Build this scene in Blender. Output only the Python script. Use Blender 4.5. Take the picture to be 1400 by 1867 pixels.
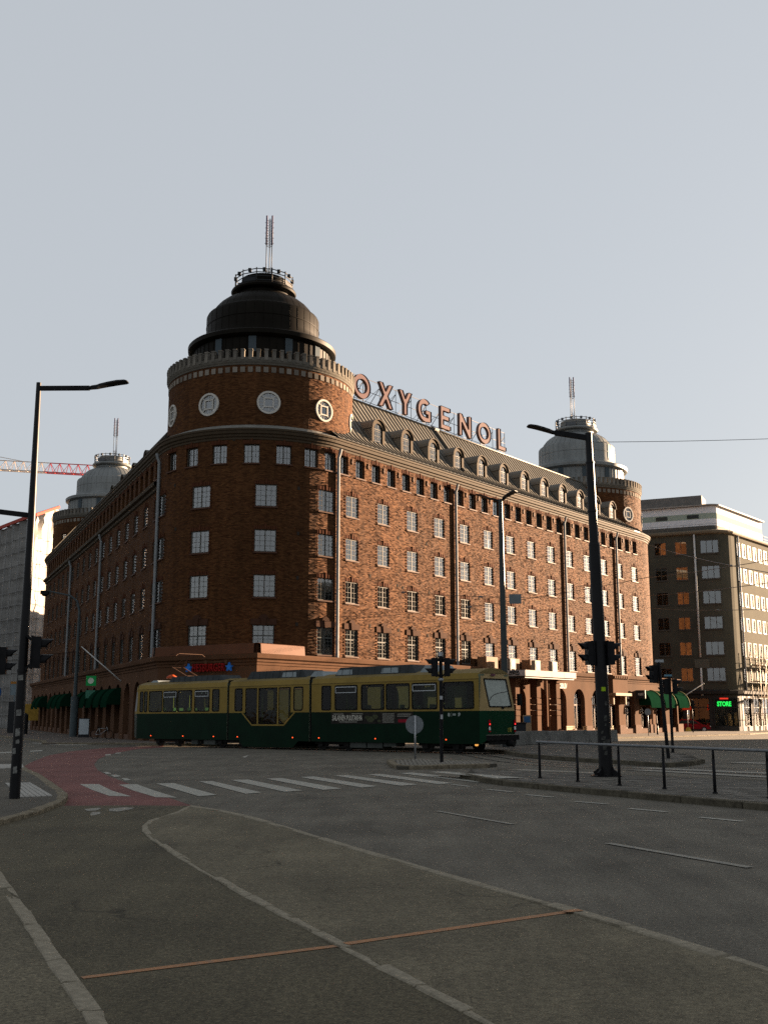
import bpy, bmesh, math, random
from mathutils import Vector, Matrix
random.seed(7)
R_ = math.radians
for o in list(bpy.data.objects): bpy.data.objects.remove(o)
scene = bpy.context.scene
COL = scene.collection

# ---------------------------------------------------------------- camera, sky, sun, exposure
EYE = 1.75
PITCH = math.atan(366.5/1960.0)
cam_d = bpy.data.cameras.new('camera')
cam = bpy.data.objects.new('camera', cam_d); COL.objects.link(cam)
cam.location = (0, 0, EYE); cam.rotation_euler = (math.pi/2 + PITCH, 0, 0)
cam_d.sensor_fit = 'VERTICAL'; cam_d.sensor_height = 36.0; cam_d.lens = 36.0*1960/1867
cam_d.clip_end = 3000
scene.camera = cam

SUN_AZ, SUN_EL = 56.0, 9.0            # degrees; azimuth measured from the view axis (+Y) towards +X
world = bpy.data.worlds.new('World'); scene.world = world; world.use_nodes = True
wn = world.node_tree.nodes; wl = world.node_tree.links
bg = wn['Background']
sky = wn.new('ShaderNodeTexSky'); sky.sky_type = 'NISHITA'; sky.sun_disc = False
sky.sun_elevation = R_(SUN_EL); sky.sun_rotation = R_(SUN_AZ)
sky.air_density = 1.0; sky.dust_density = 2.5; sky.ozone_density = 1.5; sky.altitude = 20
SKY_HSV = (0.5, 0.45, 0.82); SKY_FLAT = 0.85; SKY_COL = (1.37, 1.465, 1.575)
hsv = wn.new('ShaderNodeHueSaturation')
hsv.inputs['Saturation'].default_value = SKY_HSV[1]; hsv.inputs['Value'].default_value = SKY_HSV[2]
wl.new(sky.outputs['Color'], hsv.inputs['Color'])
mx = wn.new('ShaderNodeMix'); mx.data_type = 'RGBA'; mx.inputs[0].default_value = SKY_FLAT
wl.new(hsv.outputs['Color'], mx.inputs[6]); mx.inputs[7].default_value = (*SKY_COL, 1)   # thin even high haze over the clear sky
wl.new(mx.outputs[2], bg.inputs['Color'])
bg.inputs['Strength'].default_value = 0.05

sun_d = bpy.data.lights.new('sun', 'SUN'); sun_d.energy = 5.0; sun_d.angle = R_(0.5); sun_d.color = (1.0, 0.70, 0.45)
sun = bpy.data.objects.new('sun', sun_d); COL.objects.link(sun)
sdir = Vector((math.sin(R_(SUN_AZ))*math.cos(R_(SUN_EL)), math.cos(R_(SUN_AZ))*math.cos(R_(SUN_EL)), math.sin(R_(SUN_EL))))
sun.rotation_euler = sdir.to_track_quat('Z', 'Y').to_euler(); sun.location = (60, 40, 60)
scene.view_settings.view_transform = 'Standard'; scene.view_settings.look = 'None'
scene.view_settings.exposure = 2.95; scene.view_settings.gamma = 1.0
scene.cycles.max_bounces = 6; scene.cycles.transparent_max_bounces = 12
scene.cycles.use_denoising = False

# ---------------------------------------------------------------- survey: points of the photograph on the ground plane
_c, _s = math.cos(PITCH), math.sin(PITCH)
def gz(Y):                                       # the ground falls gently away beyond the crossing
    return -0.45*min(1.0, max(0.0, (Y-45.0)/55.0))
def G(x, y, z=0.0):
    u = (x-700)/1960; v = (933.5-y)/1960
    d = (u, _c-v*_s, _s+v*_c); Y = 30.0
    for _ in range(30):
        t = (gz(Y)+z-EYE)/d[2]; Y = d[1]*t
    return (d[0]*t, Y)
def dirv(az): return Vector((math.sin(R_(az)), math.cos(R_(az)), 0))
def rz(az): return R_(90-az)                     # z rotation that turns local +X to azimuth az

# ---------------------------------------------------------------- helpers
class MB:
    def __init__(s): s.v = []; s.f = []; s.m = []; s.uv = []; s.sm = []
    def face(s, pts, m=0, uv=None, smooth=False):
        i = len(s.v); s.v += [tuple(p) for p in pts]; s.f.append(tuple(range(i, i+len(pts)))); s.m.append(m); s.uv.append(uv); s.sm.append(smooth)
    def box(s, x0, x1, y0, y1, z0, z1, m=0, M=None):
        p = [Vector((x, y, z)) for z in (z0, z1) for y in (y0, y1) for x in (x0, x1)]
        if M is not None: p = [M @ q for q in p]
        for q in ((0,2,3,1), (4,5,7,6), (0,1,5,4), (2,6,7,3), (0,4,6,2), (1,3,7,5)): s.face([p[k] for k in q], m)
    def bar(s, a, b, w, h=None, m=0, up=(0,0,1)):
        a = Vector(a); b = Vector(b); h = h or w; d = (b-a).normalized(); u = Vector(up)
        if abs(d.dot(u)) > .98: u = Vector((1,0,0))
        r = d.cross(u).normalized()*(w/2); t = r.cross(d).normalized()*(h/2)
        c = [(-r-t), (r-t), (r+t), (-r+t)]
        for k in range(4): s.face([a+c[k], a+c[(k+1)%4], b+c[(k+1)%4], b+c[k]], m)
        s.face([a+c[k] for k in (3,2,1,0)], m); s.face([b+c[k] for k in (0,1,2,3)], m)
    def tube(s, pts, r, n=10, m=0, cap=True):
        pts = [Vector(p) for p in pts]; rr = r if isinstance(r, (list, tuple)) else [r]*len(pts)
        rings = []; pr = None
        for k, p in enumerate(pts):
            d = ((pts[min(k+1, len(pts)-1)]-pts[max(k-1, 0)])).normalized()
            if pr is None: pr = d.orthogonal().normalized()
            pr = (pr-d*pr.dot(d)).normalized(); q = d.cross(pr)
            rings.append([p+(pr*math.cos(2*math.pi*j/n)+q*math.sin(2*math.pi*j/n))*rr[k] for j in range(n)])
        for a, b in zip(rings, rings[1:]):
            for j in range(n): s.face([a[j], a[(j+1)%n], b[(j+1)%n], b[j]], m, None, True)
        if cap: s.face(rings[0][::-1], m); s.face(rings[-1], m)
    def lathe(s, prof, c=(0,0), n=64, m=0, a0=0, a1=360, smooth=True):
        """prof: (r, z) from bottom to top, outside surface"""
        full = abs(a1-a0) >= 360
        A = [R_(a0+(a1-a0)*j/n) for j in range(n+1)]
        for (r0, z0), (r1, z1) in zip(prof, prof[1:]):
            for j in range(n):
                p = []
                for a, r, z in ((A[j], r0, z0), (A[j+1], r0, z0), (A[j+1], r1, z1), (A[j], r1, z1)):
                    p.append((c[0]+r*math.cos(a), c[1]+r*math.sin(a), z))
                rm = (r0+r1)/2
                s.face(p, m, [(A[j]*rm, z0), (A[j+1]*rm, z0), (A[j+1]*rm, z1), (A[j]*rm, z1)], smooth)
    def prism(s, poly, y0, y1, m=0, side=None):
        """poly in local XZ (anticlockwise seen from -Y), between y0 (front) and y1"""
        s.face([(x, y0, z) for x, z in poly], m); s.face([(x, y1, z) for x, z in poly[::-1]], m)
        n = len(poly); sd = m if side is None else side
        for k in range(n):
            a, b = poly[k], poly[(k+1)%n]
            s.face([(a[0], y0, a[1]), (a[0], y1, a[1]), (b[0], y1, b[1]), (b[0], y0, b[1])], sd)
    def mesh(s, name, mats):
        me = bpy.data.meshes.new(name); me.from_pydata(s.v, [], s.f)
        for mt in (mats if isinstance(mats, (list, tuple)) else [mats]): me.materials.append(mt)
        me.polygons.foreach_set('material_index', s.m); me.polygons.foreach_set('use_smooth', s.sm)
        if any(u is not None for u in s.uv):
            L = me.uv_layers.new(name='UVMap').data; k = 0
            for f, u in zip(s.f, s.uv):
                for j in range(len(f)):
                    L[k].uv = u[j] if u else (0, 0); k += 1
        me.update()
        if any(s.sm):
            bm = bmesh.new(); bm.from_mesh(me); bmesh.ops.remove_doubles(bm, verts=bm.verts, dist=1e-4)
            for e in bm.edges:
                if len(e.link_faces) == 2 and e.calc_face_angle(0) > 0.6: e.smooth = False
            bm.to_mesh(me); bm.free(); me.update()
        return me

def place(name, me, parent=None, loc=(0,0,0), rot=0.0, scale=None):
    """a mesh object; loc is in world space when the parent is an unrotated thing"""
    o = bpy.data.objects.new(name, me); COL.objects.link(o)
    loc = Vector(loc)
    if parent is not None:
        o.parent = parent
        if parent.get('_base') is not None: loc = loc-Vector(parent['_base'])
    o.location = loc; o.rotation_euler = (0, 0, rot)
    if scale: o.scale = scale
    return o
def sub(name, me, parent, loc=(0,0,0), rot=0.0, scale=None):
    o = bpy.data.objects.new(name, me); COL.objects.link(o); o.parent = parent; o.location = loc; o.rotation_euler = (0,0,rot)
    if scale: o.scale = scale
    return o
def tag(o, label, cat, group=None):
    o['label'] = label; o['category'] = cat
    if group: o['group'] = group
    return o
def thing(name, label, cat, base, group=None, rot=0.0):
    o = bpy.data.objects.new(name, None); COL.objects.link(o); o.location = base; o.rotation_euler = (0,0,rot)
    o.empty_display_size = .2
    if rot == 0.0: o['_base'] = [float(t) for t in base]
    return tag(o, label, cat, group)
def struct(o): o['kind'] = 'structure'; return o
def stuff(o): o['kind'] = 'stuff'; return o

# ---------------------------------------------------------------- materials
MATS = {}
def _new(name):
    m = bpy.data.materials.new(name); m.use_nodes = True; nt = m.node_tree
    return m, nt, nt.nodes['Principled BSDF'], nt.nodes, nt.links
def pm(name, col, rough=.6, metal=0., var=.18, scale=2.0, bump=0., bscale=30., spec=None, col2=None, stretch=None, detail=6, dirt=0., emit=None, es=0.):
    if name in MATS: return MATS[name]
    if spec is None: spec = .04
    m, nt, b, N, L = _new(name)
    tc = N.new('ShaderNodeTexCoord'); src = tc.outputs['Object']
    if stretch:
        mp = N.new('ShaderNodeMapping'); mp.inputs['Scale'].default_value = stretch; L.new(src, mp.inputs['Vector']); src = mp.outputs['Vector']
    nz = N.new('ShaderNodeTexNoise'); nz.inputs['Scale'].default_value = scale; nz.inputs['Detail'].default_value = detail; nz.inputs['Roughness'].default_value = .65
    L.new(src, nz.inputs['Vector'])
    cr = N.new('ShaderNodeValToRGB'); cr.color_ramp.elements[0].position = .3; cr.color_ramp.elements[1].position = .7
    a = [c*(1-var) for c in col]; z = [min(1, c*(1+var)) for c in (col2 or col)]
    cr.color_ramp.elements[0].color = (*a, 1); cr.color_ramp.elements[1].color = (*z, 1)
    L.new(nz.outputs['Fac'], cr.inputs['Fac']); out = cr.outputs['Color']
    if dirt:
        n2 = N.new('ShaderNodeTexNoise'); n2.inputs['Scale'].default_value = scale*.23; n2.inputs['Detail'].default_value = 8; L.new(src, n2.inputs['Vector'])
        r2 = N.new('ShaderNodeValToRGB'); r2.color_ramp.elements[0].position = .45; r2.color_ramp.elements[1].position = .75
        r2.color_ramp.elements[0].color = (1,1,1,1); r2.color_ramp.elements[1].color = (1-dirt,)*3+(1,)
        L.new(n2.outputs['Fac'], r2.inputs['Fac'])
        mm = N.new('ShaderNodeMix'); mm.data_type = 'RGBA'; mm.blend_type = 'MULTIPLY'; mm.inputs[0].default_value = 1
        L.new(out, mm.inputs[6]); L.new(r2.outputs['Color'], mm.inputs[7]); out = mm.outputs[2]
    L.new(out, b.inputs['Base Color'])
    b.inputs['Roughness'].default_value = rough; b.inputs['Metallic'].default_value = metal; b.inputs['Specular IOR Level'].default_value = spec
    if bump:
        nb = N.new('ShaderNodeTexNoise'); nb.inputs['Scale'].default_value = bscale; nb.inputs['Detail'].default_value = 5; L.new(src, nb.inputs['Vector'])
        bp = N.new('ShaderNodeBump'); bp.inputs['Strength'].default_value = min(1, bump); bp.inputs['Distance'].default_value = .03
        L.new(nb.outputs['Fac'], bp.inputs['Height']); L.new(bp.outputs['Normal'], b.inputs['Normal'])
    if emit:
        b.inputs['Emission Color'].default_value = (*emit, 1); b.inputs['Emission Strength'].default_value = es
    MATS[name] = m; return m
def glass(name, tint=(.75,.8,.8), refl=1.0, ior=1.5, wav=.02):
    m = bpy.data.materials.new(name); m.use_nodes = True; N = m.node_tree.nodes; L = m.node_tree.links
    N.remove(N['Principled BSDF']); out = N['Material Output']
    tr = N.new('ShaderNodeBsdfTransparent'); tr.inputs['Color'].default_value = (*tint, 1)
    gl = N.new('ShaderNodeBsdfGlossy'); gl.inputs['Roughness'].default_value = .03; gl.inputs['Color'].default_value = (refl, refl, refl, 1)
    fr = N.new('ShaderNodeFresnel'); fr.inputs['IOR'].default_value = ior
    tc = N.new('ShaderNodeTexCoord'); nz = N.new('ShaderNodeTexNoise'); nz.inputs['Scale'].default_value = 1.3; L.new(tc.outputs['Object'], nz.inputs['Vector'])
    bp = N.new('ShaderNodeBump'); bp.inputs['Strength'].default_value = .35; bp.inputs['Distance'].default_value = wav; L.new(nz.outputs['Fac'], bp.inputs['Height'])
    L.new(bp.outputs['Normal'], gl.inputs['Normal'])
    ms = N.new('ShaderNodeMixShader'); L.new(fr.outputs['Fac'], ms.inputs['Fac']); L.new(tr.outputs['BSDF'], ms.inputs[1]); L.new(gl.outputs['BSDF'], ms.inputs[2])
    L.new(ms.outputs['Shader'], out.inputs['Surface']); MATS[name] = m; return m
def brick_mat(name, cols, bw=.26, bh=.085, mort=(.17,.13,.10), tilt=.42, dark=.10):
    """clay bricks over a UV map in metres: colour, small tilt of each brick, recessed joints"""
    m, nt, b, N, L = _new(name)
    tc = N.new('ShaderNodeTexCoord'); sx = N.new('ShaderNodeSeparateXYZ'); L.new(tc.outputs['UV'], sx.inputs[0])
    def mt(op, a, c=None, d=None):
        n = N.new('ShaderNodeMath'); n.operation = op
        for k, t in enumerate((a, c, d)):
            if t is None: continue
            if isinstance(t, (int, float)): n.inputs[k].default_value = t
            else: L.new(t, n.inputs[k])
        return n.outputs[0]
    v = mt('DIVIDE', sx.outputs['Y'], bh); row = mt('FLOOR', v)
    off = mt('MULTIPLY', mt('MODULO', mt('ABSOLUTE', row), 2.0), .5)
    u = mt('ADD', mt('DIVIDE', sx.outputs['X'], bw), off); colm = mt('FLOOR', u)
    fu = mt('FRACT', u); fv = mt('FRACT', v)
    eu = mt('MINIMUM', fu, mt('SUBTRACT', 1.0, fu)); ev = mt('MINIMUM', fv, mt('SUBTRACT', 1.0, fv))
    jm = mt('MINIMUM', mt('MULTIPLY', eu, bw), mt('MULTIPLY', ev, bh))       # metres to the nearest joint
    isb = N.new('ShaderNodeMapRange'); isb.inputs[1].default_value = .004; isb.inputs[2].default_value = .010; L.new(jm, isb.inputs[0])
    idv = N.new('ShaderNodeCombineXYZ'); L.new(colm, idv.inputs[0]); L.new(row, idv.inputs[1])
    wn_ = N.new('ShaderNodeTexWhiteNoise'); wn_.noise_dimensions = '2D'; L.new(idv.outputs[0], wn_.inputs['Vector'])
    cr = N.new('ShaderNodeValToRGB'); cr.color_ramp.interpolation = 'LINEAR'
    els = cr.color_ramp.elements
    for k, c in enumerate(cols):
        e = els[k] if k < 2 else els.new(0)
        e.position = k/(len(cols)-1); e.color = (*c, 1)
    L.new(wn_.outputs['Value'], cr.inputs['Fac'])
    # darker runs in patches: shadows of projecting bricks put into the colour
    id2 = N.new('ShaderNodeCombineXYZ'); L.new(mt('FLOOR', mt('DIVIDE', colm, 2.0)), id2.inputs[0]); L.new(row, id2.inputs[1]); id2.inputs[2].default_value = 3.3
    w2 = N.new('ShaderNodeTexWhiteNoise'); w2.noise_dimensions = '3D'; L.new(id2.outputs[0], w2.inputs['Vector'])
    pn = N.new('ShaderNodeTexNoise'); pn.inputs['Scale'].default_value = .35; pn.inputs['Detail'].default_value = 3; L.new(tc.outputs['UV'], pn.inputs['Vector'])
    thr = mt('ADD', 1.0-dark, mt('MULTIPLY', mt('SUBTRACT', .5, pn.outputs['Fac']), .55))
    dk = mt('GREATER_THAN', w2.outputs['Value'], thr)
    md = N.new('ShaderNodeMix'); md.data_type = 'RGBA'; md.blend_type = 'MULTIPLY'; L.new(mt('MULTIPLY', dk, .8), md.inputs[0]); L.new(cr.outputs['Color'], md.inputs[6]); md.inputs[7].default_value = (.70,.66,.64,1)
    big = N.new('ShaderNodeTexNoise'); big.inputs['Scale'].default_value = .22; big.inputs['Detail'].default_value = 5; L.new(tc.outputs['UV'], big.inputs['Vector'])
    bc = N.new('ShaderNodeMapRange'); bc.inputs[1].default_value = .3; bc.inputs[2].default_value = .7; bc.inputs[3].default_value = .82; bc.inputs[4].default_value = 1.12; L.new(big.outputs['Fac'], bc.inputs[0])
    mb_ = N.new('ShaderNodeMix'); mb_.data_type = 'RGBA'; mb_.blend_type = 'MULTIPLY'; mb_.inputs[0].default_value = 1; L.new(md.outputs[2], mb_.inputs[6]); L.new(bc.outputs[0], mb_.inputs[7])
    smp = N.new('ShaderNodeMapping'); smp.inputs['Scale'].default_value = (1.5, .09, 1); L.new(tc.outputs['UV'], smp.inputs['Vector'])
    sn = N.new('ShaderNodeTexNoise'); sn.inputs['Scale'].default_value = 1.0; sn.inputs['Detail'].default_value = 6; L.new(smp.outputs['Vector'], sn.inputs['Vector'])
    sr = N.new('ShaderNodeMapRange'); sr.inputs[1].default_value = .38; sr.inputs[2].default_value = .62; sr.inputs[3].default_value = .80; sr.inputs[4].default_value = 1.10; L.new(sn.outputs['Fac'], sr.inputs[0])
    ms_ = N.new('ShaderNodeMix'); ms_.data_type = 'RGBA'; ms_.blend_type = 'MULTIPLY'; ms_.inputs[0].default_value = 1; L.new(mb_.outputs[2], ms_.inputs[6]); L.new(sr.outputs[0], ms_.inputs[7]); mb_ = ms_
    mj = N.new('ShaderNodeMix'); mj.data_type = 'RGBA'; L.new(isb.outputs[0], mj.inputs[0]); mj.inputs[6].default_value = (*mort, 1); L.new(mb_.outputs[2], mj.inputs[7])
    L.new(mj.outputs[2], b.inputs['Base Color'])
    # tilt of each brick
    vm = N.new('ShaderNodeVectorMath'); vm.operation = 'SUBTRACT'; L.new(wn_.outputs['Color'], vm.inputs[0]); vm.inputs[1].default_value = (.5,.5,.5)
    vq = N.new('ShaderNodeVectorMath'); vq.operation = 'MULTIPLY'; L.new(vm.outputs[0], vq.inputs[0]); vq.inputs[1].default_value = (1, 1, .2)
    vs = N.new('ShaderNodeVectorMath'); vs.operation = 'SCALE'; L.new(vq.outputs[0], vs.inputs[0]); vs.inputs['Scale'].default_value = tilt
    ge = N.new('ShaderNodeNewGeometry'); va = N.new('ShaderNodeVectorMath'); va.operation = 'ADD'; L.new(ge.outputs['Normal'], va.inputs[0]); L.new(vs.outputs[0], va.inputs[1])
    vn = N.new('ShaderNodeVectorMath'); vn.operation = 'NORMALIZE'; L.new(va.outputs[0], vn.inputs[0])
    bp = N.new('ShaderNodeBump'); bp.inputs['Strength'].default_value = .6; bp.inputs['Distance'].default_value = .012
    L.new(isb.outputs[0], bp.inputs['Height']); L.new(vn.outputs[0], bp.inputs['Normal']); L.new(bp.outputs['Normal'], b.inputs['Normal'])
    b.inputs['Roughness'].default_value = .85; b.inputs['Specular IOR Level'].default_value = .05
    MATS[name] = m; return m
def asphalt(name, col, patch=.22, grain=.45, coarse=90., crack=.5, rough=.85):
    m, nt, b, N, L = _new(name)
    tc = N.new('ShaderNodeTexCoord')
    def noise(sc, det, src=tc.outputs['Object'], stretch=None):
        if stretch:
            mp = N.new('ShaderNodeMapping'); mp.inputs['Scale'].default_value = stretch; mp.inputs['Rotation'].default_value = (0,0,R_(-50)); L.new(src, mp.inputs['Vector']); src = mp.outputs['Vector']
        n = N.new('ShaderNodeTexNoise'); n.inputs['Scale'].default_value = sc; n.inputs['Detail'].default_value = det; n.inputs['Roughness'].default_value = .6; L.new(src, n.inputs['Vector']); return n.outputs['Fac']
    def rng(f, a, z, lo=.3, hi=.7):
        r = N.new('ShaderNodeMapRange'); r.inputs[1].default_value = lo; r.inputs[2].default_value = hi; r.inputs[3].default_value = a; r.inputs[4].default_value = z; L.new(f, r.inputs[0]); return r.outputs[0]
    def mul(a, c):
        n = N.new('ShaderNodeMath'); n.operation = 'MULTIPLY'; L.new(a, n.inputs[0]); L.new(c, n.inputs[1]); return n.outputs[0]
    f = rng(noise(.5, 6), 1-patch, 1+patch)
    f = mul(f, rng(noise(2.3, 8, stretch=(1, .16, 1)), 1-patch*.7, 1+patch*.7))
    f = mul(f, rng(noise(coarse, 3), 1-grain, 1+grain, .25, .75))
    f = mul(f, rng(noise(coarse*.35, 2), 1-grain*.55, 1+grain*.55, .25, .75))
    vo = N.new('ShaderNodeTexVoronoi'); vo.feature = 'DISTANCE_TO_EDGE'; vo.inputs['Scale'].default_value = .33
    wv = N.new('ShaderNodeTexNoise'); wv.inputs['Scale'].default_value = 1.6; wv.inputs['Detail'].default_value = 8; L.new(tc.outputs['Object'], wv.inputs['Vector'])
    ad = N.new('ShaderNodeVectorMath'); ad.operation = 'MULTIPLY_ADD'; L.new(wv.outputs['Color'], ad.inputs[0]); ad.inputs[1].default_value = (1.3,1.3,0); L.new(tc.outputs['Object'], ad.inputs[2]); L.new(ad.outputs[0], vo.inputs['Vector'])
    ck = rng(vo.outputs['Distance'], 1-crack, 1.0, .0, .009)
    gate = rng(noise(.28, 2), 0., 1., .50, .56)
    inv = N.new('ShaderNodeMix'); inv.data_type = 'FLOAT'; L.new(gate, inv.inputs[0]); inv.inputs[2].default_value = 1.0; L.new(ck, inv.inputs[3])
    f = mul(f, inv.outputs[0])
    mm = N.new('ShaderNodeMix'); mm.data_type = 'RGBA'; mm.blend_type = 'MULTIPLY'; mm.inputs[0].default_value = 1; mm.inputs[6].default_value = (*col, 1); L.new(f, mm.inputs[7])
    L.new(mm.outputs[2], b.inputs['Base Color']); b.inputs['Roughness'].default_value = rough; b.inputs['Specular IOR Level'].default_value = .15
    bp = N.new('ShaderNodeBump'); bp.inputs['Strength'].default_value = .5; bp.inputs['Distance'].default_value = .008; L.new(noise(coarse*.8, 4), bp.inputs['Height']); L.new(bp.outputs['Normal'], b.inputs['Normal'])
    MATS[name] = m; return m
def paint(name, col, under, wear=.5, scale=9.):
    """road paint worn through to the surface under it"""
    m, nt, b, N, L = _new(name)
    tc = N.new('ShaderNodeTexCoord'); n = N.new('ShaderNodeTexNoise'); n.inputs['Scale'].default_value = scale; n.inputs['Detail'].default_value = 9; n.inputs['Roughness'].default_value = .7; L.new(tc.outputs['Object'], n.inputs['Vector'])
    r = N.new('ShaderNodeMapRange'); r.inputs[1].default_value = wear-.14; r.inputs[2].default_value = wear+.14; L.new(n.outputs['Fac'], r.inputs[0])
    g = N.new('ShaderNodeTexNoise'); g.inputs['Scale'].default_value = 70; L.new(tc.outputs['Object'], g.inputs['Vector'])
    q = N.new('ShaderNodeMapRange'); q.inputs[3].default_value = .75; q.inputs[4].default_value = 1.25; L.new(g.outputs['Fac'], q.inputs[0])
    mm = N.new('ShaderNodeMix'); mm.data_type = 'RGBA'; L.new(r.outputs[0], mm.inputs[0]); mm.inputs[6].default_value = (*under, 1); mm.inputs[7].default_value = (*col, 1)
    m2 = N.new('ShaderNodeMix'); m2.data_type = 'RGBA'; m2.blend_type = 'MULTIPLY'; m2.inputs[0].default_value = 1; L.new(mm.outputs[2], m2.inputs[6]); L.new(q.outputs[0], m2.inputs[7])
    L.new(m2.outputs[2], b.inputs['Base Color']); b.inputs['Roughness'].default_value = .75; MATS[name] = m; return m

BRICK = brick_mat('red_brick', [(.043,.0156,.0060), (.053,.0196,.0070), (.068,.0262,.0088), (.057,.0214,.0074), (.100,.043,.0165)], .25, .075, (.050,.028,.0140))
BRICKP = pm('brick_plain', (0.0654,0.0252,0.0132), .85, var=.35, scale=9)
STONE = pm('limestone', (0.0981,0.0898,0.0750), .85, var=.18, scale=3, bump=.3)
LINTEL = pm('brown_stone', (0.0510,0.0258,0.0168), .85, var=.25, scale=4, bump=.3)
PLASTER = pm('ochre_plaster', (.085,.044,.025), .9, var=.14, scale=1.2, bump=.2, dirt=.3, stretch=(1,1,.35))
PLINTH = pm('plinth_stone', (0.100,0.060,0.043), .85, var=.2, scale=3, bump=.3)
CORN = pm('painted_cornice', (0.0532,0.0393,0.0257), .7, var=.15, scale=2.5, stretch=(1,1,.3))
ZINC = pm('weathered_zinc', (0.1830,0.1907,0.1869), .5, .35, var=.16, scale=.9, stretch=(1,1,.4), dirt=.25)
ZROOF = pm('roof_sheet', (.135,.128,.112), .5, .2, var=.14, scale=.7, stretch=(1,1,.35), dirt=.25)
SEAM = pm('roof_seam', (0.0408,0.0360,0.0288), .5, .3)
DARKCU = pm('blackened_copper', (.0075,.0062,.0045), .5, .1, var=.3, scale=1.3, stretch=(1,1,.3))
WFRAME = pm('window_paint', (.085,.082,.072), .5, var=.1)
WFRAMED = pm('window_paint_grey', (.075,.08,.075), .5, var=.1)
SILL = pm('sill_copper', (0.0735,0.0377,0.0255), .6, var=.15)
GLASS = glass('window_glass', (.80,.85,.85), 1.0, 2.4, .006)
GLASSD = glass('shop_glass', (.5,.5,.48), 1.0, 1.5)
TGLASS = glass('tram_glass', (.26,.38,.30), .75, 1.32)
BLIND = pm('pale_blind', (.16,.165,.16), .8, var=.06, scale=5)
DRAPE = pm('dim_curtain', (.07,.07,.06), .9, var=.3, scale=4, stretch=(8,8,.4))
ROOM = pm('dark_room', (.035,.03,.026), .95)
PIPE = pm('pipe_grey', (0.192,0.204,0.210), .45, .2, var=.12)
BLACKM = pm('black_paint', (.012,.012,.013), .35, var=.25, scale=6)
DKM = pm('dark_steel', (.025,.026,.028), .45, .2, var=.2, scale=6)
GALV = pm('galvanised', (.30,.31,.32), .42, .6, var=.15, scale=8)
RUST = pm('rusty_steel', (.08,.045,.03), .7, .2, var=.3, scale=8)
ASPH = asphalt('road_asphalt', (.086,.077,.060), .28, .6, 60.)
ASPHB = asphalt('path_asphalt', (.065,.055,.034), .22, .7, 75., .5)
ASPHC = asphalt('footway_asphalt', (.096,.082,.054), .26, .7, 70., .5)
GRAN = pm('granite', (.165,.14,.10), .8, var=.35, scale=14, bump=.5, bscale=60, dirt=.35)
CONC = pm('concrete', (.155,.155,.145), .85, var=.2, scale=3, bump=.3, dirt=.4)
PAVER = pm('paving_slab', (.105,.098,.085), .85, var=.2, scale=2, bump=.3, dirt=.3)
JOINT = pm('sand_joint', (.06,.055,.045), .95)
WHITEP = paint('white_road_paint', (.25,.24,.20), (.085,.082,.075), .40)
FAINTP = paint('faded_road_paint', (.19,.175,.135), (.085,.082,.075), .47)
ORANGEP = paint('orange_spray', (.25,.105,.032), (.12,.085,.05), .40, 16)

# ================================================================ GROUND
def sheet(name, pts, h, mat, parent=None, down=.0, cuts=(45.0, 100.0)):
    """flat polygon (world xy) laid h above the ground surface, cut where the ground changes slope"""
    bm = bmesh.new(); vs = [bm.verts.new((p[0], p[1], 0)) for p in pts]; f = bm.faces.new(vs)
    if f.calc_area() and f.normal.z < 0: f.normal_flip()
    bm.normal_update()
    if bm.faces[:][0].normal.z < 0: bmesh.ops.reverse_faces(bm, faces=bm.faces[:])
    if down:
        r = bmesh.ops.extrude_face_region(bm, geom=bm.faces[:]); top = [g for g in r['geom'] if isinstance(g, bmesh.types.BMVert)]
        for v in top: v.co.z = down
        for fc in [g for g in bm.faces if abs(g.normal.z) > .9 and all(abs(v.co.z) < 1e-6 for v in g.verts)]: bm.faces.remove(fc)
    for c in cuts:
        bmesh.ops.bisect_plane(bm, geom=bm.verts[:]+bm.edges[:]+bm.faces[:], plane_co=(0, c, 0), plane_no=(0, 1, 0))
    for v in bm.verts: v.co.z = v.co.z-down+h+gz(v.co.y)
    bmesh.ops.recalc_face_normals(bm, faces=bm.faces[:]) if down else None
    bmesh.ops.triangulate(bm, faces=bm.faces[:])
    me = bpy.data.meshes.new(name); bm.to_mesh(me); bm.free(); me.materials.append(mat)
    o = bpy.data.objects.new(name, me); COL.objects.link(o)
    if parent: o.parent = parent
    return o
def PX(lst, z=0.): return [G(x, y, z) for x, y in lst]
# the ground sheet to the horizon
mb = MB(); Ys = [-60, 0, 45, 100, 1500]
for a, b in zip(Ys, Ys[1:]): mb.face([(-1200, a, gz(a)), (1200, a, gz(a)), (1200, b, gz(b)), (-1200, b, gz(b))])
road = struct(place('road', mb.mesh('road', ASPH)))

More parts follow.
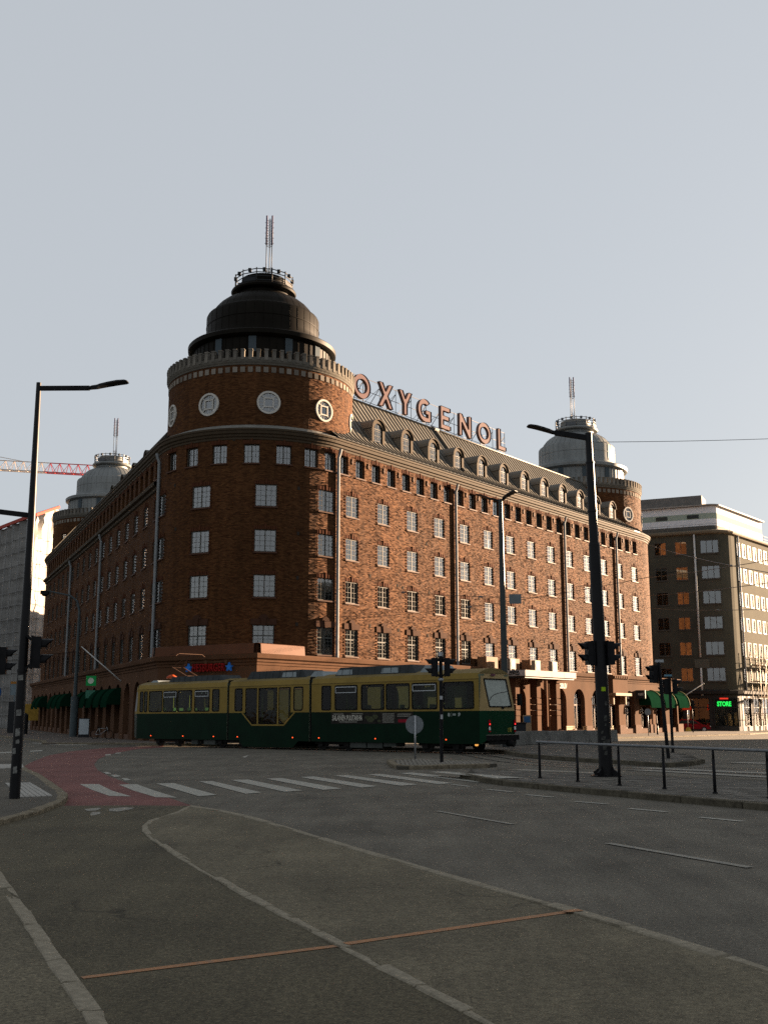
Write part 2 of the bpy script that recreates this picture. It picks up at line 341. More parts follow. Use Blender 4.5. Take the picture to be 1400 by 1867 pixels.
# kerb stones along a polyline
def resample(pts, step):
    pts = [Vector((p[0], p[1], 0)) for p in pts]; out = []; carry = 0.0
    for a, b in zip(pts, pts[1:]):
        L = (b-a).length; t = carry
        while t < L: out.append(a.lerp(b, t/L)); t += step
        carry = t-L
    out.append(pts[-1]); return out
def smooth(pts, it=2):
    pts = [Vector((p[0], p[1], 0)) for p in pts]
    for _ in range(it):
        q = [pts[0]]
        for a, b in zip(pts, pts[1:]): q += [a.lerp(b, .25), a.lerp(b, .75)]
        q.append(pts[-1]); pts = q
    return pts
_kc = {}
def kerb_mesh(L, w, hgt, rough=.009, var=0, mat=None):
    k = (round(L, 3), w, hgt, var, mat.name if mat else '')
    if k not in _kc:
        rnd = random.Random(var*77+3); bm = bmesh.new(); bmesh.ops.create_cube(bm, size=1)
        for v in bm.verts: v.co = Vector((v.co.x*(L-.022), v.co.y*w, (v.co.z-.5)*hgt))
        bmesh.ops.bevel(bm, geom=[e for e in bm.edges if all(v.co.z > -1e-4 for v in e.verts)], offset=.014, segments=1, affect='EDGES')
        for v in bm.verts: v.co += Vector((rnd.uniform(-1,1), rnd.uniform(-1,1), rnd.uniform(-1,1)))*rough
        me = bpy.data.meshes.new('kerb_stone'); bm.to_mesh(me); bm.free(); me.materials.append(mat or GRAN); _kc[k] = me
    return _kc[k]
def kerb(parent, pts, w, top, hgt, step, limit=300, mat=None):
    ps = resample(pts, step); n = 0
    for i, (a, b) in enumerate(zip(ps, ps[1:])):
        L = (b-a).length
        if L < .12: continue
        me = kerb_mesh(step if abs(L-step) < .02 else L, w, hgt, var=i % 5, mat=mat); c = (a+b)/2
        o = sub('kerb_stone', me, parent, (c.x, c.y, gz(c.y)+top+random.uniform(-.006, .006)), math.atan2(b.y-a.y, b.x-a.x)+random.uniform(-.005, .005)); n += 1
    return n

# --- near side: cycle path between two flush granite lines, footways either side
road_edge = smooth(PX([(352,1469),(420,1479),(520,1506),(640,1543),(750,1575),(900,1618),(1050,1660),(1200,1703),(1400,1766),(1700,1870)], .07), 2)
mid = smooth(PX([(352,1469),(322,1483),(292,1491),(268,1501),(264,1512),(276,1528),(350,1575),(450,1632),(620,1722),(760,1795),(905,1870),(1200,2040)], .05), 2)
leftl = smooth(PX([(-85,1487),(0,1600),(60,1690),(120,1778),(182,1867),(330,2110)], .05), 1)
xy = lambda L: [(p.x, p.y) for p in L]
red_near = PX([(352,1470),(240,1471),(95,1472)], .02)
cyc = sheet('cycle_path', xy(mid)+[(1.2, 1.2), (-.6, 1.2)]+xy(leftl)[::-1]+PX([(-40,1506),(0,1495),(60,1480),(95,1472),(240,1471)], .02), .048, ASPHB, down=.08); struct(cyc)
foot = sheet('footway', xy(road_edge)+[(6.5, 2.0), (1.2, 1.2)]+xy(mid)[::-1][:-1], .058, ASPHC, down=.10); struct(foot)
footl = sheet('footway_beside_cycle_path', xy(leftl)+[(-.6, 1.2), (-40, 1.2), (-40, 14)], .05, ASPHC, down=.09); struct(footl)
GRANL = pm('granite_pale', (.21,.185,.14), .8, var=.35, scale=14, bump=.5, bscale=60, dirt=.3)
kerb(foot, road_edge, .15, .064, .16, 1.15, mat=GRANL)
kerb(foot, mid, .10, .060, .12, .62, mat=GRANL)
kerb(footl, leftl, .13, .056, .12, .70, mat=GRANL)
# island pavement with the lamp post on the left
isl_edge = PX([(-260,1560),(-120,1527),(0,1494),(60,1479),(100,1464),(116,1453),(112,1443),(92,1430),(70,1413),(40,1400),(30,1387),(-20,1384),(-200,1384)], .11)
islp = sheet('corner_pavement', isl_edge, .11, asphalt('corner_asphalt', (.070,.062,.048), .2, .4, 70.), down=.16); struct(islp)
kerb(islp, smooth(isl_edge[:-2], 1), .20, .118, .2, .85)
# tactile paving slabs
tact = PX([(10,1427),(56,1426),(97,1450),(36,1453)], .13)
TACT = pm('tactile_slab', (.27,.26,.235), .8, var=.12, bump=.3)
for i in range(6):
    def lerp2(a, b, t): return (a[0]+(b[0]-a[0])*t, a[1]+(b[1]-a[1])*t)
    t0, t1 = i/6+.012, (i+1)/6-.012
    sheet('tactile_slab', [lerp2(tact[0], tact[1], t0), lerp2(tact[0], tact[1], t1), lerp2(tact[3], tact[2], t1), lerp2(tact[3], tact[2], t0)], .128, TACT, islp, down=.02)
for q in ([(-8,1393),(20,1393),(30,1399),(-4,1401)], [(20,1392),(42,1393),(44,1399),(30,1399)]):
    sheet('tactile_slab', PX(q, .13), .127, TACT, islp, down=.02)
# --- red cycle lane
redp = PX([(95,1472),(116,1456),(112,1443),(92,1430),(70,1413),(40,1400),(60,1389),(92,1377),(130,1370),(190,1364),(260,1361),(300,1360),(296,1363),(250,1366),(208,1374),(180,1384),(172,1394),(178,1404),(200,1416),(240,1431),(300,1452),(352,1470)], .0)
REDA = asphalt('red_asphalt', (.125,.052,.045), .2, .3, 80., .55)
redl = sheet('red_cycle_lane', redp, .006, REDA); struct(redl)
# --- markings (children of the road)
def mark(pts, mat, h=.0105): return sheet('road_marking', pts, h, mat, road)
z1 = lambda L: PX([(100+a/3.043, 1380+b/3.043) for a, b in L])
z2 = lambda L: PX([(500+a/3.043, 1380+b/3.043) for a, b in L])
for q in ([(138,153),(245,153),(320,190),(428,222),(305,219),(210,186)], [(355,156),(455,153),(545,186),(680,229),(560,226),(440,190)], [(562,150),(660,147),(900,213),(800,221)], [(800,138),(875,136),(1150,200),(1060,207)], [(975,130),(1070,127),(1375,189),(1275,196)], [(1170,122),(1260,119),(1592,178),(1490,185)]): mark(z1(q), WHITEP)
for q in ([(143,114),(220,110),(575,165),(485,172)], [(330,105),(405,103),(800,155),(700,162)], [(515,99),(590,96),(995,148),(905,153)], [(690,92),(765,88),(1215,137),(1125,143)]): mark(z2(q), WHITEP)
z3 = lambda L: PX([(680+a/1.944, 1300+b/1.944) for a, b in L])
def dash(a, b, w, mat):
    a, b = Vector((*a, 0)), Vector((*b, 0)); d = (b-a).normalized(); n = Vector((-d.y, d.x, 0))*w/2
    mark([(p.x, p.y) for p in (a-n, b-n, b+n, a+n)], mat)
for a, b in (((278,254),(345,262)), ((405,272),(495,281)), ((543,291),(637,300)), ((715,315),(827,324)), ((907,340),(1040,352)), ((1155,371),(1310,386)), ((1450,404),(1640,428))):
    p = z3([a, b]); dash(p[0], p[1], .14, WHITEP)
p = z3([(228,349),(495,396)]); dash(p[0], p[1], .11, FAINTP)
p = z3([(830,463),(1335,550)]); dash(p[0], p[1], .13, FAINTP)
for q in ([(188,1408.5),(196,1408),(204,1411),(195,1412)], [(201,1413.5),(212,1413),(222,1416),(210,1417.5)], [(222,1419.5),(232,1419.5),(240,1423),(228,1424)], [(441,1381),(450,1378),(455,1378),(447,1382)], [(0,1372),(22,1371),(22,1373),(0,1374)], [(56,1369),(78,1368),(78,1370),(56,1371)], [(192,1376),(203,1375),(202,1377.5),(192,1378)], [(212,1373),(222,1372),(220,1374),(210,1375)]): mark(PX(q), WHITEP)
# long kerb-side lines of the street on the left
for q in ([(0,1337),(40,1343),(90,1350),(140,1355),(140,1357),(88,1352),(38,1345),(0,1339)], [(60,1354),(120,1357),(160,1357),(160,1359),(118,1359.5),(60,1356)], [(20,1322),(60,1332),(100,1339),(140,1345),(140,1346.5),(98,1341),(58,1334),(18,1324)]): mark(PX(q), FAINTP)
# worn cycle symbol on the path, orange survey line
for q in ([(153,1477.5),(180,1475),(186,1476),(176,1480),(160,1481)], [(168,1483),(183,1482.5),(184,1486),(172,1489),(164,1489)], [(199,1477),(226,1474),(246,1475),(238,1478),(214,1482),(200,1481)]): sheet('road_marking', PX(q, .03), .0525, FAINTP, cyc)
def ribbon(a, b, w, h, z, par, n=6):
    a, b = Vector((*G(*a, z), 0)), Vector((*G(*b, z), 0)); d = (b-a).normalized(); nn = Vector((-d.y, d.x, 0))
    L = []; Rr = []
    for k in range(n+1):
        p = a.lerp(b, k/n); ww = w*(.5+random.uniform(-.06, .06)); L.append(p+nn*ww); Rr.append(p-nn*ww)
    sheet('road_marking', xy(L+Rr[::-1]), h, ORANGEP, par)
ribbon((150,1783), (612,1725), .075, .0522, .05, cyc)
ribbon((630,1721), (1032,1663), .085, .0622, .06, foot)
ribbon((1030,1663), (1058,1660), .09, .0765, .07, foot, 2)

# --- centre refuge with cobbles
ref = PX([(711,1386),(755,1383),(874,1388),(906,1391.5),(890,1392.8),(725,1396.5)], .12)
refuge = sheet('traffic_island', ref, .105, JOINT, down=.16); struct(refuge)
kerb(refuge, ref+[ref[0]], .22, .125, .2, 1.4)
mb = MB(); rnd = random.Random(4)
def inside(p, poly):
    c = False
    for (x0, y0), (x1, y1) in zip(poly, poly[1:]+poly[:1]):
        if (y0 > p[1]) != (y1 > p[1]) and p[0] < (x1-x0)*(p[1]-y0)/(y1-y0)+x0: c = not c
    return c
bx0, bx1 = min(p[0] for p in ref), max(p[0] for p in ref); by0, by1 = min(p[1] for p in ref), max(p[1] for p in ref)
cx_, cy_ = (bx0+bx1)/2, (by0+by1)/2
shr = [(cx_+(p[0]-cx_)*.93, cy_+(p[1]-cy_)*.84) for p in ref]
y = by0
while y < by1:
    x = bx0
    while x < bx1:
        if inside((x, y), shr):
            s = .055; h = .118+rnd.uniform(-.004, .012); j = lambda: rnd.uniform(-.012, .012)
            t = [(x-s+j(), y-s+j()), (x+s+j(), y-s+j()), (x+s+j(), y+s+j()), (x-s+j(), y+s+j())]
            z0 = gz(y)
            mb.face([(a*.8+x*.2, b*.8+y*.2, z0+h+.008) for a, b in t])
            for k in range(4):
                a, b = t[k], t[(k+1) % 4]
                mb.face([(a[0], a[1], z0+.1), (b[0], b[1], z0+.1), (b[0]*.8+x*.2, b[1]*.8+y*.2, z0+h+.008), (a[0]*.8+x*.2, a[1]*.8+y*.2, z0+h+.008)])
        x += .135
    y += .135
COB = pm('cobble', (.19,.175,.15), .85, var=.4, scale=7)
stuff(sub('cobble_bed', mb.mesh('cobble_bed', COB), refuge))

# --- paved median with the railing
medf = PX([(845,1411),(890,1419),(940,1425),(985,1429),(1060,1436),(1140,1443),(1220,1450),(1300,1457),(1400,1465),(1600,1482),(1900,1508)], .12)
medb = PX([(1900,1446),(1600,1433),(1400,1422),(1240,1416),(1140,1412),(1000,1406),(900,1402),(858,1401)], .12)
median = sheet('median_pavement', medf+medb, .085, JOINT, down=.14); struct(median)
GRAND = pm('granite_dark', (.085,.075,.055), .85, var=.35, scale=10, bump=.5, bscale=60, dirt=.35)
kerb(median, medf, .22, .125, .2, 1.5, mat=GRAND); kerb(median, medb, .2, .112, .16, 1.5, mat=GRAND)
# --- tram stop pavement beyond the tracks
_td = dirv(-48.0); _tp = dirv(42.0); _T = Vector((4.2, 48.0, 0))
platf = [tuple((_T+_tp*2.75+_td*t).to_2d()) for t in (24, 16, 8, 1)]+PX([(955,1374),(1000,1378),(1060,1382),(1150,1387),(1210,1391),(1250,1390),(1278,1384)], .14)
platb = PX([(1262,1376),(1200,1366),(1130,1358),(1000,1352),(900,1351)], .14)+[tuple((_T+_tp*6.5+_td*t).to_2d()) for t in (4, 14, 22)]
platform = sheet('tram_stop_pavement', platf+platb, .105, JOINT, down=.16); struct(platform)
kerb(platform, platf, .24, .145, .22, 1.6, mat=GRAND); 
def pavers(par, poly, h, ax, sx, sy, name='paving_slabs'):
    a = R_(ax); ca, sa = math.cos(a), math.sin(a)
    loc = [(p[0]*ca+p[1]*sa, -p[0]*sa+p[1]*ca) for p in poly]
    x0, x1 = min(p[0] for p in loc), max(p[0] for p in loc); y0, y1 = min(p[1] for p in loc), max(p[1] for p in loc)
    mb = MB(); rw = 0; y = y0; rnd = random.Random(9)
    while y < y1:
        x = x0-(rw % 2)*sx/2
        while x < x1:
            q = [(x+.008, y+.008), (x+sx-.008, y+.008), (x+sx-.008, y+sy-.008), (x+.008, y+sy-.008)]
            if all(inside(p, loc) for p in q):
                dz = rnd.uniform(-.004, .005)
                w = [(p[0]*ca-p[1]*sa, p[0]*sa+p[1]*ca) for p in q]
                t = [(p[0], p[1], gz(p[1])+h+dz+rnd.uniform(-.0015, .0015)) for p in w]
                mb.face(t, rnd.choice((0, 0, 1, 2)))
                b = [(p[0], p[1], p[2]-.03) for p in t]
                for k in range(4): mb.face([b[k], b[(k+1) % 4], t[(k+1) % 4], t[k]])
            x += sx
        y += sy; rw += 1
    return stuff(sub(name, mb.mesh(name, [PAVER, pm('paving_slab_dark', (.088,.082,.072), .85, var=.2, scale=2), pm('paving_slab_light', (.125,.115,.10), .85, var=.2, scale=2)]), par))
pavers(median, medf+medb, .112, -40, .42, .28)
pavers(platform, platf+platb, .13, -40, .6, .3)
# crossing stripe painted on the dropped part of the median
for q in ([(865,84),(940,82),(1390,117),(1240,121)],): sheet('road_marking', PX([(500+a/3.043, 1380+b/3.043) for a, b in q], .12), .128, WHITEP, median)
# --- tram tracks: grooved rails in the road
RAIL = pm('worn_rail', (.16,.15,.14), .3, .7, var=.2)
GROOVE = pm('rail_groove', (.010,.010,.010), .8)
def rail(cl, off):
    ps = smooth(cl, 3); pts = []
    for i, p in enumerate(ps):
        d = (ps[min(i+1, len(ps)-1)]-ps[max(i-1, 0)]).normalized(); pts.append(p+Vector((-d.y, d.x, 0))*off)
    mb = MB()
    for w, h, m, o2 in ((.05, .012, 0, .045), (.055, .0125, 1, -.01)):
        for a, b in zip(pts, pts[1:]):
            d = (b-a).normalized(); n = Vector((-d.y, d.x, 0)); c = n*o2; k = n*(w/2)
            mb.face([(p.x, p.y, gz(p.y)+h) for p in (a+c-k, b+c-k, b+c+k, a+c+k)], m)
    sub('tram_rail', mb.mesh('tram_rail', [RAIL, GROOVE]), road)
TR_AZ = -48.0; tdir = dirv(TR_AZ); tper = dirv(42.0)
T0 = Vector((4.2, 48.0, 0))
tc_ = [tuple((T0+tper*1.15+tdir*t).to_2d()) for t in (52, 38, 27, 18, 9, 2)]
for cl in (tc_+PX([(975,1386),(1080,1392),(1240,1399),(1400,1406),(1700,1419)]), tc_[3:]+PX([(925,1388),(985,1394),(1080,1400),(1240,1407.5),(1400,1415),(1700,1430)])):
    for g in (-.5, .5): rail(cl, g)
# crossing stripes over the tracks on the right
for q in ([(1150,1401),(1190,1400),(1400,1409),(1400,1412)], [(1140,1404.5),(1180,1404),(1400,1416),(1400,1419)], [(1320,1391),(1360,1390),(1400,1391.5),(1400,1394)], [(895,1404),(960,1403.5),(1130,1411),(1060,1411)]): mark(PX(q), FAINTP, .015)
# --- pavement round the big building

# ================================================================ THE BRICK BUILDING (rounded triangle, three corner towers)
C1 = Vector((-9.5, 80.45, 0)); RT = 7.6; AZR, AZL = 37.2, -24.1
d_r, n_r = dirv(AZR), dirv(AZR+90); d_l, n_l = dirv(AZL), dirv(AZL-90)
L2, L3 = 53.0, 66.0
C2, C3 = C1+d_r*L2, C1+d_l*L3
A_r, A_l = C1+n_r*RT, C1+n_l*RT
ZB, ZE = 5.5, 20.75
bb = thing('brick_building', 'large red brick building with three round corner towers and a sheet metal roof', 'building', (C1.x, C1.y, -.5))
def path_right(off=0.):
    return lambda u: (A_r+n_r*off+d_r*u, n_r)
def path_left(off=0.):                    # u runs from the far tower towards the near one
    return lambda u: (A_l+n_l*off+d_l*(L3-u), n_l)
def path_arc(C, R, az0):                  # normal azimuth falls as u grows, outside on the right hand
    def f(u):
        n = dirv(az0-math.degrees(u/R)); return (C+n*R, n)
    return f
def wall(path, u0, u1, z0, z1, ops, du=None, depth=.24, uoff=0.):
    mb = MB(); us = {round(u0, 4), round(u1, 4)}; zs = {round(z0, 4), round(z1, 4)}
    for a, b, c, d in ops: us |= {round(a, 4), round(b, 4)}; zs |= {round(c, 4), round(d, 4)}
    if du:
        n = int((u1-u0)/du)+1
        for k in range(1, n):
            t = u0+(u1-u0)*k/n
            if all(abs(t-q) > .05 for q in us): us.add(round(t, 4))
    us = sorted(us); zs = sorted(zs)
    P = {u: path(u) for u in us}
    def pt(u, z, dd=0.): p, n = P[u]; return (p.x-n.x*dd, p.y-n.y*dd, z)
    for ua, ub in zip(us, us[1:]):
        um = (ua+ub)/2; run = None
        for za, zb in list(zip(zs, zs[1:]))+[(None, None)]:
            hole = za is None or any(a < um < b and c < (za+zb)/2 < d for a, b, c, d in ops)
            if not hole: run = (run[0], zb) if run else (za, zb)
            elif run:
                a, b = run
                mb.face([pt(ua, a), pt(ub, a), pt(ub, b), pt(ua, b)], 0, [(ua+uoff, a), (ub+uoff, a), (ub+uoff, b), (ua+uoff, b)]); run = None
    if depth:
        for a, b, c, d in ops:
            iu = [u for u in us if a-1e-3 <= u <= b+1e-3]; a, b = iu[0], iu[-1]; c, d = round(c, 4), round(d, 4)
            mb.face([pt(a, c), pt(a, c, depth), pt(a, d, depth), pt(a, d)][::-1], 0, [(a+uoff, c), (a+depth+uoff, c), (a+depth+uoff, d), (a+uoff, d)][::-1])
            mb.face([pt(b, c), pt(b, c, depth), pt(b, d, depth), pt(b, d)], 0, [(b+uoff, c), (b+depth+uoff, c), (b+depth+uoff, d), (b+uoff, d)])
            for ua, ub in zip(iu, iu[1:]):
                mb.face([pt(ua, d), pt(ub, d), pt(ub, d, depth), pt(ua, d, depth)], 0, [(ua+uoff, d), (ub+uoff, d), (ub+uoff, d+depth), (ua+uoff, d+depth)])
                mb.face([pt(ua, c), pt(ua, c, depth), pt(ub, c, depth), pt(ub, c)], 0, [(ua+uoff, c), (ua+uoff, c+depth), (ub+uoff, c+depth), (ub+uoff, c)])
    return mb
# window sets: local x along the wall, y into the wall, z up from the bottom of the opening
def rect_ring(mb, w, h, t, y0, y1, m=0, z0=0.):
    mb.box(-w/2, -w/2+t, y0, y1, z0, z0+h, m); mb.box(w/2-t, w/2, y0, y1, z0, z0+h, m)
    mb.box(-w/2+t, w/2-t, y0, y1, z0, z0+t, m); mb.box(-w/2+t, w/2-t, y0, y1, z0+h-t, z0+h, m)
def win_meshes(w, h, cols, rows, transom=0., fm=None, lintel=False, teeth=True, y=.12):
    fm = fm or WFRAME; D = {}
    mb = MB(); rect_ring(mb, w, h, .06, y, y+.08)
    mb.box(-.04, .04, y+.012, y+.03, .06, h-.06)
    tz = h*transom if transom else 0
    if tz: mb.box(-w/2+.06, -.04, y+.012, y+.03, tz-.04, tz+.04); mb.box(.04, w/2-.06, y+.012, y+.03, tz-.04, tz+.04)
    for sx in (-1, 1):
        a, b = (-w/2+.06, -.04) if sx < 0 else (.04, w/2-.06)
        for k in range(1, cols): xx = a+(b-a)*k/cols; mb.box(xx-.011, xx+.011, y+.022, y+.033, .06, h-.06)
        for k in range(1, rows):
            zz = .06+(h-.12)*k/rows
            if tz and abs(zz-tz) < .08: continue
            mb.box(a, b, y+.0225, y+.0325, zz-.011, zz+.011)
    D['frame'] = mb.mesh('window', fm)
    mb = MB(); mb.face([(-w/2+.05, y+.034, .05), (w/2-.05, y+.034, .05), (w/2-.05, y+.034, h-.05), (-w/2+.05, y+.034, h-.05)]); D['pane'] = mb.mesh('pane', GLASS)
    mb = MB(); mb.box(-w/2+.03, w/2-.03, y+.10, y+.115, .02, h-.02); D['blind'] = mb.mesh('blind', BLIND)
    mb = MB(); yb = y+.16
    for sx in (-1, 1):
        n = 6
        for k in range(n):
            xa = sx*(w/2-.02-(w*.15)*k/n); xb = sx*(w/2-.02-(w*.15)*(k+1)/n); dy = .05*(k % 2); dy2 = .05*((k+1) % 2)
            q = [(xa, yb+dy, .02), (xb, yb+dy2, .02), (xb, yb+dy2, h-.02), (xa, yb+dy, h-.02)]; mb.face(q if sx < 0 else q[::-1])
    mb.face([(-w/2-.6, yb+.7, -.4), (w/2+.6, yb+.7, -.4), (w/2+.6, yb+.7, h+.4), (-w/2-.6, yb+.7, h+.4)], 1)
    D['curtain'] = mb.mesh('curtain', [DRAPE, ROOM])
    mb = MB(); mb.box(-w/2-.07, w/2+.07, -.09, y+.02, -.10, -.005)
    D['sill'] = mb.mesh('sill', SILL)
    mb = MB(); k = 0; z = .02
    while z < h-.05 and teeth:
        if k % 2 == 0:
            for sx in (-1, 1): mb.box(min(sx*w/2, sx*(w/2+.13)), max(sx*w/2, sx*(w/2+.13)), -.05, .02, z, z+.085)
        k += 1; z += .115
    if lintel:
        mb.box(-w/2-.16, w/2+.16, -.07, .06, h+.01, h+.42, 1)
        mb.prism([(-.13, h-.03), (.13, h-.03), (.2, h+.48), (-.2, h+.48)], -.15, -.072, 1)
        arc = [(.34*math.cos(R_(t)), h+.43+.28*math.sin(R_(t))) for t in range(0, 181, 20)]
        mb.prism(arc, -.10, .03, 1)
    else:
        n = 11
        for j in range(n):
            xx = -w/2-.08+(w+.16)*(j+.5)/n; pr = .035 if j % 2 else .012
            if abs(j-n//2) < 1: mb.box(xx-.06, xx+.06, -.07, .03, h+.02, h+.40)
            else: mb.box(xx-.055, xx+.055, -pr, .03, h+.02, h+.27)
    D['surround'] = mb.mesh('brick_surround', [BRICKP, LINTEL])
    return D
W_MAIN = win_meshes(1.45, 1.55, 2, 4, y=.045)
W_TALL = win_meshes(1.45, 1.9, 2, 6, .62, WFRAMED, True, y=.07)
W_TOP = win_meshes(1.05, 1.36, 2, 3, teeth=False, y=.22)
W_T1 = win_meshes(1.5, 1.55, 2, 4, y=.06)
W_T1T = win_meshes(1.1, 1.34, 2, 3, teeth=False, y=.2)
def put_window(D, path, u, z, az, blind, sill=True, parent=None):
    p, n = path(u); par = parent or bb
    w = place('window', D['frame'], par, (p.x, p.y, z), math.atan2(n.x, -n.y))   # local -Y looks along n
    sub('pane', D['pane'], w)
    if blind == 1: sub('blind', D['blind'], w)
    elif blind == 2:
        sub('curtain', D['curtain'], w); b = sub('blind', D['blind'], w); h = D['h'] if 'h' in D else 1.5
        b.scale = (1, 1, .45); b.location = (0, 0, h*.54)
    else: sub('curtain', D['curtain'], w)
    if sill: sub('sill', D['sill'], w)
    stuff(sub('brick_surround', D['surround'], w))
    return w
ROWS = ((15.8, 1.55), (12.62, 1.55), (9.5, 1.55), (5.72, 1.9))
rw = random.Random(21)
# --- right front
pr = path_right(); ops = []; todo = []
for k in range(14):
    s = 1.85+3.76*k
    for r, (z, h) in enumerate(ROWS):
        ops.append((s-.725, s+.725, z, z+h)); todo.append((s, z, r))
tops = [.85+1.93*k for k in range(27)]
for s in tops: ops.append((s-.525, s+.525, 18.86, 20.22))
place('wall', wall(pr, 0, L2, ZB-.2, ZE, ops, None, .26).mesh('wall', BRICK), bb, bb['_base'] if False else (0,0,0)).location = (-Vector(bb['_base']))
def wpart(name, me, par=None):              # a part whose mesh is in world coordinates
    return place(name, me, par or bb, (0,0,0))
for s, z, r in todo:
    kk = rw.random()
    b = (1 if kk < .8 else 2) if r == 0 else (1 if s < 14 and kk < .8 else (1 if kk < .35 else 0)) if r == 1 else (0 if kk < .85 else 2) if r == 2 else 0
    put_window(W_TALL if r == 3 else W_MAIN, pr, s, z, AZR, b)
for s in tops: put_window(W_TOP, pr, s, 18.86, AZR, 1 if rw.random() < .45 else 0)
# --- left front
pl = path_left(); ops = []; todo = []
for k in range(17):
    s = L3-(.95+3.78*k)
    for r, (z, h) in enumerate(ROWS):
        ops.append((s-.725, s+.725, z, z+h)); todo.append((s, z, r))
ltop = [L3-(1.2+1.89*k) for k in range(34)]
for s in ltop: ops.append((s-.525, s+.525, 18.86, 20.22))
wpart('wall', wall(pl, 0, L3, ZB-.2, ZE, ops, None, .26, 200).mesh('wall', BRICK))
for s, z, r in todo: put_window(W_TALL if r == 3 else W_MAIN, pl, s, z, 0, 1 if (r < 2 and rw.random() < .6) else 0)
for s in ltop: put_window(W_TOP, pl, s, 18.86, 0, 0)
# --- near tower shaft
CAMAZ = 180-6.73
ARC1 = (AZL-90) % 360 - (AZR+90); U1 = R_(ARC1)*RT
pa1 = path_arc(C1, RT, (AZL-90) % 360)
def u_of(theta, R=RT, az0=(AZL-90) % 360): return R_(az0-(CAMAZ-theta))*R
ops = []; todo = []
for th in (-67.5, -32, 3.5, 38.6):
    for r, (z, h) in enumerate(ROWS): ops.append((u_of(th)-.75, u_of(th)+.75, z, z+h)); todo.append((u_of(th), z, r, th))
ttop = (-56, -39.3, -22, -4.5, 12.6, 28.4, 41.4)
for th in ttop: ops.append((u_of(th)-.55, u_of(th)+.55, 18.86, 20.2))
wpart('wall', wall(pa1, 0, U1, ZB-.2, ZE, ops, .5, .26, 100).mesh('wall', BRICK))
for u, z, r, th in todo: put_window(W_TALL if r == 3 else W_T1, pa1, u, z, 0, 1 if (r < 3 and not (r == 2 and th > 30)) or (r == 3 and -40 < th < 10) else 0)
for th in ttop: put_window(W_T1T, pa1, u_of(th), 18.86, 0, 1)
# --- far tower shafts and the back
paB = path_arc(C2, RT, AZR+90); paC = path_arc(C3, RT, (AZL-90) % 360+118)
wpart('wall', wall(paB, 0, R_(120)*RT, -.6, ZE, [], .5, 0, 300).mesh('wall', BRICK))
cops = []
for th in (-20, 4): 
    u = R_((AZL-90) % 360+118-(CAMAZ-th-4))*RT; cops.append((u-.5, u+.5, 18.8, 20.2))
wpart('wall', wall(paC, 0, R_(118)*RT, -.6, ZE, [c for c in cops if 0.6 < c[0] and c[1] < R_(118)*RT-.1], .5, .26, 400).mesh('wall', BRICK))
for c in cops:
    if 0.6 < c[0] and c[1] < R_(118)*RT-.1: put_window(W_TOP, paC, (c[0]+c[1])/2, 18.8, 0, 0)
pB, _ = paB(R_(120)*RT); pC, _ = paC(0)
mb = MB(); mb.face([(pB.x, pB.y, -.6), (pC.x, pC.y, -.6), (pC.x, pC.y, ZE), (pB.x, pB.y, ZE)], 0, [(0,0), (70,0), (70,21), (0,21)]); wpart('wall', mb.mesh('wall', BRICK))

# --- eaves cornice: follows the walls and the towers
EV = [(.0, 20.52), (.07, 20.54), (.09, 20.68), (.24, 20.74), (.28, 20.88), (.46, 20.94), (.52, 21.14), (.62, 21.16), (.62, 21.30), (.2, 21.36), (-.3, 21.42)]
def sweep(mb, path, u0, u1, prof, n=1, m=0, smooth=False):
    us = [u0+(u1-u0)*k/n for k in range(n+1)]
    for ua, ub in zip(us, us[1:]):
        (pa, na), (pb, nb) = path(ua), path(ub)
        for (o0, z0), (o1, z1) in zip(prof, prof[1:]):
            mb.face([(pa.x+na.x*o0, pa.y+na.y*o0, z0), (pb.x+nb.x*o0, pb.y+nb.y*o0, z0), (pb.x+nb.x*o1, pb.y+nb.y*o1, z1), (pa.x+na.x*o1, pa.y+na.y*o1, z1)], m, [(ua, z0), (ub, z0), (ub, z1), (ua, z1)], smooth)
EV = [(o*.58, z) for o, z in EV]
for nm, p, a, b, n in (('r', pr, 0, L2, 1), ('l', pl, 0, L3, 1), ('t', pa1, 0, U1, 40), ('b', paB, 0, R_(120)*RT, 30), ('c', paC, 0, R_(118)*RT, 30)):
    mb = MB(); sweep(mb, p, a, b, EV, n); wpart('cornice', mb.mesh('cornice', CORN))
# string course under the top floor of the left front
mb = MB(); sweep(mb, pl, 0, L3-.3, [(0, 17.95), (.12, 18.0), (.16, 18.2), (.38, 18.28), (.42, 18.45), (.42, 18.52), (0, 18.62)], 1); wpart('string_course', mb.mesh('string_course', CORN))
# anchor plates between the top windows
mb = MB(); mb.box(-.05, .05, -.07, .0, 0, .42); mb.box(-.11, .11, -.06, 0, .12, .22); me_a = mb.mesh('wall_anchor', RUST)
for k in range(0, 26):
    p, n = pr(.85+1.93*k+.965); place('wall_anchor', me_a, bb, (p.x, p.y, 19.75), math.atan2(n.x, -n.y))
# vent holes / small plates on the right wall
mb = MB(); mb.box(-.09, .09, -.02, .01, 0, .24); me_v = mb.mesh('wall_vent', ROOM)
for s, z in [(4.0, 11.6), (7.4, 11.2), (8.1, 11.1), (11.6, 11.0), (4.0, 7.9), (7.5, 7.8), (11.4, 7.6), (7.5, 14.9), (11.3, 14.9), (19.0, 11.2), (26.6, 11.4), (30.2, 8.1), (37.7, 14.6), (41.4, 11.3)]:
    p, n = pr(s); place('wall_vent', me_v, bb, (p.x, p.y, z), math.atan2(n.x, -n.y))
for th, z in [(-52, 17.6), (-50, 14.4), (21, 17.1), (21, 13.9), (21, 10.8), (21, 7.6), (-14, 20.45)]:
    p, n = pa1(u_of(th)); place('wall_vent', me_v, bb, (p.x, p.y, z), math.atan2(n.x, -n.y))

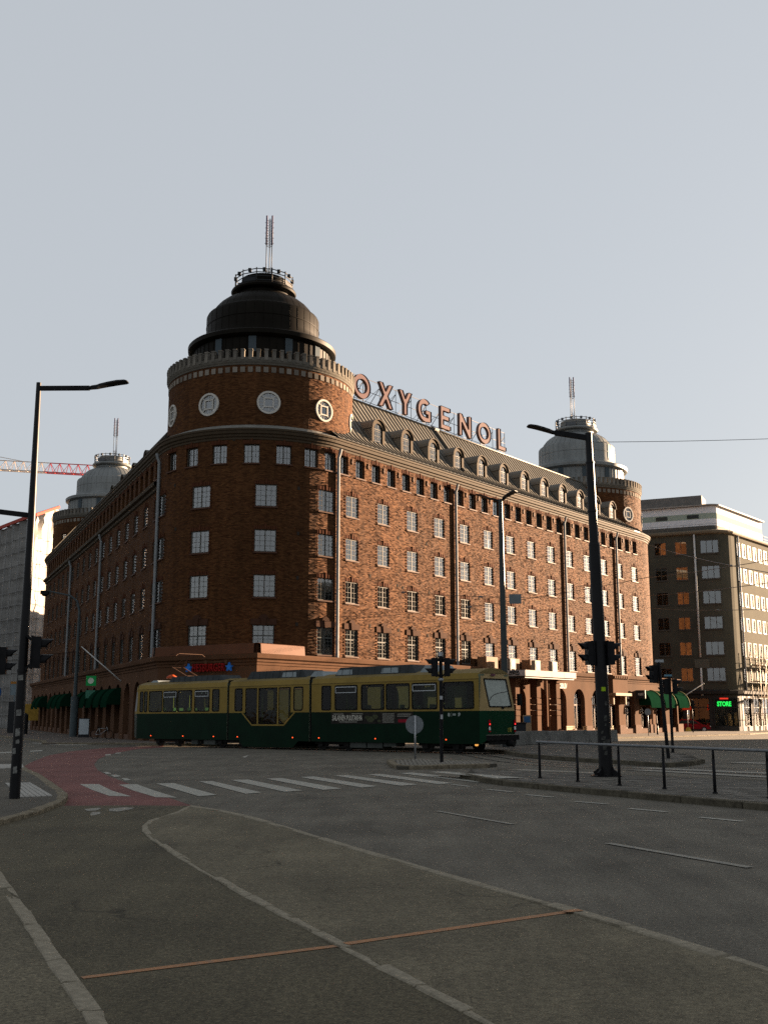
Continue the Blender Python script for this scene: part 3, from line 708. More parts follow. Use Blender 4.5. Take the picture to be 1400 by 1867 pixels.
# --- roof slopes with standing seams
RP = [(-.38, 21.36), (-.15, 21.5), (.35, 21.86), (.8, 22.22), (1.2, 22.66), (4.0, 26.55), (4.25, 26.72), (8.2, 26.8)]   # (setback, z)
def roof(path, L):
    mb = MB(); sweep(mb, path, 0, L, [(-w, z) for w, z in RP], 1); ro = wpart('roof', mb.mesh('roof', ZROOF))
    mb = MB(); n = int(L/.56)
    for k in range(n+1):
        p, nn = path(L*k/n); 
        for (w0, z0), (w1, z1) in zip(RP[1:-2], RP[2:-1]):
            a = Vector((p.x-nn.x*w0, p.y-nn.y*w0, z0+.02)); b = Vector((p.x-nn.x*w1, p.y-nn.y*w1, z1+.02)); mb.bar(a, b, .035, .075)
    stuff(sub('roof_seams', mb.mesh('roof_seams', SEAM), ro)); 
    mb = MB(); (pa, na), (pb, nb) = path(0), path(L); mb.tube([pa-na*4.12+Vector((0,0,26.72)), pb-nb*4.12+Vector((0,0,26.72))], .09, 8); sub('ridge_roll', mb.mesh('ridge_roll', ZROOF), ro)
    return ro
ro_r = roof(pr, L2); ro_l = roof(pl, L3)
for o in (ro_r, ro_l): pass
mb = MB(); mb.face([(c.x, c.y, 26.5) for c in (C1, C2, C3)]); wpart('roof_deck', mb.mesh('roof_deck', ZROOF))
# fire wall coping crossing the roof
mb = MB(); pts = []
p, nn = pr(18.4)
for (w0, z0), (w1, z1) in zip(RP[3:-2], RP[4:-1]): mb.bar((p.x-nn.x*w0, p.y-nn.y*w0, z0+.1), (p.x-nn.x*w1, p.y-nn.y*w1, z1+.1), .34, .26)
mb.bar((p.x-nn.x*3.7, p.y-nn.y*3.7, 26.5), (p.x-nn.x*5.2, p.y-nn.y*5.2, 26.9), .6, .3)
wpart('roof_coping', mb.mesh('roof_coping', ZROOF))
# --- dormers
def arch_pts(w, z0, zs, n=10):
    r = w/2; return [(-r, z0), (r, z0)]+[(r*math.cos(math.pi*k/n), zs+r*.92*math.sin(math.pi*k/n)) for k in range(n+1)]
def dormer_meshes():
    D = {}; wo, wi = 1.62, 1.06; zs = 1.55; depth = 2.2
    o = arch_pts(wo, 0, zs); i = [(x, z) for x, z in arch_pts(wi, .22, zs-.03)]
    mb = MB(); n = len(o)
    for k in range(n):                                    # front face ring
        a, b = k, (k+1) % n
        mb.face([(o[a][0], 0, o[a][1]), (o[b][0], 0, o[b][1]), (i[b][0], 0, i[b][1]), (i[a][0], 0, i[a][1])], 1)
        mb.face([(i[a][0], 0, i[a][1]), (i[b][0], 0, i[b][1]), (i[b][0], .14, i[b][1]), (i[a][0], .14, i[a][1])], 1)
    for k in range(1, n):                                  # cheeks and barrel roof
        a, b = k, (k+1) % n
        if a == n-1: b = 0
        mb.face([(o[a][0], 0, o[a][1]), (o[a][0], depth, o[a][1]), (o[b][0], depth, o[b][1]), (o[b][0], 0, o[b][1])], 0)
    oo = arch_pts(wo+.16, zs-.05, zs, 10)[2:]; ii = arch_pts(wo+.004, zs-.05, zs, 10)[2:]
    for a in range(len(oo)-1):                             # rim over the front
        mb.face([(oo[a][0], -.1, oo[a][1]), (oo[a][0], depth, oo[a][1]), (oo[a+1][0], depth, oo[a+1][1]), (oo[a+1][0], -.1, oo[a+1][1])], 0)
        mb.face([(oo[a][0], -.1, oo[a][1]), (oo[a+1][0], -.1, oo[a+1][1]), (ii[a+1][0], -.1, ii[a+1][1]), (ii[a][0], -.1, ii[a][1])], 1)
        mb.face([(ii[a][0], -.1, ii[a][1]), (ii[a+1][0], -.1, ii[a+1][1]), (ii[a+1][0], 0, ii[a+1][1]), (ii[a][0], 0, ii[a][1])], 1)
    D['body'] = mb.mesh('dormer', [ZROOF, CORN])
    mb = MB(); mb.face([(x, .1, z) for x, z in i]); D['pane'] = mb.mesh('pane', GLASS)
    mb = MB(); mb.face([(x*1.02, .2, z) for x, z in i]); D['blind'] = mb.mesh('blind', BLIND)
    mb = MB(); mb.face([(x*1.3, .8, z) for x, z in i]); D['dark'] = mb.mesh('curtain', ROOM)
    mb = MB(); top = zs-.03+wi/2*.92
    for x in (-.26, 0, .26): mb.box(x-(.025 if x == 0 else .014), x+(.025 if x == 0 else .014), .08, .095, .24, top-.03-abs(x)*.45)
    for z in (.6, .98, 1.36): mb.box(-wi/2, wi/2, .082, .093, z-.014, z+.014)
    mb.box(-wi/2, wi/2, .075, .097, zs-.06, zs+.0)
    D['frame'] = mb.mesh('window', WFRAME)
    return D
DM = dormer_meshes()
def dormer(path, u, blind, back=.95, z=22.0, sc=None):
    p, n = path(u); q = p-n*back
    o = place('dormer', DM['body'], bb, (q.x, q.y, z), math.atan2(n.x, -n.y), sc)
    f = sub('window', DM['frame'], o); sub('pane', DM['pane'], o); sub('blind' if blind else 'curtain', DM['blind'] if blind else DM['dark'], o)
for k in range(12): dormer(pr, 6.25+3.78*k, k < 4)
for k in range(4): dormer(pl, L3-(12.5+5.2*k), False, 1.35, 22.35, (.85, .8, .62))
# --- downpipes
def pipe(path, u, z0, z1):
    p, n = path(u); q = p+n*.15; mb = MB()
    mb.tube([(q.x, q.y, z0), (q.x, q.y, z1-.5), (q.x+n.x*.15, q.y+n.y*.15, z1-.1), (q.x+n.x*.2, q.y+n.y*.2, z1+.15)], .115, 10)
    for z in (z0+1.5, z0+4.5, z0+7.5, z0+10.5, z1-2):
        mb.tube([(q.x, q.y, z), (q.x, q.y, z+.09)], .125, 10); mb.bar((q.x, q.y, z+.04), (p.x, p.y, z+.04), .04)
    wpart('downpipe', mb.mesh('downpipe', PIPE))
for s in (0.08, 15.42, 34.55, 46.1): pipe(pr, s, ZB, 20.4)
for s in (L3+.15, L3-24.0, L3-43.2): pipe(pl, s, ZB, 18.0 if s < L3 else 20.4)

# --- tower heads
def tower_head(C, dark, az_lo, az_hi, round_az, rect_az=(), nseg=72, uo=500):
    ru = 7.05; met = DARKCU if dark else ZINC
    p = path_arc(C, ru, az_hi); U = R_(az_hi-az_lo)*ru; ops = []
    us = [R_(az_hi-a)*ru for a in round_az]
    for u in us: ops.append((u-.9, u+.9, 22.5, 24.3))
    for a in rect_az: u = R_(az_hi-a)*ru; ops.append((u-.45, u+.45, 22.6, 24.2))
    mb = wall(p, 0, U, 20.9, 26.25, ops, .45, 0 if round_az else .25, uo)
    # spandrels that round off the square openings
    for u in us:
        N = 32; cz = 23.4; ro = .82
        for k in range(N):
            quad = []
            for kk in (k, k+1):
                a = 2*math.pi*kk/N; c, s = math.cos(a), math.sin(a); m = max(abs(c), abs(s))
                quad.append(((u+ro*c, cz+ro*s), (u+.9*c/m, cz+.9*s/m)))
            pts = [quad[0][0], quad[0][1], quad[1][1], quad[1][0]]
            w = []
            for uu, zz in pts: q, n = p(uu); w.append((q.x, q.y, zz))
            mb.face(w, 0, [(uu+uo, zz) for uu, zz in pts])
            a0, a1 = quad[0][0], quad[1][0]; (q0, n0), (q1, n1) = p(a0[0]), p(a1[0])
            mb.face([(q0.x, q0.y, a0[1]), (q1.x, q1.y, a1[1]), (q1.x-n1.x*.2, q1.y-n1.y*.2, a1[1]), (q0.x-n0.x*.2, q0.y-n0.y*.2, a0[1])], 0, [(a0[0]+uo, a0[1])]*4)
    dr = wpart('tower_drum', mb.mesh('tower_drum', BRICK))
    for u in us: round_window(p, u, 23.4)
    for a in rect_az: put_window(W_RECT, p, R_(az_hi-a)*ru, 22.6, 0, 0)
    # flashing at the foot, stone parapet band
    mb = MB(); sweep(mb, p, 0, U, [(.75, 21.3), (.7, 21.42), (.06, 21.56), (.05, 21.72), (0, 21.74)], nseg); wpart('flashing', mb.mesh('flashing', pm('flashing_metal', (.16,.155,.14), .5, .3)))
    mb = MB(); sweep(mb, p, 0, U, [(0, 26.16), (.05, 26.18), (.07, 26.28), (.12, 26.36), (.15, 26.48), (.15, 26.70), (-.2, 26.70)], nseg); wpart('parapet', mb.mesh('parapet', STONE))
    # merlons and the row of stone blocks, each a piece of its own
    n = 80; a0 = az_lo; k = 0
    for k in range(n):
        a = 360*k/n
        if not ((a-az_lo) % 360) <= (az_hi-az_lo): continue
        nn = dirv(a); q = C+nn*(ru-.02)
        place('merlon', ME_MERLON[rw.randrange(3)], bb, (q.x, q.y, 26.70), math.atan2(nn.x, -nn.y))
        q = C+nn*ru
        place('stone_block', ME_BLOCK[rw.randrange(3)], bb, (q.x, q.y, 25.62), math.atan2(nn.x, -nn.y))
    c = (C.x, C.y)
    mb = MB(); mb.lathe([(7.0, 26.6), (5.2, 26.75)], c, nseg); mb.lathe([(5.32, 26.7), (5.32, 29.0)], c, nseg)
    for k in range(60):                                  # upright seams of the lantern
        nn = dirv(6*k); q = C+nn*5.33; mb.bar((q.x, q.y, 26.8), (q.x, q.y, 29.0), .05, .05)
    lan = wpart('lantern', mb.mesh('lantern', met))
    mb = MB(); mb.box(-.28, .28, -.03, .02, 0, 1.2); mw = mb.mesh('lantern_window', pm('lantern_pane', (.05,.065,.075), .3, .0, var=.1))
    for da in (-33, -4, 25, 54):
        nn = dirv(CAMAZ+4-da); q = C+nn*5.36; w = place('lantern_window', mw, bb, (q.x, q.y, 27.75), math.atan2(nn.x, -nn.y))
    mb = MB(); mb.lathe([(5.3, 28.92), (5.55, 28.98), (5.72, 29.12), (5.74, 29.42), (5.66, 29.5), (4.5, 29.86), (4.3, 29.9)], c, nseg); wpart('lantern_cornice', mb.mesh('lantern_cornice', met))
    prof = [(4.52, 29.78), (4.42, 30.15), (4.38, 30.5), (4.38, 31.95), (4.30, 32.12), (3.98, 32.28), (3.92, 32.36), (3.78, 32.66), (3.5, 33.0), (3.1, 33.34), (2.6, 33.62), (2.15, 33.78)]
    mb = MB(); mb.lathe(prof, c, nseg)
    for k in range(40):
        nn = dirv(9*k+2)
        for (r0, z0), (r1, z1) in zip(prof[1:], prof[2:]): mb.bar((C.x+nn.x*r0, C.y+nn.y*r0, z0), (C.x+nn.x*r1, C.y+nn.y*r1, z1), .03, .012 if dark else .04)
    for z in (31.1,): mb.lathe([(4.38, z), (4.41, z+.01), (4.41, z+.05), (4.38, z+.06)], c, nseg)
    wpart('dome', mb.mesh('dome', met))
    mb = MB(); mb.lathe([(2.2, 33.7), (2.05, 33.9), (2.05, 34.06), (2.5, 34.16), (2.56, 34.3), (2.5, 34.42), (1.8, 34.46), (1.75, 34.5), (1.75, 35.38), (0, 35.45)], c, nseg); wpart('dome_collar', mb.mesh('dome_collar', met))
    mb = MB(); rr = 2.3
    for k in range(12):
        a, b = dirv(30*k+8), dirv(30*k+38)
        pa, pb = C+a*rr, C+b*rr
        mb.tube([(pa.x, pa.y, 34.4), (pa.x, pa.y, 35.62)], .045, 6)
        for z in (34.62, 34.95, 35.25, 35.52): mb.bar((pa.x, pa.y, z), (pb.x, pb.y, z), .045, .06)
        if k % 3 == 0: mb.bar((pa.x, pa.y, 34.7), (pb.x, pb.y, 34.78), .03, .3)
        pm_ = (pa+pb)/2; mb.box(pm_.x-.12, pm_.x+.12, pm_.y-.12, pm_.y+.12, 35.35, 35.6)
    wpart('gallery_railing', mb.mesh('gallery_railing', DKM if dark else pm('gallery_steel', (.09,.095,.10), .5, .3)))
def round_window_meshes():
    N = 32; r1, r0 = .84, .70
    mb = MB()
    for k in range(N):
        a, b = 2*math.pi*k/N, 2*math.pi*(k+1)/N
        P = lambda r, t, y: (r*math.cos(t), y, r*math.sin(t))
        mb.face([P(r0, a, -.06), P(r1, a, -.06), P(r1, b, -.06), P(r0, b, -.06)]); mb.face([P(r1, a, -.06), P(r1, a, .1), P(r1, b, .1), P(r1, b, -.06)]); mb.face([P(r0, b, -.06), P(r0, b, .12), P(r0, a, .12), P(r0, a, -.06)])
    t = .085; h = .36
    rect_ring(mb, 2*h, 2*h, t, -.03, .06, 0, -h)
    for sx in (-1, 1):
        for sz in (-1, 1): mb.bar((sx*(h-.03), .02, sz*(h-.03)), (sx*.52, .02, sz*.52), .075, .08, up=(0,1,0))
    for k in (-1, 0, 1):
        x = .2*k
        for sz in (-1, 1):
            mb.bar((x, .03, sz*h), (x*1.25, .03, sz*(.70-abs(k)*.05)), .022, .03, up=(0,1,0)); mb.bar((sz*h, .03, x), (sz*(.70-abs(k)*.05), .03, x*1.25), .022, .03, up=(0,1,0))
    fr = mb.mesh('window', STONE if False else pm('round_frame', (.44,.42,.38), .6, var=.1))
    mb = MB(); mb.face([(.72*math.cos(2*math.pi*k/N), .045, .72*math.sin(2*math.pi*k/N)) for k in range(N)]); gl = mb.mesh('pane', GLASS)
    mb = MB(); mb.face([(.78*math.cos(2*math.pi*k/N), .16, .78*math.sin(2*math.pi*k/N)) for k in range(N)]); bl = mb.mesh('blind', pm('grey_blind', (.16,.19,.21), .8, var=.2, scale=2))
    return fr, gl, bl
RWM = round_window_meshes()
def round_window(p, u, z):
    q, n = p(u); w = place('window', RWM[0], bb, (q.x, q.y, z), math.atan2(n.x, -n.y)); sub('pane', RWM[1], w); sub('blind', RWM[2], w)
W_RECT = win_meshes(.9, 1.6, 1, 4, teeth=False)
ME_MERLON = []; ME_BLOCK = []
for j in range(3):
    q = random.Random(j); bm_ = MB(); w = .118+q.uniform(-.01, .012); h = .50+q.uniform(-.03, .03)
    bm_.box(-w, w, -.2, .16, 0, h); bm_.box(-w-.025, w+.025, -.225, .18, h, h+.09); bm_.prism([(-w, -.20), (w, -.20), (w, 0), (-w, 0)], -.2, -.145)
    ME_MERLON.append(bm_.mesh('merlon', pm('merlon_stone_%d' % j, tuple(c*(.85+.15*j) for c in (.13,.118,.10)), .85, var=.2, scale=3, bump=.3)))
    bm_ = MB(); bm_.box(-.17, .17, -.035, .05, 0, .40); ME_BLOCK.append(bm_.mesh('stone_block', pm('block_stone_%d' % j, tuple(c*(.7+.22*j) for c in (.17,.15,.125)), .85, var=.25, scale=3)))
tower_head(C1, True, CAMAZ-112, CAMAZ+112, [CAMAZ-4.2-36*k for k in range(-3, 4)], (), 72, 500)
tower_head(C2, False, CAMAZ-130, CAMAZ+100, [CAMAZ-33-36*k for k in range(-2, 2)], (), 56, 600)
tower_head(C3, False, CAMAZ-100, CAMAZ+115, [], [CAMAZ+14+30*k for k in range(-1, 3)], 56, 700)

# antenna masts
def mast(C, label):
    t = thing('antenna_mast', label, 'antenna', (C.x, C.y, 35.25), 'lattice masts on the tower tops')
    z0, z1 = 35.2, 40.9; w = .22; mb = MB()
    ps = [(C.x-w, C.y), (C.x+w, C.y), (C.x, C.y+.34)]
    for x, y in ps: mb.tube([(x, y, z0), (x, y, z1)], .035, 6)
    place('mast_leg_frame', mb.mesh('mast_leg_frame', DKM), t)
    mb = MB(); z = z0+.2; k = 0
    while z < z1-.1:
        if z < z0+1.2 or z > z0+2.9:
            st = .3 if z < z0+1.2 else .22
            for (ax, ay), (bx, by) in zip(ps, ps[1:]+ps[:1]):
                mb.bar((ax, ay, z), (bx, by, z), .025)
                if z < z0+1.2: mb.bar((ax, ay, z), (bx, by, z+st), .02)
            if z > z0+2.9 and k % 2: 
                for x, y in ps[:2]: mb.bar((x+(-.14 if x < C.x else .14), y, z), (x, y, z), .03)
            k += 1; z += st
        else: z += .3
    place('lattice', mb.mesh('lattice', DKM), t)
    mb = MB()
    for x, y in ps[:2]: mb.tube([(x, y, z1-2.4), (x, y, z1+.08)], .075, 8)
    place('antenna_panel', mb.mesh('antenna_panel', pm('antenna_lilac', (.12,.11,.15), .5)), t)
mast(C1+Vector((.35,0,0)), 'tall thin antenna mast on the dark domed tower nearest the tram')
mast(C2+Vector((-.3,0,0)), 'thin antenna mast on the grey tower behind the rooftop letters')
mast(C3+Vector((.3,0,0)), 'thin antenna mast on the bluish tower beside the crane jib')

# --- ground floor: plastered, square at the corners
GO = .5
def gline_r(u): return (A_r+n_r*GO+d_r*u, n_r)
K1 = A_r+n_r*GO+d_r*(-8.3)
K2 = A_l+n_l*GO-d_l*3.9
GZ0 = -.6
AW, AH, ASP = 2.25, 4.0, 2.85
arch_s = [1.98+3.76*k for k in range(16)]
arch_s = [s for s in arch_s if s < 59]
PORTAL = 43.4
ops = [(s-AW/2, s+AW/2, -.3, AH) for s in arch_s]
mb = wall(gline_r, -8.3, 59.8, GZ0, 5.0, ops, None, .45)
def spandrel(mb, f, s, w=AW, top=AH, spr=ASP, depth=.45, n=10):
    for sx in (-1, 1):
        prev = None
        for k in range(n+1):
            a = math.pi/2*k/n; x = w/2*math.cos(a); z = spr+(top-spr)*math.sin(a)
            cur = (s+sx*x, z)
            if prev:
                p0, nn = f(prev[0]); p1, _ = f(cur[0])
                q = [(p0.x, p0.y, prev[1]), (p1.x, p1.y, cur[1]), (p1.x, p1.y, top), (p0.x, p0.y, top)]
                r = [(p0.x, p0.y, prev[1]), (p1.x, p1.y, cur[1]), (p1.x-nn.x*depth, p1.y-nn.y*depth, cur[1]), (p0.x-nn.x*depth, p0.y-nn.y*depth, prev[1])]
                mb.face(q if sx > 0 else q[::-1]); mb.face(r)
            prev = cur
for s in arch_s: spandrel(mb, gline_r, s)
wpart('shop_front', mb.mesh('shop_front', PLASTER))
def gl_l(u): return (K2+d_l*u, n_l)
larch = [3.0+3.76*k for k in range(19)]
mb = wall(lambda u: (K2+d_l*(74-u), n_l), 0, 74, GZ0, 5.0, [(74-s-AW/2, 74-s+AW/2, -.3, AH) for s in larch], None, .45)
for s in larch: spandrel(mb, lambda u: (K2+d_l*(74-u), n_l), 74-s)
wpart('shop_front', mb.mesh('shop_front', PLASTER))
KC = K2-K1; kn = Vector((KC.y, -KC.x, 0)).normalized()
if kn.y > 0: kn = -kn
Lc = KC.length; kd = -KC.normalized()
mb = wall(lambda u: (K2+kd*u, kn), 0, Lc, GZ0, 5.0, [(Lc/2-2.6, Lc/2-.4, -.3, 3.2), (Lc/2+.4, Lc/2+2.6, -.3, 3.2)], None, .4)
wpart('shop_front', mb.mesh('shop_front', PLASTER))
E1 = A_r+n_r*GO+d_r*59.8; E2 = E1-n_r*9
mb = MB(); mb.face([(E1.x, E1.y, GZ0), (E2.x, E2.y, GZ0), (E2.x, E2.y, 5.0), (E1.x, E1.y, 5.0)]); wpart('shop_front', mb.mesh('shop_front', PLASTER))
# cornice of the ground floor, mitred round the corners
GP = [(0, 4.75), (.06, 4.78), (.06, 4.92), (.14, 4.98), (.14, 5.1), (.30, 5.2), (.34, 5.42), (.34, 5.5), (-.2, 5.56), (-1.2, 5.62)]
F2 = K2+d_l*74
ring = [F2-n_l*6, F2, K2, K1, E1, E2]
def offset_ring(ring, d):
    out = []
    for k in range(1, len(ring)-1):
        a, b, c = ring[k-1], ring[k], ring[k+1]
        d0 = (b-a).normalized(); d1 = (c-b).normalized(); m0 = Vector((d0.y, -d0.x, 0)); m1 = Vector((d1.y, -d1.x, 0))
        m = (m0+m1)/(1+m0.dot(m1)); out.append(b+m*d)
    return out
mb = MB(); prev = None
for (o, z) in GP:
    cur = [(p.x, p.y, z) for p in offset_ring(ring, o)]
    if prev:
        for k in range(len(cur)-1): mb.face([prev[k], prev[k+1], cur[k+1], cur[k]])
    prev = cur
wpart('shop_cornice', mb.mesh('shop_cornice', PLASTER))
mb = MB(); 
tri = [F2, K2, K1, E1]; mb.face([(p.x, p.y, 5.58) for p in (K2-n_l*1.0-kn*.5, K1-kn*1.0, C1)]); wpart('shop_roof', mb.mesh('shop_roof', SILL))
mb = MB(); mb.box(0, 1, 0, 1, 0, 1)
# fill between shop cornice and brick wall at the far corner
mb = MB(); q1 = E1-d_r*.2; q2 = E2-d_r*.2; mb.face([(p.x, p.y, 5.6) for p in (E1, A_r+n_r*.2+d_r*50, E2-n_r*2, E2)]); wpart('shop_roof', mb.mesh('shop_roof', SILL))
# brown metal parapet over the corner restaurant
mb = MB(); PAR = pm('brown_sheet_metal', (0.0884,0.0374,0.0204), .55, .1, var=.12, scale=1.5)
a, b, c = K2+d_l*.5, K2, K1; e = K1+d_r*4.2
for p, q in ((a, b), (b, c), (c, e)):
    d0 = (q-p).normalized(); m = Vector((d0.y, -d0.x, 0)); w0 = .26
    for (o0, z0), (o1, z1) in (((.36, 5.48), (.30, 6.1)), ((.30, 6.1), (.0, 6.16)), ((.0, 6.16), (.0, 5.4))):
        pts = []
        P0 = p+m*0; 
        mb.face([(p.x+m.x*o0, p.y+m.y*o0, z0), (q.x+m.x*o0, q.y+m.y*o0, z0), (q.x+m.x*o1, q.y+m.y*o1, z1), (p.x+m.x*o1, p.y+m.y*o1, z1)])
q = e; m = n_r; mb.face([(q.x+m.x*o, q.y+m.y*o, z) for o, z in ((.36, 5.48), (.30, 6.1), (0, 6.16), (0, 5.4))])
wpart('parapet_sheet', mb.mesh('parapet_sheet', PAR))
# ornaments under the cornice of the corner
mb = MB(); mb.box(-.3, .3, -.12, 0, 0, .1); mb.box(-.1, .1, -.16, 0, -.18, .1); mb.box(-.45, -.3, -.08, 0, -.08, .06); mb.box(.3, .45, -.08, 0, -.08, .06); mo = mb.mesh('ornament', PLASTER)
for k in range(3):
    q = K2+kd*(Lc*(.32+.2*k)); place('ornament', mo, bb, (q.x+kn.x*.06, q.y+kn.y*.06, 5.06), math.atan2(kn.x, -kn.y))
# arch infill: timber shop windows
def arch_window_meshes():
    D = {}; w, h, sp = AW-.04, AH+.3, ASP+.3
    def hw(z): return w/2 if z < sp else w/2*math.sqrt(max(0, 1-((z-sp)/(h-sp))**2))
    mb = MB(); t = .09
    arc = [(w/2*math.cos(math.pi*k/16), sp+(h-sp)*math.sin(math.pi*k/16)) for k in range(17)]
    for a, b in zip(arc, arc[1:]): mb.bar((a[0]*.97, .4, a[1]*.985), (b[0]*.97, .4, b[1]*.985), .1, .1, up=(0,1,0))
    for x in (-w/2+.06, w/2-.06): mb.box(x-.06, x+.06, .34, .46, 0, sp)
    mb.box(-w/2+.1, w/2-.1, .33, .45, 2.75, 2.87); mb.box(-.05, .05, .34, .46, .5, 2.75)
    mb.box(-w/2+.1, w/2-.1, .34, .46, .45, .6)
    for x in (-.6, 0, .6): mb.box(x-.02, x+.02, .37, .41, 2.88, sp+(h-sp)*math.sqrt(max(0, 1-(x/(w/2))**2))-.06)
    mb.box(-hw(3.5), hw(3.5), .375, .405, 3.48, 3.52)
    D['frame'] = mb.mesh('shop_window', pm('brown_timber', (.08,.042,.025), .55, var=.2, scale=6))
    mb = MB(); mb.face([(-w/2, .4, 0), (w/2, .4, 0)]+[(x, .4, z) for x, z in arc]); D['pane'] = mb.mesh('pane', GLASSD)
    mb = MB(); mb.face([(-w/2, 1.3, 0), (w/2, 1.3, 0)]+[(x, 1.3, z) for x, z in arc])
    mb.face([(-w/2, .42, .02), (w/2, .42, .02), (w/2, 1.3, .02), (-w/2, 1.3, .02)], 0)
    for sx in (-1, 1): mb.face([(sx*w/2, .42, 0), (sx*w/2, 1.3, 0), (sx*w/2, 1.3, sp), (sx*w/2, .42, sp)], 0)
    D['room'] = mb.mesh('shop_interior', ROOM)
    mb = MB(); mb.box(-w/2-.02, w/2+.02, .1, .47, -.35, .46); D['base'] = mb.mesh('stall_riser', PLINTH)
    return D
AWM = arch_window_meshes()
def shop_arch(f, s):
    p, n = f(s); w = place('shop_window', AWM['frame'], bb, (p.x, p.y, -.3), math.atan2(n.x, -n.y))
    sub('pane', AWM['pane'], w); sub('shop_interior', AWM['room'], w)
    if abs(s-PORTAL) > 1: sub('stall_riser', AWM['base'], w)
for s in arch_s:
    if s > 13: shop_arch(gline_r, s)
for s in larch[2:]: shop_arch(lambda u: (K2+d_l*u, n_l), s)
mb = MB(); mb.box(-Lc/2+.3, Lc/2-.3, .38, .42, -.3, 3.3); q = K2+kd*Lc/2; place('shop_glazing', mb.mesh('shop_glazing', pm('dark_glazing', (.02,.022,.022), .1)), bb, (q.x, q.y, 0), math.atan2(kn.x, -kn.y))
# pier plinths
mb = MB(); mb.box(-.74, .74, -.06, .02, -.6, .55); mp_ = mb.mesh('plinth', PLINTH)
for s in arch_s:
    if s > 20:
        p, n = gline_r(s+1.88); place('plinth', mp_, bb, (p.x, p.y, 0), math.atan2(n.x, -n.y))
# portal: projecting box on brackets with a small roof
p, n = gline_r(PORTAL); mb = MB()
mb.box(-1.7, 1.7, -.75, 0, 3.7, 5.1); mb.box(-1.85, 1.85, -1.1, .0, 3.45, 3.72, 1); mb.box(-1.8, 1.8, -.85, 0, 5.1, 5.5)
for k in range(8): mb.box(-1.6+.42*k, -1.38+.42*k, -.95, -.84, 5.15, 5.4)
for x in (-1.5, 1.3): mb.box(x, x+.22, -.65, 0, 2.6, 3.45, 1)
place('portal', mb.mesh('portal', [PLASTER, pm('portal_timber', (.2,.12,.065), .6)]), bb, (p.x, p.y, 0), math.atan2(n.x, -n.y))
# awnings
AWG = pm('green_awning', (.004,.020,.011), 1.0, spec=0.0, var=.2, scale=3); AWE = pm('awning_lit_edge', (.16,.18,.08), .75, var=.15)  # pale edge colour paints the sunlit right side of each awning
def awning_mesh(w=2.9, dp=1.35, h=1.55, lit_edge=True):
    mb = MB(); n = 9; pr_ = [(0-dp*math.sin(math.pi/2*k/n), h*math.cos(math.pi/2*k/n)) for k in range(n+1)]   # y outwards negative
    for sx, (x0, x1) in enumerate(((-w/2, w/2),)):
        m = 7
        for k in range(n):
            for j in range(m):
                xa, xb = x0+(x1-x0)*j/m, x0+(x1-x0)*(j+1)/m; sag = lambda x: .03*math.sin(m*math.pi*(x-x0)/(x1-x0))**2
                (ya, za), (yb, zb) = pr_[k], pr_[k+1]
                mb.face([(xa, yb, zb), (xb, yb, zb), (xb, ya, za), (xa, ya, za)], 0)
    for x, s in ((x0, 1), (x1, -1)):
        poly = [(x, 0, 0)]+[(x, y, z) for y, z in pr_[::-1]]
        mb.face(poly if s < 0 else poly[::-1], 0)
    mb.box(x0, x1, -dp-.012, -dp+.012, -.25, 0, 0)
    for x, sgn in (((x1, 1),) if lit_edge else ()):
        for (ya, za), (yb, zb) in zip(pr_, pr_[1:]):
            mb.bar((x+sgn*.03, ya, za+.03), (x+sgn*.03, yb, zb+.03), .14, .06, 1, up=(1,0,0))
    return mb.mesh('awning', [AWG, AWE])
MAW = awning_mesh(); MAWL = awning_mesh(lit_edge=False)
for s in arch_s[-3:]:
    p, n = gline_r(s); place('awning', MAW, bb, (p.x, p.y, 2.55), math.atan2(n.x, -n.y))
for s in (larch[3], larch[4], larch[5], larch[6], larch[7], larch[10], larch[11], larch[12], larch[15], larch[16]):
    p = K2+d_l*s; place('awning', MAWL, bb, (p.x, p.y, 2.4), math.atan2(n_l.x, -n_l.y), (.92, .8, .85))
# entrance canopy with piers
cs0, cs1, cw = 19.6, 28.5, 4.0
def cpt(s, w, z): q = A_r+n_r*w+d_r*s; return (q.x, q.y, z)
mb = MB()
o0 = A_r+d_r*cs0; Mx = Matrix.Translation((o0.x, o0.y, 0)) @ Matrix.Rotation(rz(AZR), 4, 'Z')
mb.box(0, cs1-cs0, -cw, -.4, 4.74, 5.24, 0, Mx)
for k in range(1, 4): x = (cs1-cs0)*k/4; mb.box(x-.012, x+.012, -cw-.006, -cw+.01, 4.75, 5.23, 1, Mx)
wpart('canopy', mb.mesh('canopy', [pm('white_fascia', (0.2448,0.2203,0.2020), .6, var=.08), pm('fascia_joint', (.3,.28,.26), .6)]))
mb = MB(); mb.box(.15, cs1-cs0-.15, -cw+.15, -.45, 4.6, 4.735, 0, Mx); wpart('canopy_soffit', mb.mesh('canopy_soffit', DKM))
for s in (21.1, 24.7, 28.2):
    mb = MB(); x = s-cs0; q = .34
    mb.box(x-q, x+q, -2.0-q, -2.0+q, -.6, 1.5, 0, Mx); 
    for k in range(3): mb.box(x-q-.02, x+q+.02, -2.02-q, -1.98+q, 1.54+.5*k, 1.96+.5*k, 0, Mx); mb.box(x-q+.07, x+q-.07, -1.93-q, -2.07+q, 1.48+.5*k, 1.56+.5*k, 0, Mx)
    mb.box(x-q+.07, x+q-.07, -1.93-q, -2.07+q, 2.94, 3.06, 0, Mx); mb.box(x-q, x+q, -2-q, -2+q, 3.05, 4.35, 0, Mx); mb.box(x-q-.12, x+q+.12, -2.12-q, -1.88+q, 4.35, 4.59, 0, Mx)
    wpart('canopy_pier', mb.mesh('canopy_pier', PLASTER))
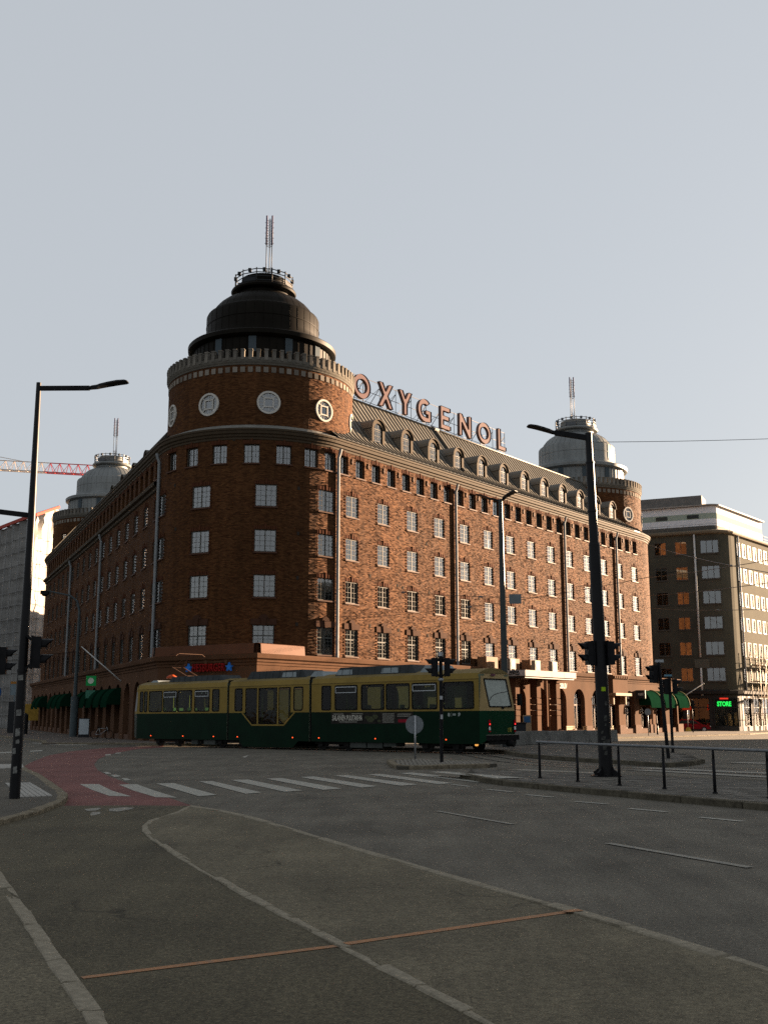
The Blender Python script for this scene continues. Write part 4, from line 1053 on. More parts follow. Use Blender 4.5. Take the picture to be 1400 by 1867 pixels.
# drain pipe beside the canopy
p, n = gline_r(29.6); mb = MB(); mb.tube([(p.x+n.x*.14, p.y+n.y*.14, -.4), (p.x+n.x*.14, p.y+n.y*.14, 4.8)], .09, 8); wpart('downpipe', mb.mesh('downpipe', pm('pipe_ochre', (.2,.13,.08), .6)))

# --- lettering
def text_mesh(s, size, depth, mat, bold=.0, align='CENTER', space=1.0):
    cu = bpy.data.curves.new('lettering', 'FONT'); cu.body = s; cu.size = size; cu.extrude = depth/2; cu.offset = bold; cu.align_x = align; cu.space_character = space; cu.resolution_u = 3
    ob = bpy.data.objects.new('tmp', cu); COL.objects.link(ob); bpy.context.view_layer.update()
    me = bpy.data.meshes.new_from_object(ob.evaluated_get(bpy.context.evaluated_depsgraph_get()))
    bpy.data.objects.remove(ob); bpy.data.curves.remove(cu)
    me.transform(Matrix.Rotation(math.pi/2, 4, 'X')); me.materials.clear(); me.materials.append(mat); me.name = 'lettering'
    return me
def sign_text(par, s, size, P, n, mat, depth=.05, bold=0., name='lettering', sx=1.0, space=1.0):
    return place(name, text_mesh(s, size, depth, mat, bold, space=space), par, P, math.atan2(n.x, -n.y), (sx, 1, 1))
# restaurant name with two stars on the corner
qc = K2+kd*(Lc*.56)+kn*.3
HRED = pm('dull_red_letters', (.17,.010,.009), .5); HBLU = pm('blue_star', (.012,.07,.22), .4, emit=(.03,.25,.9), es=.012)
sign_text(bb, 'HESBURGER', .72, (qc.x, qc.y, 4.42), kn, HRED, .16, .008, sx=.68, space=1.08)
star = [(.30*(1 if k % 2 == 0 else .42)*math.cos(R_(90+36*k)), .30*(1 if k % 2 == 0 else .42)*math.sin(R_(90+36*k))) for k in range(10)]
mb = MB(); mb.prism(star, -.08, .08); ms = mb.mesh('star', HBLU)
for t in (-1.75, 1.75): q = qc+kd*t; place('star', ms, bb, (q.x, q.y, 4.66), math.atan2(kn.x, -kn.y))
# canopy name panel (end face looks towards -d_r)
dn = -d_r; o_ = A_r+n_r*(cw*.56)+d_r*(cs0-.03)
sp_ = place('sign_panel', (lambda m_: (m_.box(-1.75, 1.75, -.02, .02, 4.76, 5.22), m_.mesh('sign_panel', pm('grey_sign_panel', (.33,.32,.31), .5)))[1])(MB()), bb, (o_.x, o_.y, 0), math.atan2(dn.x, -dn.y))
TXD = pm('black_lettering', (.012,.012,.012), .5)
sub('lettering', text_mesh('ARENA', .30, .02, TXD, .012), sp_, (.72, -.035, 4.985)); sub('lettering', text_mesh('NÄYTTÄMÖ', .20, .02, TXD, .004), sp_, (.72, -.035, 4.805))
mb = MB(); N = 20; mb.prism([(.2*math.cos(2*math.pi*k/N), .2*math.sin(2*math.pi*k/N)) for k in range(N)], -.03, .0); sub('sign_disc', mb.mesh('sign_disc', pm('red_sign_disc', (.35,.02,.02), .5)), sp_, (-.35, -.022, 4.99))
# shop lettering
p, n = gline_r(36.9); TXW = pm('white_lettering', (.55,.53,.48), .6)
p, n = gline_r(31.2); mb = MB(); pp = p+n*.1
sign_text(bb, 'CEBLEV', .62, (pp.x+d_r.x*1.1, pp.y+d_r.y*1.1, 4.02), n, pm('shop_letter_white', (.30,.29,.27), .6), .12, .03, sx=.75)
p, n = gline_r(arch_s[12]); pp = p-n*.32
sign_text(bb, 'FUNK', .55, (pp.x, pp.y, 3.2), n, TXW, .03, .012, sx=.75); sign_text(bb, 'SHOP', .55, (pp.x, pp.y, 2.5), n, TXW, .03, .012, sx=.75)
p, n = gline_r(arch_s[12]+1.7); mb = MB(); mb.box(-.07, .07, -1.0, 0, 0, .85); mb.box(-.085, -.07, -.8, -.2, .3, .55, 1); place('hanging_sign', mb.mesh('hanging_sign', [DKM, pm('sign_print', (.25,.25,.23), .6)]), bb, (p.x, p.y, 3.25), math.atan2(n.x, -n.y))
# flag pole on the far corner and on the left front
mb = MB(); q = E1-d_r*.5; mb.tube([(q.x, q.y, 3.0), (q.x+3.0, q.y-.6, 5.0)], [.05, .035], 8); mb.tube([(q.x+2.98, q.y-.6, 4.98), (q.x+3.08, q.y-.62, 5.05)], .09, 8); wpart('flag_pole', mb.mesh('flag_pole', pm('white_pole', (.5,.5,.48), .5)))
q = K2+d_l*13; mb = MB(); mb.tube([(q.x, q.y, 4.2), (q.x+n_l.x*3.0+d_l.x*1.2, q.y+n_l.y*3.0+d_l.y*1.2, 6.9)], [.06, .035], 8); wpart('flag_pole', mb.mesh('flag_pole', pm('white_pole', (.5,.5,.48), .5)))
# pharmacy style green signs and a red text strip on the left front
q = K2+d_l*22.5+n_l*.8; GRN = pm('green_sign', (.008,.10,.03), .5, emit=(.02,.5,.12), es=.012)
mb = MB(); mb.box(-.42, .42, -.08, .08, -.24, .60); mb.box(-.40, .40, -.07, .07, -1.3, -.62, 1)
place('projecting_sign', mb.mesh('projecting_sign', [GRN, pm('mint_sign', (.05,.16,.11), .5)]), bb, (q.x, q.y, 4.3), 0)
mb = MB(); N = 18; rr_ = [(.26*math.cos(2*math.pi*k/N), .26*math.sin(2*math.pi*k/N)) for k in range(N)]; mb.prism(rr_, -.10, -.085); place('sign_disc', mb.mesh('sign_disc', pm('pale_sign_disc', (.5,.55,.45), .5)), bb, (q.x, q.y, 4.48), 0)
q = K2+d_l*13.5+n_l*.05; sign_text(bb, 'RAVINTOLA' if False else '', .3, (q.x, q.y, 3.6), n_l, HRED) if False else None
# pavement round the building
side = [tuple((K2+n_l*(6.0+.02*s)+d_l*s).to_2d()) for s in (78, 60, 45, 30, 18, 8)]+[tuple((K2+n_l*5.2+kn*2.5).to_2d())]
fr = K1+kn*4.0+n_r*1.5
sw = side+[tuple((K2+kn*4.2+kd*1.5).to_2d()), (fr.x, fr.y)]
for s in (-4, 10, 25, 40, 55): q = A_r+n_r*(5.0+.09*s)+d_r*s; sw.append((q.x, q.y))
q = E1+n_r*8.5+d_r*6; sw.append((q.x, q.y)); q = E1+d_r*9+n_r*2; sw.append((q.x, q.y)); q = E2+d_r*6; sw.append((q.x, q.y))
sw += [(C1.x+4, C1.y+20), (F2.x+2, F2.y), (F2.x-1, F2.y+6)]
bpave = sheet('building_pavement', sw, .10, asphalt('pavement_asphalt', (.085,.07,.058), .2, .3, 40.), down=.16); struct(bpave)
kerb(bpave, sw[:len(side)+8], .3, .115, .2, 2.4)

# ================================================================ THE TRAM (local x: 0 at the rear end, negative towards the front; y away from the camera)
CREAM = pm('tram_cream', (.205,.140,.034), .5, spec=.06, var=.12, scale=1.5, dirt=.2); GREEN = pm('tram_green', (0.0016,0.0125,0.0055), .4, spec=.05, var=.25, scale=1.2, dirt=.25)
RUBBER = pm('black_rubber', (.010,.010,.010), .6); UNDER = pm('undercarriage', (.02,.019,.018), .7, var=.4, scale=4, dirt=.3); EQUIP = pm('roof_equipment', (.035,.04,.042), .5, var=.25, scale=3)
EQL = pm('roof_equipment_pale', (.20,.23,.24), .5, var=.15, scale=3); TINT = pm('tram_interior', (.10,.12,.085), .8, var=.3, scale=2)
tram = thing('tram', 'long three-part tram, cream above and dark green below, crossing the junction', 'tram', (T0.x, T0.y, gz(T0.y)+.012), rot=rz(TR_AZ+180))
tram.rotation_euler = (0, -.0055, rz(TR_AZ+180))
WD = 2.3; ZS, ZBELT, ZW0, ZW1, ZG, ZR = .42, 1.86, 1.95, 3.15, 3.26, 3.52
def lwall(x0, x1, z0, z1, ops, y, flip=False, depth=.05, m=0):
    mb = MB(); xs = sorted({x0, x1} | {round(o, 4) for q in ops for o in q[:2]}); zs = sorted({z0, z1} | {o for q in ops for o in q[2:]})
    for a, b in zip(xs, xs[1:]):
        for c, d in zip(zs, zs[1:]):
            if any(q[0] < (a+b)/2 < q[1] and q[2] < (c+d)/2 < q[3] for q in ops): continue
            p = [(a, y, c), (b, y, c), (b, y, d), (a, y, d)]; mb.face(p[::-1] if flip else p, m)
    s = -1 if flip else 1
    for a, b, c, d in ops:
        for p in ([(a, y, c), (a, y+s*depth, c), (a, y+s*depth, d), (a, y, d)], [(b, y, c), (b, y+s*depth, c), (b, y+s*depth, d), (b, y, d)], [(a, y, c), (b, y, c), (b, y+s*depth, c), (a, y+s*depth, c)], [(a, y, d), (b, y, d), (b, y+s*depth, d), (a, y+s*depth, d)]): mb.face(p, m)
    return mb
def rrect(w, h, r, n=4):
    P = []
    for cx, cz, a0 in ((w/2-r, -h/2+r, -90), (w/2-r, h/2-r, 0), (-w/2+r, h/2-r, 90), (-w/2+r, -h/2+r, 180)):
        for k in range(n+1): a = R_(a0+90*k/n); P.append((cx+r*math.cos(a), cz+r*math.sin(a)))
    return P
def gasket(x0, x1, z0, z1, y, name='window', vent=False, side=1, poly=None):
    w, h = x1-x0, z1-z0; P = poly or rrect(w-.10, h-.10, .10)
    Q = []
    if poly is None:
        for x, z in P: k = 1.0; Q.append((max(-w/2, min(w/2, x*(w/(w-.10)))), max(-h/2, min(h/2, z*(h/(h-.10))))))
        O = rrect(w+.02, h+.02, .12)
    mb = MB(); n = len(P); yy = y-.012*side
    for k in range(n):
        a, b = k, (k+1) % n
        q = [(O[a][0], yy, O[a][1]), (O[b][0], yy, O[b][1]), (P[b][0], yy, P[b][1]), (P[a][0], yy, P[a][1])]; mb.face(q if side > 0 else q[::-1])
        mb.face([(P[a][0], yy, P[a][1]), (P[b][0], yy, P[b][1]), (P[b][0], yy+.03*side, P[b][1]), (P[a][0], yy+.03*side, P[a][1])])
        mb.face([(O[a][0], yy, O[a][1]), (O[b][0], yy, O[b][1]), (O[b][0], yy+.01*side, O[b][1]), (O[a][0], yy+.01*side, O[a][1])])
    cx, cz = (x0+x1)/2, (z0+z1)/2
    f = sub(name, mb.mesh(name, RUBBER), tram, (cx, 0, cz))
    mb = MB(); q = [(x, yy+.015*side, z) for x, z in P]; mb.face(q if side > 0 else q[::-1]); sub('pane', mb.mesh('pane', TGLASS), f)
    if vent:
        mb = MB(); zt = h*.5-.09; zb = zt-.27
        for a, b in (((-w/2+.08, zt), (w/2-.08, zt)), ((-w/2+.08, zb), (w/2-.08, zb)), ((-w/2+.08, zb), (-w/2+.08, zt)), ((w/2-.08, zb), (w/2-.08, zt))): mb.bar((a[0], yy-.01*side, a[1]), (b[0], yy-.01*side, b[1]), .035, .035)
        sub('vent_frame', mb.mesh('vent_frame', pm('alu_trim', (.35,.37,.38), .4, .6)), f)
    return f
def section(x0, x1, wins, door=None):
    ops = [(-a, -b, ZW0, ZW1) for a, b, v in wins]
    if door: ops.append((-door[0], -door[1], 1.24, ZW1))
    up = [(a, b, max(c, ZBELT), d) for a, b, c, d in ops]
    for y, fl, sd in ((0, False, 1), (WD, True, -1)):
        mb = lwall(x0, x1, ZBELT, ZG, up, y, fl)
        m2 = lwall(x0, x1, ZG, ZR, [], y+.05*sd, fl)           # the fascia leans in a little
        mb.v += []; k = len(mb.v)
        mb.face([(x0, y, ZG), (x1, y, ZG), (x1, y+.07*sd, ZR), (x0, y+.07*sd, ZR)][::sd])
        sub('upper_side', mb.mesh('upper_side', CREAM), tram)
        lo = [(a, b, c, ZBELT) for a, b, c, d in ops if c < ZBELT]
        sub('lower_side', lwall(x0, x1, ZS, ZBELT, lo, y, fl).mesh('lower_side', GREEN), tram)
        mb = MB(); mb.box(x0, x1, y-.012*sd if sd > 0 else y-.0, y+.0 if sd > 0 else y+.012, ZG-.015, ZG+.01); sub('rain_gutter', mb.mesh('rain_gutter', pm('gutter_brown', (.12,.085,.03), .6)), tram)
    # roof
    mb = MB(); n = 10; P = [(.07+(WD-.14)*k/n, ZR+.24*math.sin(math.pi*k/n)**.8) for k in range(n+1)]
    for a, b in zip(P, P[1:]): mb.face([(x0, a[0], a[1]), (x1, a[0], a[1]), (x1, b[0], b[1]), (x0, b[0], b[1])], 0, None, True)
    for x in (x0, x1):
        mb.face([(x, y, z) for y, z in P]) if x == x0 else mb.face([(x, y, z) for y, z in P[::-1]])
    sub('roof', mb.mesh('roof', pm('tram_roof', (.16,.12,.05), .5, var=.15, scale=1.5, dirt=.2)), tram)
    mb = MB(); mb.box(x0+.02, x1-.02, .06, WD-.06, .80, .86); mb.box(x0+.02, x1-.02, .05, WD-.05, .44, .5); mb.box(x0+.02, x1-.02, .1, WD-.1, 3.4, 3.44)
    mb.box(x0, x0+.03, .02, .4, ZS, ZR-.05); mb.box(x0, x0+.03, WD-.4, WD-.02, ZS, ZR-.05); mb.box(x1-.03, x1, .02, .4, ZS, ZR-.05); mb.box(x1-.03, x1, WD-.4, WD-.02, ZS, ZR-.05)
    sub('interior_shell', mb.mesh('interior_shell', TINT), tram)
    for a, b, v in wins:
        gasket(-a, -b, ZW0, ZW1, 0, vent=v); gasket(-a, -b, ZW0, ZW1, WD, side=-1)
S3 = [(9.83,9.17,0),(8.90,7.37,1),(7.12,5.62,0),(5.51,4.04,0),(3.90,2.39,1),(2.04,.30,0)]
S2 = [(16.48,15.85,0),(11.86,11.17,0)]
S1 = [(25.1,24.78,0),(24.7,24.37,0),(24.21,22.94,0),(22.83,21.54,1),(21.49,20.18,0),(19.94,18.63,1),(18.39,17.78,0)]
section(-10.55, -.02, S3); section(-16.95, -10.72, S2, (15.62, 12.08)); section(-25.35, -17.12, S1)
# low-floor doors of the middle part: three panes, the outer ones cut off at the lower corner
def poly_pane(P, y, side, name):
    cx = sum(p[0] for p in P)/len(P); cz = sum(p[1] for p in P)/len(P); mb = MB(); n = len(P)
    I = [(cx+(x-cx)*.93, cz+(z-cz)*.965) for x, z in P]; yy = y-.014*side
    for k in range(n):
        a, b = k, (k+1) % n
        mb.face([(P[a][0], yy, P[a][1]), (P[b][0], yy, P[b][1]), (I[b][0], yy, I[b][1]), (I[a][0], yy, I[a][1])])
        mb.face([(I[a][0], yy, I[a][1]), (I[b][0], yy, I[b][1]), (I[b][0], yy+.03*side, I[b][1]), (I[a][0], yy+.03*side, I[a][1])])
    f = sub(name, mb.mesh(name, RUBBER), tram)
    mb = MB(); mb.face([(x, yy+.014*side, z) for x, z in I]); sub('pane', mb.mesh('pane', TGLASS), f)
for y, sd in ((0, 1), (WD, -1)):
    L1, L2_, M1, M2, Rr1, Rr2 = -15.58, -14.66, -14.55, -13.08, -12.98, -12.10
    poly_pane([(L1, 1.70), (L1+.55, 1.26), (L2_, 1.26), (L2_, 3.13), (L1, 3.13)], y, sd, 'door'); poly_pane([(M1, 1.26), (M2, 1.26), (M2, 3.13), (M1, 3.13)], y, sd, 'door'); poly_pane([(Rr1, 1.26), (Rr2-.5, 1.26), (Rr2, 1.70), (Rr2, 3.13), (Rr1, 3.13)], y, sd, 'door')
    mb = MB(); yy = y-.004*sd; y2 = y-.02*sd
    for x in ((L2_+M1)/2, (M2+Rr1)/2): mb.bar((x, y, 1.24), (x, y, 3.15), .11, .03, up=(0,1,0))
    mb.bar((L1+.5, y, 1.22), (Rr2-.45, y, 1.22), .07, .03, up=(0,1,0)); mb.bar((L1+.52, y, 1.22), (L1-.28, y, 1.86), .07, .03, up=(0,1,0)); mb.bar((Rr2-.47, y, 1.22), (Rr2+.33, y, 1.86), .07, .03, up=(0,1,0))
    sub('door_trim', mb.mesh('door_trim', CREAM), tram)
    mb = MB(); mb.face([(-15.62, y-.002*sd, 1.24), (-15.1, y-.002*sd, 1.24), (-15.62, y-.002*sd, 1.68)]); mb.face([(-12.08, y-.002*sd, 1.24), (-12.08, y-.002*sd, 1.68), (-12.6, y-.002*sd, 1.24)]); sub('door_corner', mb.mesh('door_corner', GREEN), tram)
    # dropped skirt of the low floor part
    mb = MB(); q = [(-16.1, y+.002*sd, .43), (-15.75, y+.002*sd, .10), (-11.9, y+.002*sd, .10), (-11.5, y+.002*sd, .43)]; mb.face(q if sd > 0 else q[::-1]); sub('skirt', mb.mesh('skirt', GREEN), tram)
# bellows
for x in (-10.72, -17.12):
    mb = MB(); a, b = (x, x+.17)
    for k in range(4): xx = a+.17*k/4; mb.box(xx+.004, xx+.038, .06+.02*(k % 2), WD-.06-.02*(k % 2), .5, ZR+.1)
    sub('bellows', mb.mesh('bellows', RUBBER), tram)
# rear end
def rear():
    pl0 = lambda z: .34 if z <= ZBELT else .34-(z-ZBELT)*.235
    yi0, yi1 = .14, WD-.14
    mb = MB()
    for y0_, y1_, s in ((0, yi0, 1), (WD, yi1, -1)):         # corner cheeks
        q = [(-.02, y0_, ZBELT), (pl0(ZBELT), y1_, ZBELT), (pl0(3.5), y1_, 3.5), (-.02, y0_+.07*s, 3.5)]; mb.face(q if s > 0 else q[::-1])
    o = (.32, WD-.32, 2.04, 3.26)
    P = lambda y, z: (pl0(z), y, z)
    for q in ([(yi0, ZBELT), (yi1, ZBELT), (o[1], o[2]), (o[0], o[2])], [(o[1], o[2]), (yi1, ZBELT), (yi1, 3.5), (o[1], o[3])], [(o[0], o[3]), (o[1], o[3]), (yi1, 3.5), (yi0, 3.5)], [(yi0, ZBELT), (o[0], o[2]), (o[0], o[3]), (yi0, 3.5)]): mb.face([P(*t) for t in q])
    n = 10; T = [(yi0+(yi1-yi0)*k/n, 3.5+.24*math.sin(math.pi*k/n)**.8) for k in range(n+1)]
    for a, b in zip(T, T[1:]):
        mb.face([(pl0(3.5), a[0], 3.5), (pl0(3.5), b[0], 3.5), (pl0(3.5)-.03, b[0], b[1]), (pl0(3.5)-.03, a[0], a[1])]); mb.face([(pl0(3.5)-.03, a[0], a[1]), (pl0(3.5)-.03, b[0], b[1]), (-.03, b[0], b[1]+.02), (-.03, a[0], a[1]+.02)])
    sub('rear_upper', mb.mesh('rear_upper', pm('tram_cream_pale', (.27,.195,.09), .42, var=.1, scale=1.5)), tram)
    mb = MB()
    for y0_, y1_, s in ((0, yi0, 1), (WD, yi1, -1)):
        q = [(-.02, y0_, ZS), (.34, y1_, ZS+.2), (.34, y1_, ZBELT), (-.02, y0_, ZBELT)]; mb.face(q if s > 0 else q[::-1])
    mb.face([(.34, yi0, ZS+.2), (.34, yi1, ZS+.2), (.34, yi1, ZBELT), (.34, yi0, ZBELT)])
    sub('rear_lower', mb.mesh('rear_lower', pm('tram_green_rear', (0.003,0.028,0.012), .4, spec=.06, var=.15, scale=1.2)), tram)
    mb = MB(); rim = .045
    Q = [(o[0], o[2]), (o[1], o[2]), (o[1], o[3]), (o[0], o[3])]
    for a, b in zip(Q, Q[1:]+Q[:1]): mb.bar(P(*a), P(*b), .07, .05)
    w = sub('rear_window', mb.mesh('rear_window', RUBBER), tram)
    mb = MB(); mb.face([(pl0(z)-.01, y, z) for y, z in Q]); sub('pane', mb.mesh('pane', pm('rear_glass_sky_glare', (.27,.30,.275), .12, var=.12, scale=2.5)), w)  # milky base colour stands in for sky reflection and sun haze on dirty glass
    mb = MB(); mb.tube([P(.42, 2.30), P(.60, 2.45), P(.85, 2.56), P(1.2, 2.64), P(1.9, 2.72)], .012, 5); mb.bar(P(1.2, 1.98), P(1.9, 2.08), .03); mb.bar(P(1.2, 1.98), P(1.35, 1.98), .08, .06); sub('wiper', mb.mesh('wiper', RUBBER), tram)
    for y in (.20, WD-.20):
        mb = MB(); mb.box(.34, .375, y-.075, y+.075, .92, 1.48); f = sub('tail_light', mb.mesh('tail_light', RUBBER), tram)
        mb = MB(); mb.box(.375, .395, y-.055, y+.055, 1.24, 1.46); mb.box(.375, .395, y-.055, y+.055, .94, 1.0); sub('red_lens', mb.mesh('red_lens', pm('red_lens', (.30,.006,.01), .2)), f)
        mb = MB(); mb.box(.395, .405, y-.03, y+.03, 1.25, 1.31); sub('lit_lens', mb.mesh('lit_lens', pm('lit_red', (.6,.02,.02), .3, emit=(1,.03,.03), es=.3)), f)
        mb = MB(); mb.box(.375, .393, y-.055, y+.055, 1.03, 1.17); sub('white_lens', mb.mesh('white_lens', pm('white_lens', (.6,.6,.57), .2)), f)
    mb = MB(); mb.box(.30, .50, .05, WD-.05, .58, .80); mb.box(.30, .44, .2, WD-.2, .40, .58); mb.tube([(.4, WD/2+.3, .45), (.75, WD/2+.35, .42)], .14, 8); sub('bumper', mb.mesh('bumper', RUBBER), tram)
    mb = MB(); mb.box(.33, .52, .02, WD-.02, .80, .825); sub('bumper_trim', mb.mesh('bumper_trim', pm('bumper_grey', (.16,.15,.13), .5)), tram)
    mb = MB(); mb.box(.02, .05, .85, 1.15, 3.40, 3.49); sub('route_lamp', mb.mesh('route_lamp', pm('dim_purple_lens', (.12,.05,.07), .3)), tram, (.0, 0, 0))
    mb = MB(); mb.tube([(.2, WD+.02, 2.35), (.35, WD+.25, 2.35)], .025, 6); mb.box(.25, .42, WD+.18, WD+.36, 2.1, 2.62); sub('side_mirror', mb.mesh('side_mirror', RUBBER), tram)
rear()
# front end (faces away to the left)
mb = MB(); mb.face([(-25.35, 0, ZBELT), (-25.35, .07, ZR), (-25.75, .25, 3.4), (-25.9, .22, ZBELT)][::-1]); mb.face([(-25.9, .22, ZBELT), (-25.75, .25, 3.4), (-25.75, WD-.25, 3.4), (-25.9, WD-.22, ZBELT)][::-1]); mb.face([(-25.35, .07, ZR), (-25.35, WD-.07, ZR), (-25.75, WD-.25, 3.4), (-25.75, .25, 3.4)]); sub('front_upper', mb.mesh('front_upper', CREAM), tram)
mb = MB(); mb.face([(-25.35, 0, ZS), (-25.35, 0, ZBELT), (-25.9, .22, ZBELT), (-25.85, .22, ZS+.1)]); mb.face([(-25.9, .22, ZBELT), (-25.85, .22, ZS+.1), (-25.85, WD-.22, ZS+.1), (-25.9, WD-.22, ZBELT)]); sub('front_lower', mb.mesh('front_lower', GREEN), tram)
mb = MB(); mb.face([(-25.42, .015, 2.0), (-25.40, .075, 3.12), (-25.72, .20, 3.12), (-25.84, .185, 2.0)][::-1]); sub('front_side_window', mb.mesh('front_side_window', pm('dark_tram_glass', (.012,.014,.014), .08)), tram)
# roof equipment
def equip(x0, x1, y0, y1, z0, z1, m, sl=.35):
    mb = MB(); A = [(x0, y0, z0), (x1, y0, z0), (x1, y1, z0), (x0, y1, z0)]; T = [(x0+sl, y0+.08, z1), (x1-sl, y0+.08, z1), (x1-sl, y1-.08, z1), (x0+sl, y1-.08, z1)]
    mb.face(T, 0)
    for k in range(4): mb.face([A[k], A[(k+1) % 4], T[(k+1) % 4], T[k]], 0)
    n = int((x1-x0)/.5)
    for k in range(1, n): x = x0+(x1-x0)*k/n; mb.bar((x, y0+.01, z0+.02), (x, y0+.075, z1-.03), .04, .03, 0)
    return mb.mesh('roof_box', m)
for a in ((-9.3, -3.9, .35, 1.95, 3.58, 4.04, EQUIP), (-16.0, -11.3, .35, 1.95, 3.58, 4.04, EQUIP), (-23.0, -17.9, .4, 1.9, 3.58, 3.96, EQUIP), (-3.8, -2.6, .4, 1.9, 3.6, 3.98, EQL), (-11.2, -10.0, .4, 1.9, 3.56, 3.92, EQL), (-25.0, -23.9, .5, 1.8, 3.58, 3.8, EQL)): sub('roof_box', equip(*a), tram)
for x in (-5.6, -12.6, -8.6): mb = MB(); mb.face([(x-.55, .352, 3.68), (x+.55, .352, 3.68), (x+.5, .40, 3.93), (x-.5, .40, 3.93)]); sub('roof_hatch', mb.mesh('roof_hatch', EQL), tram)
# pantograph over the front part
mb = MB(); xb = -21.6
for y in (.75, 1.55): mb.bar((xb, y, 3.95), (xb-1.5, y, 4.55), .05); mb.bar((xb-1.5, y, 4.55), (xb-.3, 1.15, 5.25), .035)
mb.bar((xb-1.5, .75, 4.55), (xb-1.5, 1.55, 4.55), .05); mb.bar((xb-.3, .3, 5.28), (xb-.3, 2.0, 5.28), .05, .03); mb.bar((xb-.3, .3, 5.28), (xb-.3, .1, 5.15), .03); mb.bar((xb-.3, 2.0, 5.28), (xb-.3, 2.2, 5.15), .03)
mb.box(xb-.1, xb+.2, .6, 1.7, 3.85, 4.0); sub('pantograph', mb.mesh('pantograph', RUST), tram)
mb = MB(); mb.tube([(-23.3, .9, 3.9), (-23.3, .9, 4.0)], [.32, .3], 16); mb.tube([(-23.3, .9, 4.0), (-23.3, .9, 4.12)], [.3, .1], 16); sub('warning_dome', mb.mesh('warning_dome', pm('orange_dome', (.35,.06,.02), .4)), tram)
# bogies and under-floor boxes
def wheel_mesh():
    mb = MB(); N = 22
    for y0_, y1_, r in ((-.06, .06, .33), (-.09, -.06, .2)):
        P = [(r*math.cos(2*math.pi*k/N), r*math.sin(2*math.pi*k/N)) for k in range(N)]; mb.prism(P, y0_, y1_)
    P = [(.09*math.cos(2*math.pi*k/10), .09*math.sin(2*math.pi*k/10)) for k in range(10)]; mb.prism(P, -.13, -.09)
    return mb.mesh('wheel', UNDER)
WHM = wheel_mesh()
for t in (2.4, 9.2, 17.0, 22.6):
    mb = MB(); mb.box(-t-1.35, -t+1.35, .28, .36, .30, .46); mb.box(-t-1.2, -t+1.2, .30, .34, .14, .20); mb.box(-t-1.0, -t+1.0, .4, 1.9, .28, .5)
    for x in (-.9, .9): mb.box(-t+x-.16, -t+x+.16, .2, .32, .2, .48)
    bg_ = sub('bogie', mb.mesh('bogie', UNDER), tram)
    for x in (-.9, .9):
        for y in (.42, 1.88): sub('wheel', WHM, bg_, (-t+x, y, .33))
for a in ((-8.0, -6.9), (-6.85, -5.85), (-5.8, -5.0), (-20.3, -19.7), (-19.2, -18.2)): mb = MB(); mb.box(a[0]+.02, a[1]-.02, .12, .8, .16 if a[1] < -5.4 else .24, .43); sub('equipment_box', mb.mesh('equipment_box', pm('grey_underbox', (.06,.065,.06), .6, var=.2, dirt=.3)), tram)
# marker lamps
mb = MB(); mb.box(-.026, .026, -.02, .01, -.024, .024); mk = mb.mesh('marker_lamp', pm('orange_marker', (.4,.06,.02), .4, emit=(1,.09,.02), es=.32))
for t in (1.9, 6.2, 10.0, 11.9, 16.2, 18.2, 20.9, 23.9): sub('marker_lamp', mk, tram, (-t, -.002, .60))
mb = MB(); mb.tube([(-.25, -.05, .28), (-.25, .05, .28)], .07, 10); sub('marker_lamp', mb.mesh('marker_lamp', pm('amber_marker', (.55,.28,.06), .4, emit=(1,.45,.1), es=.12)), tram, (-.1, .2, .12))
# seats and poles seen through the windows
mb = MB(); mb.box(-.22, .22, 0, .45, .38, .46); mb.box(.16, .24, 0, .45, .46, 1.15); mb.box(.17, .23, .08, .37, 1.15, 1.32); mb.box(-.05, .05, .15, .3, 0, .38); stm = mb.mesh('seat', pm('seat_green', (.16,.24,.13), .7, var=.2))
for x in (-8.4, -7.3, -6.2, -5.1, -4.2, -3.3, -2.2, -1.3, -23.6, -22.5, -21.2, -20.3, -19.2):
    for y in (.25, 1.5): sub('seat', stm, tram, (x, y, .86))
mb = MB(); mb.tube([(0,0,.86), (0,0,3.4)], .022, 6); plm = mb.mesh('grab_pole', pm('yellow_pole', (.5,.38,.06), .4, var=.05))
for x in (-8.9, -6.6, -3.7, -15.2, -13.0, -23.0, -21.5, -20.2): sub('grab_pole', plm, tram, (x, .85, 0))
# a sheet in the cab and the advert along the side
mb = MB(); mb.box(-9.15, -3.82, -.008, -.002, 1.29, 1.83); ad = sub('advert_panel', mb.mesh('advert_panel', pm('advert_print', (.018,.016,.014), .4, var=.7, scale=2.2)), tram)
mb = MB(); mb.box(-4.75, -4.0, -.012, -.0085, 1.36, 1.50); sub('advert_patch', mb.mesh('advert_patch', pm('advert_red', (.20,.01,.02), .4)), ad)
ADT = pm('advert_white', (.42,.40,.34), .5)
sub('lettering', text_mesh('SALAINEN PUUTARHA', .36, .004, ADT, .006), ad, (-8.05, -.012, 1.45), 0, (.56, 1, 1))
mb = MB(); rnd = random.Random(5)
for x0, x1, z in ((-9.0, -8.3, 1.74), (-7.75, -7.0, 1.75), (-8.6, -7.4, 1.36)): mb.box(x0, x1, -.011, -.0085, z, z+.035)
for k in range(5): mb.box(-5.75+.03*rnd.random(), -5.05+.08*rnd.random(), -.011, -.0085, 1.73-.093*k, 1.765-.093*k)
for k in range(2): mb.box(-4.8, -3.95-.05*k, -.011, -.0085, 1.72-.09*k, 1.755-.09*k)
stuff(sub('advert_small_print', mb.mesh('advert_small_print', pm('advert_grey', (.22,.21,.18), .5)), ad))
mb = MB()
for x, z, s in ((-6.5, 1.5, .22), (-6.2, 1.62, .16), (-5.95, 1.42, .1), (-6.75, 1.6, .12)): mb.prism([(x+s*math.cos(k)*1.2, z+s*math.sin(k)*.7) for k in (0, 1, 2, 3, 4, 5.2)], -.0105, -.0085)
